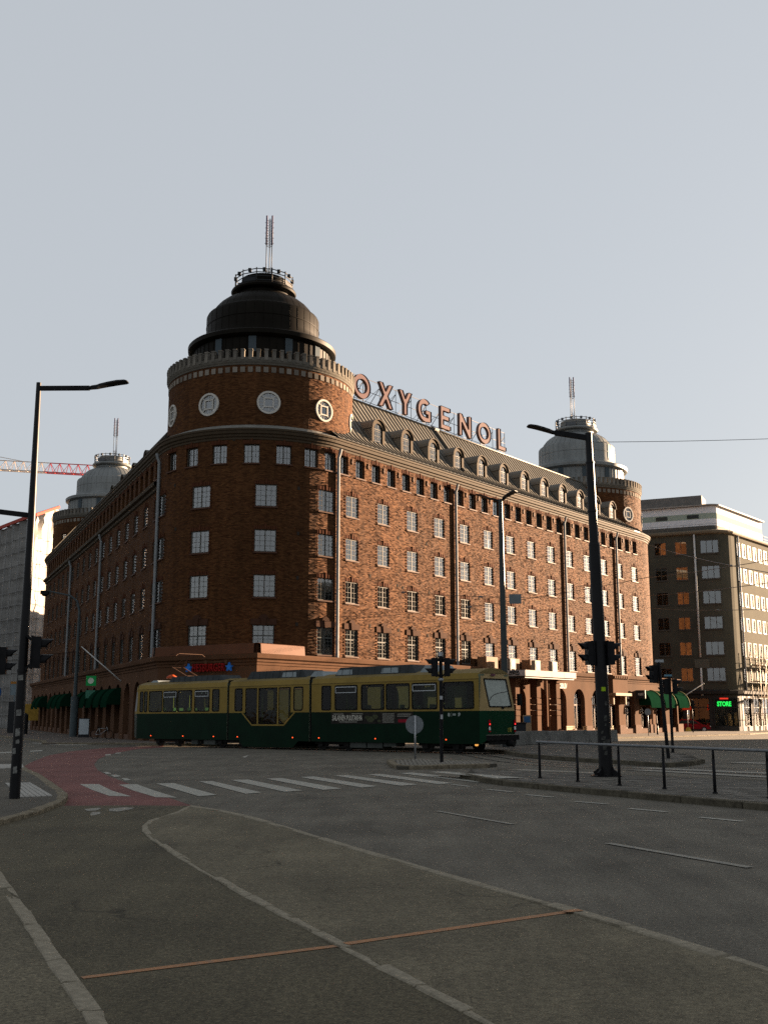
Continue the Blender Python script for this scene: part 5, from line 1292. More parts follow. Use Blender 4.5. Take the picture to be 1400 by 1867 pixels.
sub('advert_picture', mb.mesh('advert_picture', pm('advert_leaves', (.05,.055,.03), .5, var=.6, scale=9)), ad)
sub('fleet_number', text_mesh('110', .28, .01, pm('number_yellow', (.36,.30,.05), .5), .0), tram, (.346, 1.72, .93), math.pi/2, (.75, 1, 1))
mb = MB(); N = 16
mb.prism([(-1.72+.07*math.cos(2*math.pi*k/N), 1.70+.09*math.sin(2*math.pi*k/N)) for k in range(N)], -.006, -.002); mb.box(-1.58, -1.56, -.006, -.002, 1.62, 1.78); mb.box(-1.5, -1.33, -.006, -.002, 1.66, 1.75)
mb.prism([(-1.2, 1.63), (-1.12, 1.63), (-1.05, 1.73), (-1.12, 1.80), (-1.2, 1.76)], -.006, -.002); stuff(sub('side_emblem', mb.mesh('side_emblem', pm('emblem_white', (.22,.25,.23), .5)), tram))

# ================================================================ STREET FURNITURE
def GX(x, Y): return ((x-700)/1960*Y*_c, Y)
def signal_head(P, az, par, n=2, size=.3, name='signal_head'):
    """lamp housing whose visors point to azimuth az"""
    mb = MB(); h = .31*n; 
    mb.box(-.14, .14, -.09, .09, 0, h); mb.box(-.155, .155, .07, .10, -.02, h+.02)
    for k in range(n):
        zc = .155+.31*k; N = 12
        for a, b in zip(range(N), range(1, N+1)):
            t0, t1 = R_(-25+230*a/N), R_(-25+230*b/N); r = .115
            p0, p1 = (r*math.cos(t0), zc+r*math.sin(t0)), (r*math.cos(t1), zc+r*math.sin(t1))
            e0 = -.09-.10-.14*max(0, math.sin(t0)); e1 = -.09-.10-.14*max(0, math.sin(t1))
            mb.face([(p0[0], -.09, p0[1]), (p1[0], -.09, p1[1]), (p1[0], e1, p1[1]), (p0[0], e0, p0[1])])
        mb.prism([(.1*math.cos(2*math.pi*k2/12), zc+.1*math.sin(2*math.pi*k2/12)) for k2 in range(12)], -.10, -.091, 1)
    mb.bar((0, .09, .08), (0, .2, -.03), .05); mb.bar((0, .09, h-.08), (0, .2, h+.02), .05)
    n_ = dirv(az); return place(name, mb.mesh(name, [BLACKM, pm('dark_lens', (0.0300,0.0300,0.0300), .2)]), par, P, math.atan2(n_.x, -n_.y))
def luminaire(par, A, B, name='luminaire', s=1.0):
    """flat curved LED head from its neck A to its tip B"""
    A, B = Vector(A), Vector(B); d = B-A; L = d.length; d.normalize(); side = Vector((-d.y, d.x, 0)).normalized(); up = Vector((0,0,1))
    prof = [(0, .045, .05, 0), (.16, .05, .055, .0), (.24, .09, .045, .03), (.45, .13, .035, .07), (.72, .15, .03, .10), (.93, .14, .025, .095), (1.0, .10, .012, .09)]
    mb = MB(); rings = []
    for t, w, h, b in prof:
        c = A+d*(L*t)+up*(b*.55*s); rings.append([c-side*w*s-up*h*.5*s, c+side*w*s-up*h*.5*s, c+side*w*.75*s+up*h*s, c-side*w*.75*s+up*h*s])
    for a, b in zip(rings, rings[1:]):
        for k in range(4): mb.face([a[k], a[(k+1) % 4], b[(k+1) % 4], b[k]])
    mb.face(rings[0][::-1]); mb.face(rings[-1]); return place(name, mb.mesh(name, BLACKM), par)
# --- lamp post beside the railing
bx, by = 5.84, 29.06; bz = .115
t = thing('street_lamp', 'tall thick black lamp post with traffic lights standing behind the railing', 'street lamp', (bx, by, bz))
tx = bx-.15
def onp(z): f = (z-bz)/9.3; return (bx+(tx-bx)*f, by, z)
mb = MB(); mb.tube([onp(bz), onp(3.4), onp(6.25)], [.185, .165, .15], 20); mb.tube([onp(6.25), onp(6.32)], [.155, .15], 20); mb.tube([onp(6.3), onp(8.55)], [.125, .112], 20); mb.tube([onp(8.55), onp(8.6)], [.125, .125], 20); mb.tube([onp(8.6), onp(9.42)], [.10, .095], 20)
mb.tube([onp(7.18), onp(7.23)], [.14, .14], 16); place('post', mb.mesh('post', pm('black_gloss_paint', (.010,.010,.011), .4, var=.2, scale=5, spec=.12)), t)
mb = MB(); mb.tube([(bx, by, bz), (bx, by, bz+.03)], .40, 20)
for k in range(4): a = R_(45+90*k); mb.face([(bx+.17*math.cos(a), by+.17*math.sin(a), bz+.3), (bx+.36*math.cos(a), by+.36*math.sin(a), bz+.03), (bx+.17*math.cos(a), by+.17*math.sin(a), bz+.03)]); mb.bar((bx+.19*math.cos(a), by+.19*math.sin(a), bz+.14), (bx+.36*math.cos(a), by+.36*math.sin(a), bz+.04), .04, .14)
place('base_flange', mb.mesh('base_flange', BLACKM), t)
mb = MB(); a = onp(9.3); mb.bar((a[0], by, 9.28), (a[0]-.95, by-.12, 9.40), .10, .14); place('arm', mb.mesh('arm', BLACKM), t); luminaire(t, (a[0]-.9, by-.11, 9.38), (a[0]-1.72, by-.2, 9.52), s=1.15)
signal_head((onp(3.3)[0]-.28, by-.02, 3.02), -100, t); signal_head((onp(3.3)[0]+.26, by-.02, 3.02), 82, t)
mb = MB()
for z, an, w, h in ((1.62, 175, .10, .16), (1.02, 160, .09, .12), (1.1, 200, .13, .1), (.92, 192, .10, .26), (.98, 168, .12, .2), (1.45, 178, .05, .07), (2.0, 165, .09, .12), (1.25, 205, .07, .09), (.72, 186, .08, .12)):
    nn = dirv(an); rr = .188; q = Vector(onp(z))+nn*rr; sd = Vector((-nn.y, nn.x, 0))
    mb.face([q-sd*w/2+Vector((0,0,-h/2)), q+sd*w/2*.8+Vector((0,0,-h/2*.9)), q+sd*w/2+Vector((0,0,h/2)), q-sd*w/2*.7+Vector((0,0,h/2*.8))])
stuff(place('sticker_remains', mb.mesh('sticker_remains', pm('torn_paper', (.05,.05,.046), .8, var=.7, scale=20)), t))
nn = dirv(178); q = Vector(onp(2.32))+nn*.176; mb = MB(); mb.box(-.055, .055, -.01, 0, 0, .11); place('sticker', mb.mesh('sticker', pm('lime_sticker', (.28,.42,.02), .6)), t, q, math.atan2(nn.x, -nn.y))
# --- lamp post on the corner at the left
bx, by = -7.2, 21.64
t = thing('street_lamp', 'slim black lamp post with two arms on the corner pavement at the left', 'street lamp', (bx, by, bz))
mb = MB(); mb.tube([(bx, by, bz), (bx, by, 2.6), (bx, by, 5.6), (bx-.02, by, 8.55)], [.105, .095, .078, .05], 18); mb.tube([(bx, by, 2.55), (bx, by, 2.6)], .112, 14); place('post', mb.mesh('post', pm('black_gloss_paint', (.010,.010,.011), .4, var=.2, scale=5, spec=.12)), t)
mb = MB(); mb.bar((bx, by, 8.43), (bx+1.06, by-.05, 8.42), .07, .09); mb.tube([(bx+1.02, by-.05, 8.42), (bx+1.14, by-.05, 8.43)], .045, 8); place('arm', mb.mesh('arm', BLACKM), t); luminaire(t, (bx+1.1, by-.05, 8.42), (bx+1.86, by-.08, 8.50), s=.95)
mb = MB(); mb.bar((bx, by, 5.72), (bx-1.2, by-.05, 5.86), .06, .10); place('arm', mb.mesh('arm', BLACKM), t); luminaire(t, (bx-1.15, by-.05, 5.85), (bx-1.9, by-.08, 5.95), s=.95)
signal_head((bx+.27, by-.03, 2.63), 78, t, 2)
mb = MB()
for z, an, w, h in ((2.44, 172, .10, .11), (1.76, 170, .10, .13), (1.38, 168, .09, .16), (1.02, 195, .08, .12), (.66, 172, .08, .14), (1.2, 165, .07, .08)):
    nn = dirv(an); q = Vector((bx, by, z))+nn*.108; sd = Vector((-nn.y, nn.x, 0)); mb.face([q-sd*w/2+Vector((0,0,-h/2)), q+sd*w/2+Vector((0,0,-h/2*.9)), q+sd*w/2*.8+Vector((0,0,h/2)), q-sd*w/2+Vector((0,0,h/2*.8))])
stuff(place('sticker_remains', mb.mesh('sticker_remains', pm('torn_paper_pale', (.15,.15,.14), .8, var=.6, scale=20)), t))
# --- traffic light cut by the left edge
bx, by = -9.0, 25.0
t = thing('traffic_light', 'black traffic light with a round blue sign cut by the left edge', 'traffic light', (bx, by, bz))
mb = MB(); mb.tube([(bx, by, bz), (bx, by, 3.6)], .06, 12); place('post', mb.mesh('post', BLACKM), t); signal_head((bx+.22, by-.02, 2.62), 78, t, 2)
mb = MB(); N = 20; mb.prism([(.2*math.cos(2*math.pi*k/N), .2*math.sin(2*math.pi*k/N)) for k in range(N)], -.01, .01); place('round_sign', mb.mesh('round_sign', pm('blue_sign', (.015,.05,.14), .4)), t, (bx+.05, by-.08, 2.22), R_(25))
# --- double-armed lamp beyond the tram
bx, by = 6.2, 56.0; b2 = gz(by)+.12
t = thing('street_lamp', 'tall grey lamp post with two heads rising behind the rear of the tram', 'street lamp', (bx, by, b2))
mb = MB(); mb.tube([(bx, by, b2), (bx, by, 5), (bx-.03, by, 11.9)], [.19, .165, .125], 16); mb.tube([(bx-.03, by, 11.9), (bx-.03, by, 12.9)], [.11, .11], 14); place('post', mb.mesh('post', pm('dark_grey_paint', (.05,.055,.055), .3, var=.15)), t)
mb = MB(); mb.bar((bx-.05, by, 12.8), (bx-.55, by, 12.95), .09, .11); mb.bar((bx, by, 12.8), (bx+.25, by-.2, 13.0), .09, .11); place('arm', mb.mesh('arm', BLACKM), t); luminaire(t, (bx-.5, by, 12.9), (bx-1.35, by, 13.1), s=1.3); luminaire(t, (bx+.1, by-.1, 12.95), (bx+.75, by-.6, 13.15), s=1.6)
mb = MB(); mb.box(bx+.32, bx+.95, by-.05, by-.02, 7.35, 7.85); place('plate', mb.mesh('plate', pm('grey_plate', (.14,.16,.17), .5)), t)
# --- curved lamp on the pavement of the left street
bx, by = GX(136, 98); b2 = gz(by)+.1
t = thing('street_lamp', 'grey lamp with a long bowed arm on the pavement by the dark front', 'street lamp', (bx, by, b2))
mb = MB(); mb.tube([(bx, by, b2), (bx, by, 3.2)], .34, 14); mb.tube([(bx, by, 3.2), (bx, by, 10.9), (bx-.25, by, 11.8), (bx-.9, by, 12.3), (bx-3.1, by, 12.75)], [.17, .12, .10, .08, .06], 12); place('post', mb.mesh('post', pm('blue_grey_paint', (.06,.075,.08), .4, var=.15)), t)
mb = MB(); mb.box(bx-3.6, bx-2.9, by-.25, by+.25, 12.4, 12.75); mb.tube([(bx-3.25, by, 12.25), (bx-3.25, by, 12.42)], [.2, .3], 12); place('luminaire', mb.mesh('luminaire', BLACKM), t)
# --- traffic light and round sign on the island
bx, by = G(805, 1390, .12)
t = thing('traffic_light', 'black traffic light with two side heads on the cobbled island', 'traffic light', (bx, by, .12), 'traffic lights at the crossing')
mb = MB(); mb.tube([(bx, by, .1), (bx, by, 3.68)], .062, 12); place('post', mb.mesh('post', BLACKM), t); mb = MB(); mb.tube([(bx, by, 3.66), (bx, by, 3.8)], .085, 12); place('cap', mb.mesh('cap', GALV), t)
signal_head((bx-.22, by-.02, 2.98), -97, t); signal_head((bx+.22, by-.02, 2.98), 90, t)
mb = MB(); mb.tube([(bx, by, 2.82), (bx, by, 2.92)], .09, 10); mb.box(bx-.05, bx+.05, by-.075, by-.06, 2.2, 2.32); mb.box(bx-.03, bx+.05, by-.075, by-.06, 1.55, 1.7); place('collar', mb.mesh('collar', GALV), t)
bx, by = G(757, 1384, .12)
t = thing('traffic_sign', 'back of a round grey traffic sign on a thin post on the cobbled island', 'traffic sign', (bx, by, .12), 'round signs seen from behind')
mb = MB(); mb.tube([(bx, by, .1), (bx, by, 1.66)], .036, 10); place('post', mb.mesh('post', GALV), t)
SGB = pm('sign_back', (.16,.175,.185), .5, .3, var=.15, scale=6)
mb = MB(); N = 28; P = [(.315*math.cos(2*math.pi*k/N), .315*math.sin(2*math.pi*k/N)) for k in range(N)]; mb.prism(P, -.006, .006); mb.tube([(.315*math.cos(2*math.pi*k/N), 0, .315*math.sin(2*math.pi*k/N)) for k in range(N+1)], .014, 6, 0, False); place('disc', mb.mesh('disc', SGB), t, (bx-.02, by+.055, 1.33), R_(6))
# --- railing
rl = [(984,1418),(1053,1425),(1129,1431.5),(1211,1438.5),(1303,1446.5),(1402,1455),(1510,1464)]
pts = [G(x, y, .12) for x, y in rl]
t = thing('railing', 'low black pedestrian railing with a round handrail along the median kerb', 'railing', (*pts[0], .12))
for x, y in pts: mb = MB(); mb.tube([(x, y, .1), (x, y, .82)], .034, 10); mb.tube([(x, y, .82), (x, y, 1.0)], .027, 10); mb.tube([(x, y, .11), (x, y, .15)], .055, 10); place('post', mb.mesh('post', BLACKM), t)
mb = MB(); d0 = Vector((pts[0][0]-pts[1][0], pts[0][1]-pts[1][1], 0)).normalized()*.12; mb.tube([(pts[0][0]+d0.x, pts[0][1]+d0.y, 1.02)]+[(x, y, 1.02) for x, y in pts], .032, 10); place('handrail', mb.mesh('handrail', pm('worn_handrail', (.14,.145,.15), .35, .5, var=.2, scale=6)), t)
# --- two traffic lights beyond the railing
bx, by = G(1218, 1383, .13); b2 = gz(by)+.13
t = thing('traffic_light', 'black traffic light on a leaning post beyond the railing', 'traffic light', (bx, by, b2), 'traffic lights at the crossing')
mb = MB(); mb.tube([(bx, by, b2), (bx-.2, by, 3.6)], .065, 12); place('post', mb.mesh('post', BLACKM), t); mb = MB(); mb.box(bx-.32, bx-.02, by-.06, by+.06, 3.58, 3.68); place('cap', mb.mesh('cap', GALV), t); signal_head((bx-.42, by-.05, 2.85), -112, t, 2)
bx, by = G(1226, 1372, .13); b2 = gz(by)+.13
t = thing('traffic_light', 'smaller double headed traffic light close behind the leaning one', 'traffic light', (bx, by, b2), 'traffic lights at the crossing')
mb = MB(); mb.tube([(bx, by, b2), (bx, by, 3.3)], .06, 12); place('post', mb.mesh('post', BLACKM), t); signal_head((bx-.2, by, 2.55), -100, t, 2); signal_head((bx+.22, by, 2.55), 100, t, 2)
mb = MB(); mb.box(bx-.2, bx+.1, by-.07, by+.07, 3.28, 3.36); place('cap', mb.mesh('cap', pm('blue_cap', (.10,.2,.26), .5)), t)
# --- round sign, warning sign, small signal and bollard on the far pavement
bx, by = G(1182, 1341, .12); b2 = gz(by)+.1; 
t = thing('traffic_sign', 'back of a round traffic sign on a post before the green awnings', 'traffic sign', (bx, by, b2), 'round signs seen from behind')
mb = MB(); mb.tube([(bx, by, b2), (bx, by, b2+2.5)], .045, 8); place('post', mb.mesh('post', GALV), t); mb = MB(); mb.prism([(.32*math.cos(2*math.pi*k/N), .32*math.sin(2*math.pi*k/N)) for k in range(N)], -.01, .01); place('disc', mb.mesh('disc', SGB), t, (bx, by-.06, b2+2.2), .1)
bx, by = G(1254, 1335, .0); b2 = gz(by)
t = thing('warning_sign', 'orange triangular road works sign on a stand beside the red car', 'traffic sign', (bx, by, b2))
mb = MB(); mb.tube([(bx, by, b2), (bx, by, b2+3.6)], .05, 8); place('post', mb.mesh('post', GALV), t); mb = MB(); mb.tube([(bx, by, b2), (bx, by, b2+.55)], [.42, .2], 10); place('foot_weight', mb.mesh('foot_weight', pm('yellow_rubber', (.35,.28,.06), .7)), t)
mb = MB(); s = .62; mb.prism([(-s, -.45), (s, -.45), (0, .72)], -.02, .02); tri_ = place('triangle', mb.mesh('triangle', pm('orange_red_sign', (.55,.045,.015), .5)), t, (bx, by-.07, b2+3.0)); mb = MB(); mb.prism([(-.1, -.25), (.02, -.25), (.08, .0), (.2, -.25), (.3, -.25), (.12, .12), (.0, .15), (-.22, -.05)], -.026, -.021); sub('symbol', mb.mesh('symbol', TXD), tri_)
bx, by = G(1263, 1337, .0); b2 = gz(by)
t = thing('traffic_light', 'small pale lensed traffic light beside the orange warning triangle', 'traffic light', (bx, by, b2), 'traffic lights at the crossing')
mb = MB(); mb.tube([(bx, by, b2), (bx, by, b2+3.7)], .07, 8); place('post', mb.mesh('post', BLACKM), t); signal_head((bx+.12, by-.1, b2+2.65), 100, t, 3)
bx, by = G(1198.5, 1339, .12); b2 = gz(by)+.1
t = thing('bollard', 'short black bollard with a round head on the sunlit pavement', 'bollard', (bx, by, b2)); mb = MB(); mb.tube([(bx, by, b2), (bx, by, b2+.85), (bx, by, b2+.9), (bx, by, b2+1.0), (bx, by, b2+1.1)], [.1, .08, .05, .11, .03], 12); place('shaft', mb.mesh('shaft', BLACKM), t)
# --- concrete barrier blocks on the stop
A0, A1_ = Vector((*G(925, 1359, .14), 0)), Vector((*G(1126, 1352, .14), 0)); cl = None
segs = [(0, .335, 'long weathered concrete barrier block nearest the tram'), (.345, .70, 'middle weathered concrete barrier block behind the railing'), (.71, 1.0, 'end concrete barrier block beside the thick lamp post')]
for a, b, lab in segs:
    P, Q = A0.lerp(A1_, a), A0.lerp(A1_, b); d0 = (Q-P).normalized(); L = (Q-P).length; z0 = gz(P.y)+.12
    mb = MB(); mb.prism([(0, 0), (L, 0), (L-.02, .12), (L-.12, .70), (L-.2, .74), (.2, .74), (.12, .70), (.02, .12)], -.02, .45)
    mb.box(.15, L-.15, -.05, -.02, .02, .16)
    tag(place('concrete_barrier', mb.mesh('concrete_barrier', CONC), None, (P.x, P.y, z0), math.atan2(d0.y, d0.x)), lab, 'barrier', 'concrete barriers on the tram stop')
# --- cafe furniture by the arches
WOODP = pm('pale_wood', (0.3000,0.2280,0.1320), .6, var=.15, scale=8)
def chair_at(s, w, rot, lab):
    q = A_r+n_r*w+d_r*s; z0 = gz(q.y)+.10; o = thing('cafe_chair', lab, 'chair', (q.x, q.y, z0), 'cafe chairs outside the arches', rot)
    mb = MB(); mb.box(-.22, .22, -.22, .22, .42, .47); sub('seat', mb.mesh('seat', WOODP), o)
    for x in (-.2, .2):
        for y in (-.2, .2): mb = MB(); mb.tube([(x, y, 0), (x*.95, y*.95, .42 if y < 0 else .9)], .025, 6); sub('leg', mb.mesh('leg', WOODP), o)
    mb = MB(); mb.box(-.2, .2, .17, .21, .62, .72); mb.box(-.2, .2, .17, .21, .8, .9); sub('backrest', mb.mesh('backrest', WOODP), o)
chair_at(33.6, 2.2, 2.6, 'pale wooden cafe chair left of the door arch'); chair_at(36.3, 2.3, -1.2, 'pale wooden cafe chair right of the door arch'); chair_at(38.6, 2.3, -2.0, 'pale wooden cafe chair nearest the thick lamp post')
q = A_r+n_r*2.0+d_r*31.4; z0 = gz(q.y)+.1
t = thing('bench', 'pale wooden slatted bench against the canopy pier', 'bench', (q.x, q.y, z0), None, rz(AZR))
for k in range(3): mb = MB(); mb.box(-.8, .8, -.25+.17*k, -.11+.17*k, .42, .46); sub('slat', mb.mesh('slat', WOODP), t)
for k in range(2): mb = MB(); mb.box(-.8, .8, .24, .28, .6+.2*k, .74+.2*k); sub('slat', mb.mesh('slat', WOODP), t)
for x in (-.7, .7): mb = MB(); mb.box(x-.04, x+.04, -.22, .26, 0, .42); mb.box(x-.04, x+.04, .22, .27, .42, .95); sub('leg', mb.mesh('leg', WOODP), t)
q = A_r+n_r*2.6+d_r*34.9; z0 = gz(q.y)+.1
t = thing('cafe_table', 'small round dark cafe table between the wooden chairs', 'table', (q.x, q.y, z0)); mb = MB(); mb.tube([(q.x, q.y, z0+.7), (q.x, q.y, z0+.74)], .35, 18); place('tabletop', mb.mesh('tabletop', WOODP), t); mb = MB(); mb.tube([(q.x, q.y, z0), (q.x, q.y, z0+.03), (q.x, q.y, z0+.05), (q.x, q.y, z0+.7)], [.22, .22, .03, .03], 12); place('leg', mb.mesh('leg', BLACKM), t)
# --- board sign and bin behind the tram
bx, by = G(948, 1352, .14); b2 = gz(by)+.13
t = thing('bin', 'tall dark waste bin beside the rear of the tram', 'bin', (bx, by, b2)); mb = MB(); mb.box(bx-.36, bx+.36, by-.25, by+.25, b2, b2+1.15); place('body', mb.mesh('body', DKM), t); mb = MB(); mb.box(bx-.4, bx+.4, by-.28, by+.28, b2+1.15, b2+1.24); place('lid', mb.mesh('lid', BLACKM), t)
bx, by = G(957, 1352, .14); by += 3; bx += .55
t = thing('notice_board', 'narrow notice board standing behind the dark bin', 'sign', (bx, by, b2)); mb = MB(); mb.box(bx-.28, bx+.28, by-.03, by+.03, b2+.1, b2+1.7); place('frame', mb.mesh('frame', pm('wooden_frame', (.25,.17,.1), .6)), t); mb = MB(); mb.box(bx-.22, bx+.22, by-.04, by-.031, b2+1.2, b2+1.62); place('notice', mb.mesh('notice', pm('blue_notice', (.03,.08,.16), .5)), t)
# --- air conditioners on the canopy
ACW = pm('ac_white', (0.1432,0.1317,0.1109), .5, var=.08)
for s, lab in ((20.7, 'pale air conditioning unit with a fan, nearest the rear of the tram'), (24.9, 'pale air conditioning unit in the middle of the canopy roof'), (28.0, 'pale air conditioning unit at the far end of the canopy roof')):
    q = A_r+n_r*2.0+d_r*s; t = thing('air_conditioner', lab, 'air conditioner', (q.x, q.y, 5.25), 'air conditioners on the canopy', rz(AZR))
    mb = MB(); mb.box(-.45, .45, -.2, .2, .12, 1.0); sub('housing', mb.mesh('housing', ACW), t)
    mb = MB(); mb.prism([(.3*math.cos(2*math.pi*k/18)-.05, .55+.3*math.sin(2*math.pi*k/18)) for k in range(18)], -.215, -.2); sub('fan_grille', mb.mesh('fan_grille', DKM), t)
    mb = MB(); mb.box(-.4, -.3, -.18, .18, 0, .12); mb.box(.3, .4, -.18, .18, 0, .12); sub('foot', mb.mesh('foot', DKM), t)
for s in (19.0, 22.6, 26.3):
    q = A_r+n_r*.5+d_r*s; t = place('roof_hood', (lambda m_: (m_.box(-.9, .9, -.7, .2, 0, 1.05), m_.mesh('roof_hood', pm('brown_hood', (.16,.09,.05), .6)))[1])(MB()), bb, (q.x, q.y, 5.3), rz(AZR))
# --- things on the left pavement
bx, by = GX(155, 94); b2 = gz(by)+.1
t = thing('sandwich_board', 'white pavement board beside the bowed lamp', 'sign', (bx, by, b2)); mb = MB(); mb.box(bx-.42, bx+.42, by-.05, by, b2+.25, b2+1.55); place('panel', mb.mesh('panel', pm('pale_poster', (.36,.40,.42), .6, var=.15, scale=6)), t); mb = MB(); mb.box(bx-.47, bx+.47, by, by+.05, b2, b2+1.6); place('frame', mb.mesh('frame', DKM), t)
bx, by = GX(26, 118); b2 = gz(by)+.1
t = thing('info_pillar', 'dark upright information pillar at the left pavement edge', 'pillar', (bx, by, b2)); mb = MB(); mb.box(bx-.55, bx+.55, by-.2, by+.2, b2, b2+3.3); place('body', mb.mesh('body', DKM), t); mb = MB(); mb.box(bx-.45, bx+.45, by-.22, by-.2, b2+4.0, b2+5.2); mb.box(bx-.45, bx+.45, by-.24, by-.22, b2+5.2, b2+5.45, 1); mb.box(bx-.05, bx+.05, by-.15, by-.05, b2+3.3, b2+4.2); place('notice', mb.mesh('notice', [pm('pale_notice', (.16,.2,.22), .6), pm('orange_strip', (.32,.14,.03), .5)]), t)
bx, by = GX(47, 112); b2 = gz(by)+.1
t = thing('litter_bin', 'slim dark litter bin just right of the information pillar', 'bin', (bx, by, b2)); mb = MB(); mb.tube([(bx, by, b2), (bx, by, b2+1.9), (bx, by, b2+2.1)], [.32, .32, .15], 12); place('body', mb.mesh('body', DKM), t)
bx, by = GX(62, 135); b2 = gz(by)+.1
t = thing('road_works_sign', 'dull yellow road works board at the foot of the wrapped building', 'sign', (bx, by, b2)); mb = MB(); mb.box(bx-1.1, bx+1.1, by-.05, by+.05, b2+1.2, b2+3.2); place('panel', mb.mesh('panel', pm('dull_yellow', (.26,.16,.03), .6, var=.3)), t); mb = MB(); mb.box(bx-.8, bx-.7, by, by+.1, b2, b2+1.2); mb.box(bx+.7, bx+.8, by, by+.1, b2, b2+1.2); place('leg', mb.mesh('leg', GALV), t)
# parked bicycle by the shop windows
bx, by = GX(188, 86); b2 = gz(by)+.1
t = thing('bicycle', 'dark bicycle parked at a stand behind the white board', 'bicycle', (bx, by, b2), None, .15)
for x in (-.52, .52):
    mb = MB(); mb.tube([(x+.34*math.cos(2*math.pi*k/20), 0, .34+.34*math.sin(2*math.pi*k/20)) for k in range(21)], .025, 6, 0, False); w_ = sub('wheel', mb.mesh('wheel', RUBBER), t)
mb = MB()
for a, b in (((-.52, .34), (-.12, .32)), ((-.12, .32), (-.22, .85)), ((-.22, .85), (-.52, .34)), ((-.2, .78), (.38, .82)), ((-.12, .32), (.40, .74)), ((.36, .92), (.52, .34))): mb.tube([(a[0], 0, a[1]), (b[0], 0, b[1])], .022, 6)
sub('frame', mb.mesh('frame', GALV), t); mb = MB(); mb.box(-.36, -.1, -.08, .08, .86, .93); sub('saddle', mb.mesh('saddle', RUBBER), t); mb = MB(); mb.tube([(.34, -.28, 1.0), (.36, 0, 1.0), (.34, .28, 1.0)], .018, 6); mb.tube([(.36, 0, .9), (.36, 0, 1.0)], .018, 6); sub('handlebar', mb.mesh('handlebar', BLACKM), t)

# ================================================================ RED CAR
bx, by = G(1262, 1334.5, 0); b2 = gz(by)
car = thing('parked_car', 'small red car parked beyond the green awnings', 'car', (bx, by, b2), None, R_(-14))
RED = pm('red_car_paint', (.16,.008,.012), .25, var=.08)
def loft(mb, secs, m=0, smooth=True):
    for a, b in zip(secs, secs[1:]):
        n = len(a)
        for k in range(n-1): mb.face([a[k], a[k+1], b[k+1], b[k]], m, None, smooth)
    mb.face(secs[0][::-1], m); mb.face(secs[-1], m)
side_ = [(-2.05, .35), (-2.1, .62), (-2.0, .85), (-1.9, .95), (-.6, 1.0), (.95, .92), (1.85, .74), (2.05, .6), (2.05, .34)]
mb = MB(); loft(mb, [[(x, y, z) for x, z in side_] for y in (-.84, -.88, .88, .84)], 0, False); sub('body', mb.mesh('body', RED), car)
roof_ = [(-1.95, .93), (-1.55, 1.36), (-1.2, 1.47), (.0, 1.47), (.35, 1.38), (1.05, .93)]
mb = MB(); loft(mb, [[(x*s, y, z) for x, z in roof_] for y, s in ((-.8, 1), (-.66, .97), (.66, .97), (.8, 1))], 0, False); sub('cabin', mb.mesh('cabin', RED), car)
CG = pm('car_glass', (.02,.03,.032), .06)
for y, sg in ((-.815, -1), (.815, 1)):
    for P in ([(-1.6, .98), (-1.3, 1.34), (-.45, 1.37), (-.45, .99)], [(-.38, .99), (-.38, 1.37), (.05, 1.37), (.75, .98)]):
        mb = MB(); mb.prism(P, y-.012, y+.012); sub('side_window', mb.mesh('side_window', CG), car)
mb = MB(); mb.face([(.42, -.62, 1.36), (1.02, -.74, .96), (1.02, .74, .96), (.42, .62, 1.36)]); sub('windscreen', mb.mesh('windscreen', CG), car, (.03, 0, .02))
mb = MB(); N = 18; mb.prism([(.31*math.cos(2*math.pi*k/N), .31*math.sin(2*math.pi*k/N)) for k in range(N)], -.1, .1); tyre_m = mb.mesh('wheel', RUBBER); mb = MB(); mb.prism([(.19*math.cos(2*math.pi*k/N), .19*math.sin(2*math.pi*k/N)) for k in range(N)], -.11, .11); rim_m = mb.mesh('rim', GALV)
for x in (-1.3, 1.3):
    for y in (-.8, .8): w_ = sub('wheel', tyre_m, car, (x, y, .31)); sub('rim', rim_m, w_)
for y in (-.66, .66): mb = MB(); mb.box(1.92, 2.07, y-.16, y+.16, .58, .7); sub('headlight', mb.mesh('headlight', pm('lamp_glass', (.4,.4,.38), .15)), car)

# ================================================================ THE DARK PLASTERED CORNER BLOCK ON THE RIGHT
KS = 1.13; B0 = Vector((38.155, 119.0, 0))*KS
zk = lambda z: 1.75+(z-1.75)*KS
az_a, az_b = 114.4, 39.0                     # directions of the two fronts going right / away
da, na_ = dirv(az_a), dirv(az_a+90); db_, nb_ = dirv(az_b), dirv(az_b+90)
nbz = -.5
nb = thing('corner_block', 'dark grey plastered apartment block with a rounded corner beyond the brick building', 'building', (B0.x, B0.y, nbz))
DPL = pm('dark_plaster', (0.0638,0.0627,0.0495), .9, var=.14, scale=.5, bump=.2, dirt=.28)
Rc = 2.6; turn = R_(az_a-az_b); tl = Rc*math.tan(turn/2)
PA = B0-da*tl; PB = B0+db_*tl; CC = PA-na_*Rc
def path_block(u):                            # u = 0 at the start of the curve
    if u <= 0: return (PA+da*u, na_)
    L = Rc*turn
    if u < L: n = dirv(az_a+90-math.degrees(u/Rc)); return (CC+n*Rc, n)
    return (PB+db_*(u-L), nb_)
UL = Rc*turn
rows = [(zk(19.45), zk(20.94)), (zk(16.55), zk(18.03)), (zk(13.74), zk(15.21)), (zk(10.95), zk(12.34)), (zk(8.06), zk(9.56)), (zk(5.19), zk(6.68))]
colA = [(-8.1+tl, 1.5), (-5.5+tl, 1.5), (-10.9+tl, 1.5), (-13.6+tl, 1.5)]
cornerw = (-.55+tl*.3, 2.3)
colB = [UL-tl+4.3+1.95*k for k in range(14)]
ops = []
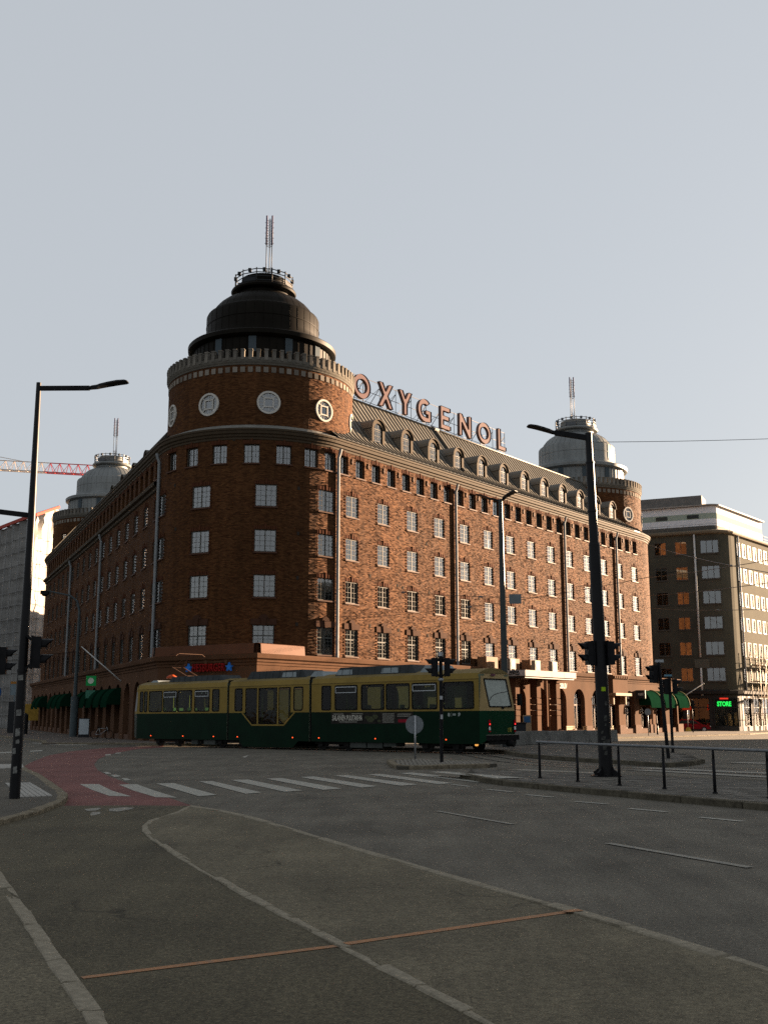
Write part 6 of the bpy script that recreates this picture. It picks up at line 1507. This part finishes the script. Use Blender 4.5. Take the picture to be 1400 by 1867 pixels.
for z0, z1 in rows:
    for u, w in colA: ops.append((u-w/2, u+w/2, z0, z1))
    ops.append((cornerw[0]-1.15+.0, cornerw[0]+1.15, z0, z1))
    for u in colB: ops.append((u-.52, u+.52, z0, z1))
wl_ = wall(path_block, -18, UL+34, 4.6, zk(21.9), ops, .7, .16)
place('wall', wl_.mesh('wall', DPL), nb)
FRB = pm('pale_window_paint', (0.0634,0.0590,0.0518), .5, var=.08)
def simple_window(par, path, u, z0, z1, w, lights, seed, fm=None):
    p, n = path(u); h = z1-z0; mb = MB(); rect_ring(mb, w+.1, h+.1, .11, -.012, .07, 0, -.05)
    for k in range(1, lights): x = -w/2+w*k/lights; mb.box(x-.035, x+.035, .035, .052, .06, h-.06)
    f = place('window', mb.mesh('window', fm or FRB), par, (p.x, p.y, z0), math.atan2(n.x, -n.y))
    mb = MB(); mb.face([(-w/2, .06, 0), (w/2, .06, 0), (w/2, .06, h), (-w/2, .06, h)]); sub('pane', mb.mesh('pane', GLASS), f)
    r = random.Random(seed); mb = MB()
    for k in range(lights):
        x0, x1 = -w/2+w*k/lights, -w/2+w*(k+1)/lights; m = r.choice((0, 0, 1, 2)); y = .14 if m == 0 else .3
        zb = 0 if m != 0 else (0 if r.random() < .5 else h*.3)
        mb.face([(x0, y, zb), (x1, y, zb), (x1, y, h), (x0, y, h)], m)
    mb.face([(-w/2-.3, .6, -.3), (w/2+.3, .6, -.3), (w/2+.3, .6, h+.3), (-w/2-.3, .6, h+.3)], 2)
    sub('curtain', mb.mesh('curtain', [pm('white_net', (0.0880,0.0896,0.0864), .8), DRAPE, ROOM]), f)
    mb = MB(); mb.box(-w/2-.06, w/2+.06, -.06, .02, -.12, -.055); sub('sill', mb.mesh('sill', FRB), f)
sd = 0
for z0, z1 in rows:
    for u, w in colA[:3]: simple_window(nb, path_block, u, z0, z1, w, 2, sd := sd+1)
    simple_window(nb, path_block, cornerw[0], z0, z1, 2.25, 3, sd := sd+1)
    for u in colB[:8]: simple_window(nb, path_block, u, z0, z1, 1.0, 2, sd := sd+1)
# eaves, setback storey, roof rail
zt = zk(21.9)
mb = MB(); sweep(mb, path_block, -18, UL+34, [(0, zt-.35), (.35, zt-.22), (.42, zt-.05), (.42, zt+.12), (-1.0, zt+.42)], 60); place('cornice', mb.mesh('cornice', pm('brown_eave', (.13,.11,.08), .7)), nb)
def ph(path, off): return lambda u: (path(u)[0]-path(u)[1]*off, path(u)[1])
wm = pm('white_render', (0.5270,0.5440,0.5780), .8, var=.06); gm = pm('green_render', (.24,.29,.25), .8, var=.08)
mb = MB(); zz = zt+.3
for za, zb, m in ((zz, zz+.75, 2), (zz+.75, zz+1.65, 0), (zz+1.65, zz+2.4, 1), (zz+2.4, zz+3.3, 0)): sweep(mb, ph(path_block, 1.6), -18, UL+16, [(0, za), (0, zb)], 50, m)
sweep(mb, ph(path_block, 1.6), -18, UL+16, [(0, zz+3.3), (.4, zz+3.34), (.4, zz+3.5), (-3.0, zz+3.9)], 50, 3); place('setback_storey', mb.mesh('setback_storey', [wm, gm, pm('dark_band', (.07,.07,.065), .7), pm('roof_edge', (.22,.21,.2), .6)]), nb)
for u in (-9.5, -6.0, -2.0):
    p, n = path_block(u); p = p-n*1.58; mb = MB(); mb.box(-.75, .75, -.03, .02, 0, .48); place('strip_window', mb.mesh('strip_window', pm('strip_glass', (.03,.035,.035), .15)), nb, (p.x, p.y, zz+1.78), math.atan2(n.x, -n.y))
mb = MB(); p0 = path_block(-14)[0]-na_*6; 
for k in range(1): mb.box(-10, 5.0, 3.2, 7.0, zz+3.8, zz+5.1)
pq = path_block(-6)[0]; place('plant_room', mb.mesh('plant_room', pm('plant_room_cladding', (.12,.115,.11), .7)), nb, (pq.x, pq.y, 0), math.atan2(na_.x, -na_.y))
mb = MB()
for k in range(22):
    u = -13+2.0*k; p, n = path_block(u); mb.tube([(p.x+n.x*.1, p.y+n.y*.1, zt+.1), (p.x+n.x*.1, p.y+n.y*.1, zt+1.0)], .025, 6)
    q, n2 = path_block(u+2.0)
    for z in (zt+.55, zt+.98): mb.bar((p.x+n.x*.1, p.y+n.y*.1, z), (q.x+n2.x*.1, q.y+n2.y*.1, z), .03)
place('roof_railing', mb.mesh('roof_railing', pm('rail_grey', (.12,.11,.10), .6)), nb)
for u in (-1.75, UL+2.0):
    p, n = path_block(u); q = p+n*.14; mb = MB(); mb.tube([(q.x, q.y, 4.6 if u > 0 else 8.6), (q.x, q.y, zt-.3)], .12, 8); place('downpipe', mb.mesh('downpipe', pm('white_pipe', (.45,.45,.44), .5)), nb)
p, n = path_block(-1.75); mb = MB(); mb.tube([(p.x+n.x*.14, p.y+n.y*.14, 3.9), (p.x+n.x*.14, p.y+n.y*.14, 7.3)], .12, 8); place('downpipe', mb.mesh('downpipe', MATS['white_pipe']), nb)
mb = MB(); mb.box(-.9, .9, -.08, .02, 0, 1.1); place('wall_panel', mb.mesh('wall_panel', pm('grey_panel', (.085,.085,.07), .8)), nb, (path_block(-1.6)[0].x, path_block(-1.6)[0].y, 7.3), math.atan2(na_.x, -na_.y))
# ground floor shops
sops = []
for a, b in ((-16, -12.4), (-12, -8.2), (-7.6, -4.2), (-3.7, -1.0), (-.5, 2.7)): sops.append((a, b, .1, 3.6))
k = UL+1.0
while k < UL+30: sops.append((k, k+2.6, .1, 3.6)); k += 3.3
shop = wall(path_block, -18, UL+34, nbz, 4.6, sops, .7, .3); place('shop_front', shop.mesh('shop_front', pm('black_shop_front', (.03,.03,.028), .5, var=.2)), nb)
mb = MB(); sweep(mb, path_block, -18, UL+34, [(0, 4.0), (.5, 4.1), (.55, 4.45), (0, 4.62)], 60); place('shop_fascia', mb.mesh('shop_fascia', pm('black_fascia', (.025,.025,.024), .5)), nb)
for a, b, c, d in sops[:8]:
    p, n = path_block((a+b)/2); w = b-a; mb = MB(); rect_ring(mb, w, d-c, .08, .12, .22); mb.box(-.03, .03, .13, .21, .08, d-c-.08); mb.box(-w/2+.08, w/2-.08, .13, .21, 2.3, 2.38)
    f = place('shop_window', mb.mesh('shop_window', DKM), nb, (p.x, p.y, c), math.atan2(n.x, -n.y)); mb = MB(); mb.face([(-w/2, .17, 0), (w/2, .17, 0), (w/2, .17, d-c), (-w/2, .17, d-c)]); sub('pane', mb.mesh('pane', GLASSD), f)
    mb = MB(); mb.face([(-w/2, 1.4, 0), (w/2, 1.4, 0), (w/2, 1.4, d-c), (-w/2, 1.4, d-c)]); rr = random.Random(int(a*10)); 
    for j in range(5): x = rr.uniform(-w/2+.2, w/2-.4); mb.box(x, x+rr.uniform(.2, .5), .6, .9, 0, rr.uniform(.6, 1.8), 1)
    sub('shop_interior', mb.mesh('shop_interior', [ROOM, pm('shop_goods', (.13,.10,.05), .7, var=.8, scale=4)]), f)
p, n = path_block(.75); pp = p+n*.12; NEON = pm('green_neon', (.02,.5,.06), .4, emit=(.02,1.0,.12), es=.12)
sign_text(nb, 'STORE', .78, (pp.x, pp.y, 2.6), n, NEON, .08, .03, 'neon_sign', .72); mb = MB(); mb.box(-.5, .5, -.05, .05, 3.42, 3.6); place('red_neon', mb.mesh('red_neon', pm('red_neon', (.5,.03,.02), .4, emit=(1,.06,.03), es=.08)), nb, (pp.x, pp.y, 0), math.atan2(n.x, -n.y))
p, n = path_block(-6.4); pp = p+n*.06; mb = MB(); N = 24
for r0 in (.62, .80): mb.tube([(r0*1.5*math.cos(2*math.pi*k/N), -.02, r0*.55*math.sin(2*math.pi*k/N)) for k in range(N+1)], .03, 6, 0, False)
place('window_emblem', mb.mesh('window_emblem', pm('pale_green_print', (.22,.26,.15), .6)), nb, (pp.x, pp.y, 3.0), math.atan2(n.x, -n.y))
mb = MB()
for u in (-8.8, -5.0, -4.0): p, n = path_block(u); mb.tube([(p.x+n.x*.4, p.y+n.y*.4, 3.75), (p.x+n.x*.6, p.y+n.y*.6, 3.45)], [.05, .2], 10)
place('spot_lamps', mb.mesh('spot_lamps', pm('lamp_grey', (.3,.31,.32), .5)), nb)
# --- scaffolding on the lit front
s0 = UL+3.2; sc_ = thing('scaffolding', 'steel tube scaffolding with boards against the lower sunlit front of the corner block', 'scaffolding', (*(path_block(s0)[0]+nb_*1.2).to_2d(), -.45))
TUBE = pm('scaffold_tube', (.33,.28,.22), .5, .3, var=.2)
def sp(u, o, z): p, n = path_block(u); return (p.x+n.x*o, p.y+n.y*o, z)
for k in range(8):
    for o in (.4, 1.5): mb = MB(); mb.tube([sp(s0+2.0*k, o, -.45), sp(s0+2.0*k, o, 9.4+.6*(k % 2))], .045, 6); place('upright', mb.mesh('upright', TUBE), sc_)
for z in (1.7, 3.7, 5.7, 7.7, 8.7):
    for o in (.4, 1.5): mb = MB(); mb.tube([sp(s0-.5, o, z), sp(s0+14.5, o, z)], .04, 6); place('ledger', mb.mesh('ledger', TUBE), sc_)
for z in (3.75, 5.75, 7.75): mb = MB(); p0, p1 = Vector(sp(s0, .95, z)), Vector(sp(s0+14, .95, z)); mb.bar(p0, p1, .9, .05); place('walk_board', mb.mesh('walk_board', pm('scaffold_board', (.30,.21,.12), .8, var=.25)), sc_)
for k in range(5): mb = MB(); mb.tube([sp(s0+2.0*k+(2.2 if k % 2 else 0), 1.55, .2), sp(s0+2.0*k+(0 if k % 2 else 2.4), 1.55, 8.6)], .035, 6); place('brace', mb.mesh('brace', TUBE), sc_)
q = Vector(sp(UL+5.2, 4.2, 0)); z0 = gz(q.y)
t = thing('works_barrier', 'red and white striped works barrier below the scaffolding', 'barrier', (q.x, q.y, z0), None, rz(az_b))
for k in range(8): mb = MB(); mb.box(-3+.75*k, -2.26+.75*k, -.03, .03, 1.0, 1.3); sub('board', mb.mesh('board', pm('barrier_red' if k % 2 else 'barrier_white', (.38,.03,.02) if k % 2 else (.6,.58,.55), .6)), t)
mb = MB(); mb.box(-3, 3, -.02, .02, .1, .95); sub('panel', mb.mesh('panel', pm('barrier_panel', (.5,.42,.36), .7, var=.15)), t)
for x in (-2.8, 0, 2.8): mb = MB(); mb.box(x-.05, x+.05, -.35, .35, 0, .1); mb.box(x-.03, x+.03, -.05, .05, 0, 1.3); sub('foot', mb.mesh('foot', DKM), t)

# ================================================================ THE WRAPPED BUILDING AND THE CRANE ON THE LEFT
W0 = Vector((-51.6, 156, 0)); wb = thing('wrapped_building', 'building wrapped in white scaffold sheeting beyond the far left tower', 'building', (W0.x, W0.y, -.5))
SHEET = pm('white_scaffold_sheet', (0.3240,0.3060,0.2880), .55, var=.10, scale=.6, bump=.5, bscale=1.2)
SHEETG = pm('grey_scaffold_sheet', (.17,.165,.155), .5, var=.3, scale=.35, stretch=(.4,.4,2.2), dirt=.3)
def wrapped(name, P, d, n, L, topf, mat, seed, du=.6, dz=.7, amp=.14):
    mb = MB(); nu = int(L/du); rnd = random.Random(seed); ph_ = [rnd.uniform(0, 6.28) for _ in range(8)]
    def pt(i, j, nz):
        u = L*i/nu; zt_ = topf(u); z = -.5+(zt_+.5)*j/nz
        w = amp*(1+1.6*max(0, (z-zt_+5)/5))*(math.sin(u*2.1+ph_[0]+.3*math.sin(z*.9+ph_[1]))+.6*math.sin(u*4.7+ph_[2]+z*.25)+.5*math.sin(z*1.57*2+ph_[3]+math.sin(u*.7))+.5*math.sin(z*.8+u*1.3+ph_[4]))
        q = P+d*u+n*w; return (q.x, q.y, z)
    nz = int(34/dz)
    for i in range(nu):
        for j in range(nz): mb.face([pt(i, j, nz), pt(i+1, j, nz), pt(i+1, j+1, nz), pt(i, j+1, nz)], 0, None, True)
    return place(name, mb.mesh(name, mat), wb)
dr_ = dirv(4.0); nr_ = dirv(94.0); dl_ = dirv(-40.0); nl_ = dirv(-130)
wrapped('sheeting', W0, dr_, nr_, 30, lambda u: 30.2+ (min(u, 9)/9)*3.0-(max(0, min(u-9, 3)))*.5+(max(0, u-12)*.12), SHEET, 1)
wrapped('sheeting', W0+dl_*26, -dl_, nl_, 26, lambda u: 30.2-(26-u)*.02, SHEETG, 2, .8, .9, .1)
mb = MB(); bk = W0+dr_*30; bl = W0+dl_*26; far = bl+dr_*30
mb.face([(W0.x, W0.y, 30.0), (bk.x, bk.y, 34.0), (far.x, far.y, 34.0), (bl.x, bl.y, 29.6)]); place('roof', mb.mesh('roof', pm('grey_roof', (.22,.2,.19), .7)), wb)
mb = MB(); mb.face([(bk.x, bk.y, -.5), (far.x, far.y, -.5), (far.x, far.y, 34), (bk.x, bk.y, 34)]); mb.face([(bl.x, bl.y, -.5), (far.x, far.y, -.5), (far.x, far.y, 34), (bl.x, bl.y, 29.6)]); place('wall', mb.mesh('wall', pm('far_wall', (.3,.28,.25), .8)), wb)
mb = MB(); q0 = W0+nl_*.3+Vector((0,0,30.35)); q1 = W0+dl_*26+nl_*.3+Vector((0,0,29.9)); mb.bar(q0, q1, .3, .5); mb.bar(W0+nr_*.3+Vector((0,0,30.5)), W0+dr_*9+nr_*.3+Vector((0,0,33.4)), .25, .4); place('red_edge_trim', mb.mesh('red_edge_trim', pm('red_trim', (.30,.05,.035), .6)), wb)
ST = pm('scaffold_through_sheet', (.19,.185,.18), .5, var=.2)
mb = MB()
for k in range(16):
    z = 1.5+2*k
    if z < 29.5: mb.bar(W0+nr_*.3+Vector((0,0,z)), W0+dr_*30+nr_*.3+Vector((0,0,z)), .06); mb.bar(W0+nl_*.25+Vector((0,0,z)), W0+dl_*26+nl_*.25+Vector((0,0,z)), .08)
for k in range(12): p = W0+dr_*2.5*k+nr_*.32; mb.bar(p+Vector((0,0,-.4)), p+Vector((0,0,30)), .06)
stuff(place('lashing_lines', mb.mesh('lashing_lines', ST), wb))
mb = MB()
for k in range(9): p = W0+dl_*(1.2+2.6*k)+nl_*.45; mb.bar(p+Vector((0,0,-.4)), p+Vector((0,0,29.6)), .16, .05)
stuff(place('sheet_seams', mb.mesh('sheet_seams', pm('sheet_seam', (.3,.3,.3), .6)), wb))
# crane
cr = thing('tower_crane', 'red and white lattice tower crane whose jib crosses the sky at the left', 'crane', (-128, 232, -.5))
JA, JB = Vector((-134, 236, 58.2)), Vector((-38.0, 214, 48.2)); ax = (JB-JA).normalized(); Lj = (JB-JA).length; hz = Vector((-ax.y, ax.x, 0)).normalized()
RC, WC = pm('crane_red', (.40,.03,.03), .5), pm('crane_white', (.55,.47,.40), .5)
n = 46
for k0 in range(0, n, 6):
    mb = MB(); m = RC if (k0//6) % 3 != 1 else WC
    for k in range(k0, min(k0+6, n)):
        a, b = JA+ax*(Lj*k/n), JA+ax*(Lj*(k+1)/n); top = Vector((0,0,2.1))
        for s in (-.7, .7): mb.bar(a+hz*s, b+hz*s, .2); mb.bar(a+hz*s, (a+b)/2+top, .09); mb.bar((a+b)/2+top, b+hz*s, .09)
        mb.bar((a+a-b+a)/2*0+(a+b)/2+top, (b+(b-a)/2)+top, .17); mb.bar(a-hz*.7, a+hz*.7, .08)
    place('jib_section', mb.mesh('jib_section', m), cr)
mb = MB(); p = JA+ax*(Lj*.79); mb.box(p.x-.9, p.x+.9, p.y-.5, p.y+.5, p.z-.1, p.z+1.2); place('trolley', mb.mesh('trolley', pm('trolley_grey', (.16,.17,.18), .5)), cr)
mb = MB(); cx, cy = -128, 232
for sx in (-1, 1):
    for sy in (-1, 1): mb.bar((cx+sx, cy+sy, -.5), (cx+sx, cy+sy, 66), .25)
for k in range(33):
    z = 2*k
    for (x0, y0), (x1, y1) in (((-1,-1),(1,-1)), ((1,-1),(1,1)), ((1,1),(-1,1)), ((-1,1),(-1,-1))): mb.bar((cx+x0, cy+y0, z), (cx+x1, cy+y1, z+2), .12)
mb.bar((cx, cy, 66), JA+ax*(Lj*.6)+Vector((0,0,2.1)), .12); place('mast', mb.mesh('mast', WC), cr)

# ================================================================ ROOFTOP LETTERS
sg = thing('rooftop_sign', 'big copper pink rooftop letters on a thin steel frame along the roof ridge', 'sign', (*(A_r-n_r*4+d_r*18).to_2d(), 26.6))
LFACE = pm('copper_pink_face', (.095,.056,.058), .7, var=.12, scale=2); LSIDE = pm('letter_side', (.10,.07,.065), .5); LRIM = pm('letter_rim', (.13,.09,.09), .4, .3)
def ell(cx, cz, rx, rz_, a0, a1, n): return [(cx+rx*math.cos(R_(a0+(a1-a0)*k/n)), cz+rz_*math.sin(R_(a0+(a1-a0)*k/n))) for k in range(n+1)]
LZ = 2.05
def letter_polys(ch, w):
    h = LZ; s = .47
    if ch == 'O': return [('ring', ell(w/2, h/2, w/2, h/2, 0, 360, 36)[:-1], ell(w/2, h/2, w/2-s*.95, h/2-s*.88, 0, 360, 36)[:-1])]
    if ch == 'X': c = s*1.12; m = h/2; return [('p', [(0, 0), (c, 0), (w/2, m-.34), (w-c, 0), (w, 0), (w/2+c*.56, m), (w, h), (w-c, h), (w/2, m+.34), (c, h), (0, h), (w/2-c*.56, m)])]
    if ch == 'Y': c = s*1.12; m = h*.46; return [('p', [(w/2-s/2, 0), (w/2+s/2, 0), (w/2+s/2, m), (w, h), (w-c, h), (w/2, m+.42), (c, h), (0, h), (w/2-s/2, m)])]
    if ch == 'G':
        o = ell(w/2+.06, h/2, w/2+.06, h/2, 52, 300, 22); i = ell(w/2+.06, h/2, w/2-s+.04, h/2-s*.92, 300, 52, 22)
        o2 = [p for p in ell(w/2+.06, h/2, w/2+.06, h/2, 48, 286, 24)]; i2 = [p for p in ell(w/2+.06, h/2, w/2-s+.05, h/2-s*.92, 270, 56, 22)]
        return [('p', o2+[(w, .12), (w, h*.52), (w*.58, h*.52), (w*.58, h*.36), (w-s, h*.36), (w-s, .40)]+i2)]
    if ch == 'E': a = .37; return [('p', [(0, 0), (w, 0), (w, a), (s, a), (s, h/2-a/2+.02), (w*.88, h/2-a/2+.02), (w*.88, h/2+a/2), (s, h/2+a/2), (s, h-a), (w*.97, h-a), (w*.97, h), (0, h)])]
    if ch == 'N': a = s*.98; return [('p', [(0, 0), (a, 0), (a, h*.62), (w-a, 0), (w, 0), (w, h), (w-a, h), (w-a, h*.38), (a, h), (0, h)])]
    if ch == 'L': return [('p', [(0, 0), (w, 0), (w, .36), (s, .36), (s, h), (0, h)])]
def letter_mesh(ch, w):
    bm = bmesh.new(); dp = .3
    for q in letter_polys(ch, w):
        if q[0] == 'ring':
            o = [bm.verts.new((x, 0, z)) for x, z in q[1]]; i = [bm.verts.new((x, 0, z)) for x, z in q[2]]; n = len(o)
            for k in range(n): bm.faces.new((o[k], o[(k+1) % n], i[(k+1) % n], i[k]))
        else:
            f = bm.faces.new([bm.verts.new((x, 0, z)) for x, z in q[1]])
    bm.normal_update()
    for f in bm.faces:
        if f.normal.y > 0: f.normal_flip()
    front = bm.faces[:]
    r = bmesh.ops.inset_region(bm, faces=front, thickness=.045, depth=0, use_even_offset=True)
    for f in r['faces']: f.material_index = 2
    inner = [f for f in bm.faces if f.material_index == 0]
    allf = bm.faces[:]
    ex = bmesh.ops.extrude_face_region(bm, geom=allf)          # back sheet
    vs = [g for g in ex['geom'] if isinstance(g, bmesh.types.BMVert)]
    for v in vs: v.co.y -= dp
    bm.normal_update()
    newf = [g for g in ex['geom'] if isinstance(g, bmesh.types.BMFace)]
    for f in bm.faces:
        if abs(f.normal.y) < .5: f.material_index = 1
    inn = [f for f in newf if f.material_index == 0]
    bmesh.ops.extrude_face_region(bm, geom=[])
    r2 = bmesh.ops.inset_region(bm, faces=inn, thickness=.004, depth=-.05, use_even_offset=True)
    for f in r2['faces']: f.material_index = 1
    bmesh.ops.triangulate(bm, faces=[f for f in bm.faces if len(f.verts) > 4]); bmesh.ops.recalc_face_normals(bm, faces=bm.faces[:])
    me = bpy.data.meshes.new('letter'); bm.to_mesh(me); bm.free()
    for m in (LFACE, LSIDE, LRIM): me.materials.append(m)
    return me
for ch, s0_, s1_ in (('O', 6.6, 8.8), ('X', 9.98, 11.9), ('Y', 12.8, 14.66), ('G', 15.56, 17.55), ('E', 19.05, 20.65), ('N', 22.1, 24.15), ('O', 25.3, 27.6), ('L', 28.92, 30.38)):
    q = A_r-n_r*4.0+d_r*s0_; place('letter', letter_mesh(ch, s1_-s0_), sg, (q.x, q.y, 26.9), rz(AZR))
mb = MB(); fb = A_r-n_r*4.25
for k in range(12):
    s = 6.2+2.25*k; q = fb+d_r*s
    mb.bar((q.x, q.y, 26.6), (q.x, q.y, 29.0), .045); e = q+d_r*1.0
    if k < 11: mb.bar((q.x, q.y, 26.75), (q.x+d_r.x*2.25, q.y+d_r.y*2.25, 28.6), .025)
    mb.bar((q.x, q.y, 28.6), (q.x-n_r.x*1.6, q.y-n_r.y*1.6, 26.7), .04)
for z in (27.0, 27.9, 28.95): a, b = fb+d_r*5.6, fb+d_r*31; mb.bar((a.x, a.y, z), (b.x, b.y, z), .035)
place('steel_frame', mb.mesh('steel_frame', pm('frame_steel', (0.0360,0.0330,0.0360), .5, .3)), sg)

# ================================================================ OVERHEAD WIRES
def at(x, y, Y):
    u = (x-700)/1960; v = (933.5-y)/1960; d = (u, _c-v*_s, _s+v*_c); t_ = Y/d[1]; return Vector((d[0]*t_, Y, EYE+d[2]*t_))
def wire(a, b, label, sag=.3, r=.018, fit=None):
    r = r*.7
    pts = [a.lerp(b, k/14)+Vector((0, 0, -sag*4*(k/14)*(1-k/14))) for k in range(15)]
    mb = MB(); mb.tube(pts, r, 5)
    t = thing('overhead_wire', label, 'wire', tuple(a), 'overhead wires over the junction'); place('cable', mb.mesh('cable', BLACKM), t)
    for f in (fit or []):
        p = a.lerp(b, f)+Vector((0, 0, -sag*4*f*(1-f))); d = (b-a).normalized(); mb = MB(); mb.tube([p-d*.25, p-d*.12, p+d*.12, p+d*.25], [.03, .06, .06, .03], 8); place('insulator', mb.mesh('insulator', pm('insulator_grey', (.12,.12,.12), .5)), t)
wire(at(1085, 806, 29.1), at(1560, 793, 34), 'thin wire leaving the top of the thick lamp post towards the right edge', .05, .012)
wire(at(1172, 990, 116), at(1480, 1058, 42), 'wire with a row of insulators sloping down before the corner block', .25, .03, (.18, .55, .75))
wire(at(1177, 1053, 112), at(1500, 1003, 45), 'wire rising to the right across the second row of block windows', .15, .03)
wire(at(1178, 1086, 108), at(1500, 1048, 46), 'wire rising to the right across the third row of block windows', .15, .028)
wire(at(1180, 1108, 104), at(1500, 1106, 46), 'nearly level wire before the middle floors of the corner block', .2, .026, (.6,))
wire(at(632, 1128, 76), at(1240, 1040, 60), 'long span wire crossing the lower sunlit windows of the brick front', .4, .022, (.42,))
wire(at(640, 1070, 77.3), at(1080, 1090, 55), 'span wire crossing the third row of windows on the sunlit front', .25, .022, (.28, .62))
wire(at(1010, 1012, 101), at(1300, 905, 60) if False else at(1180, 1010, 110), 'short wire before the upper windows near the far round tower', .3, .022)
wire(at(-30, 1191, 60), at(146, 1187, 103), 'wire from the left edge to the bowed lamp', .2, .03)
wire(at(310, 1195, 72), at(380, 1150, 76), 'short stay wire above the front of the tram', .1, .02)

# ================================================================ THE BLOCK ACROSS THE STREET, outside the frame on the right, whose shadow lies over the crossing
sb = thing('street_block', 'pale plastered street block outside the frame at the right, shading the crossing', 'building', (62, 118, -.5))
cor = [Vector((63.0, 112.5, 0)), Vector((84, 34, 0)), Vector((88, -60, 0)), Vector((130, -60, 0)), Vector((112, 120, 0))]
SBP = pm('pale_plaster', (.34,.30,.24), .9, var=.12, scale=.4); HB = 20.0
for k in range(len(cor)):
    a, b = cor[k], cor[(k+1) % len(cor)]; d = (b-a).normalized(); n = Vector((d.y, -d.x, 0)); cen = Vector((100, 40, 0))
    if n.dot(cen-a) > 0: a, b = b, a; d = -d; n = -n
    L = (b-a).length; ops = []
    if k < 2:
        m = int(L/3.6)
        for j in range(m):
            for z in (4.4, 7.6, 10.8, 14.0, 17.0): ops.append((1.2+3.6*j, 2.6+3.6*j, z, z+1.7))
    pth = (lambda a_, d_, n_: (lambda u: (a_+d_*u, n_)))(a, d, n)
    place('wall', wall(pth, 0, L, -.5, HB, [o for o in ops if o[1] < L-.3], None, .2).mesh('wall', SBP), sb)
    if ops:
        mb = MB(); q0 = a-n*.18; q1 = b-n*.18; mb.face([(q0.x, q0.y, 4), (q1.x, q1.y, 4), (q1.x, q1.y, 19), (q0.x, q0.y, 19)]); place('window_glazing', mb.mesh('window_glazing', pm('strip_glass', (.03,.035,.035), .15)), sb)
mb = MB(); mb.face([(p.x, p.y, HB) for p in cor[::-1]]); place('roof', mb.mesh('roof', ZROOF), sb)

# the block behind the brick building; it keeps the foot of the wrapped building in shade
rb = thing('rear_block', 'plastered block behind the brick building, hidden from the crossing', 'building', (-14, 172, -.5))
rc = [Vector((-30, 166, 0)), Vector((14, 150, 0)), Vector((20, 186, 0)), Vector((-22, 196, 0))]
mb = MB()
for a, b in zip(rc, rc[1:]+rc[:1]): mb.face([(a.x, a.y, -.5), (b.x, b.y, -.5), (b.x, b.y, 21), (a.x, a.y, 21)])
place('wall', mb.mesh('wall', SBP), rb); mb = MB(); mb.face([(p.x, p.y, 21) for p in rc]); place('roof', mb.mesh('roof', ZROOF), rb)

# drop the bookkeeping key of the build helpers
for o in bpy.data.objects:
    if '_base' in o: del o['_base']
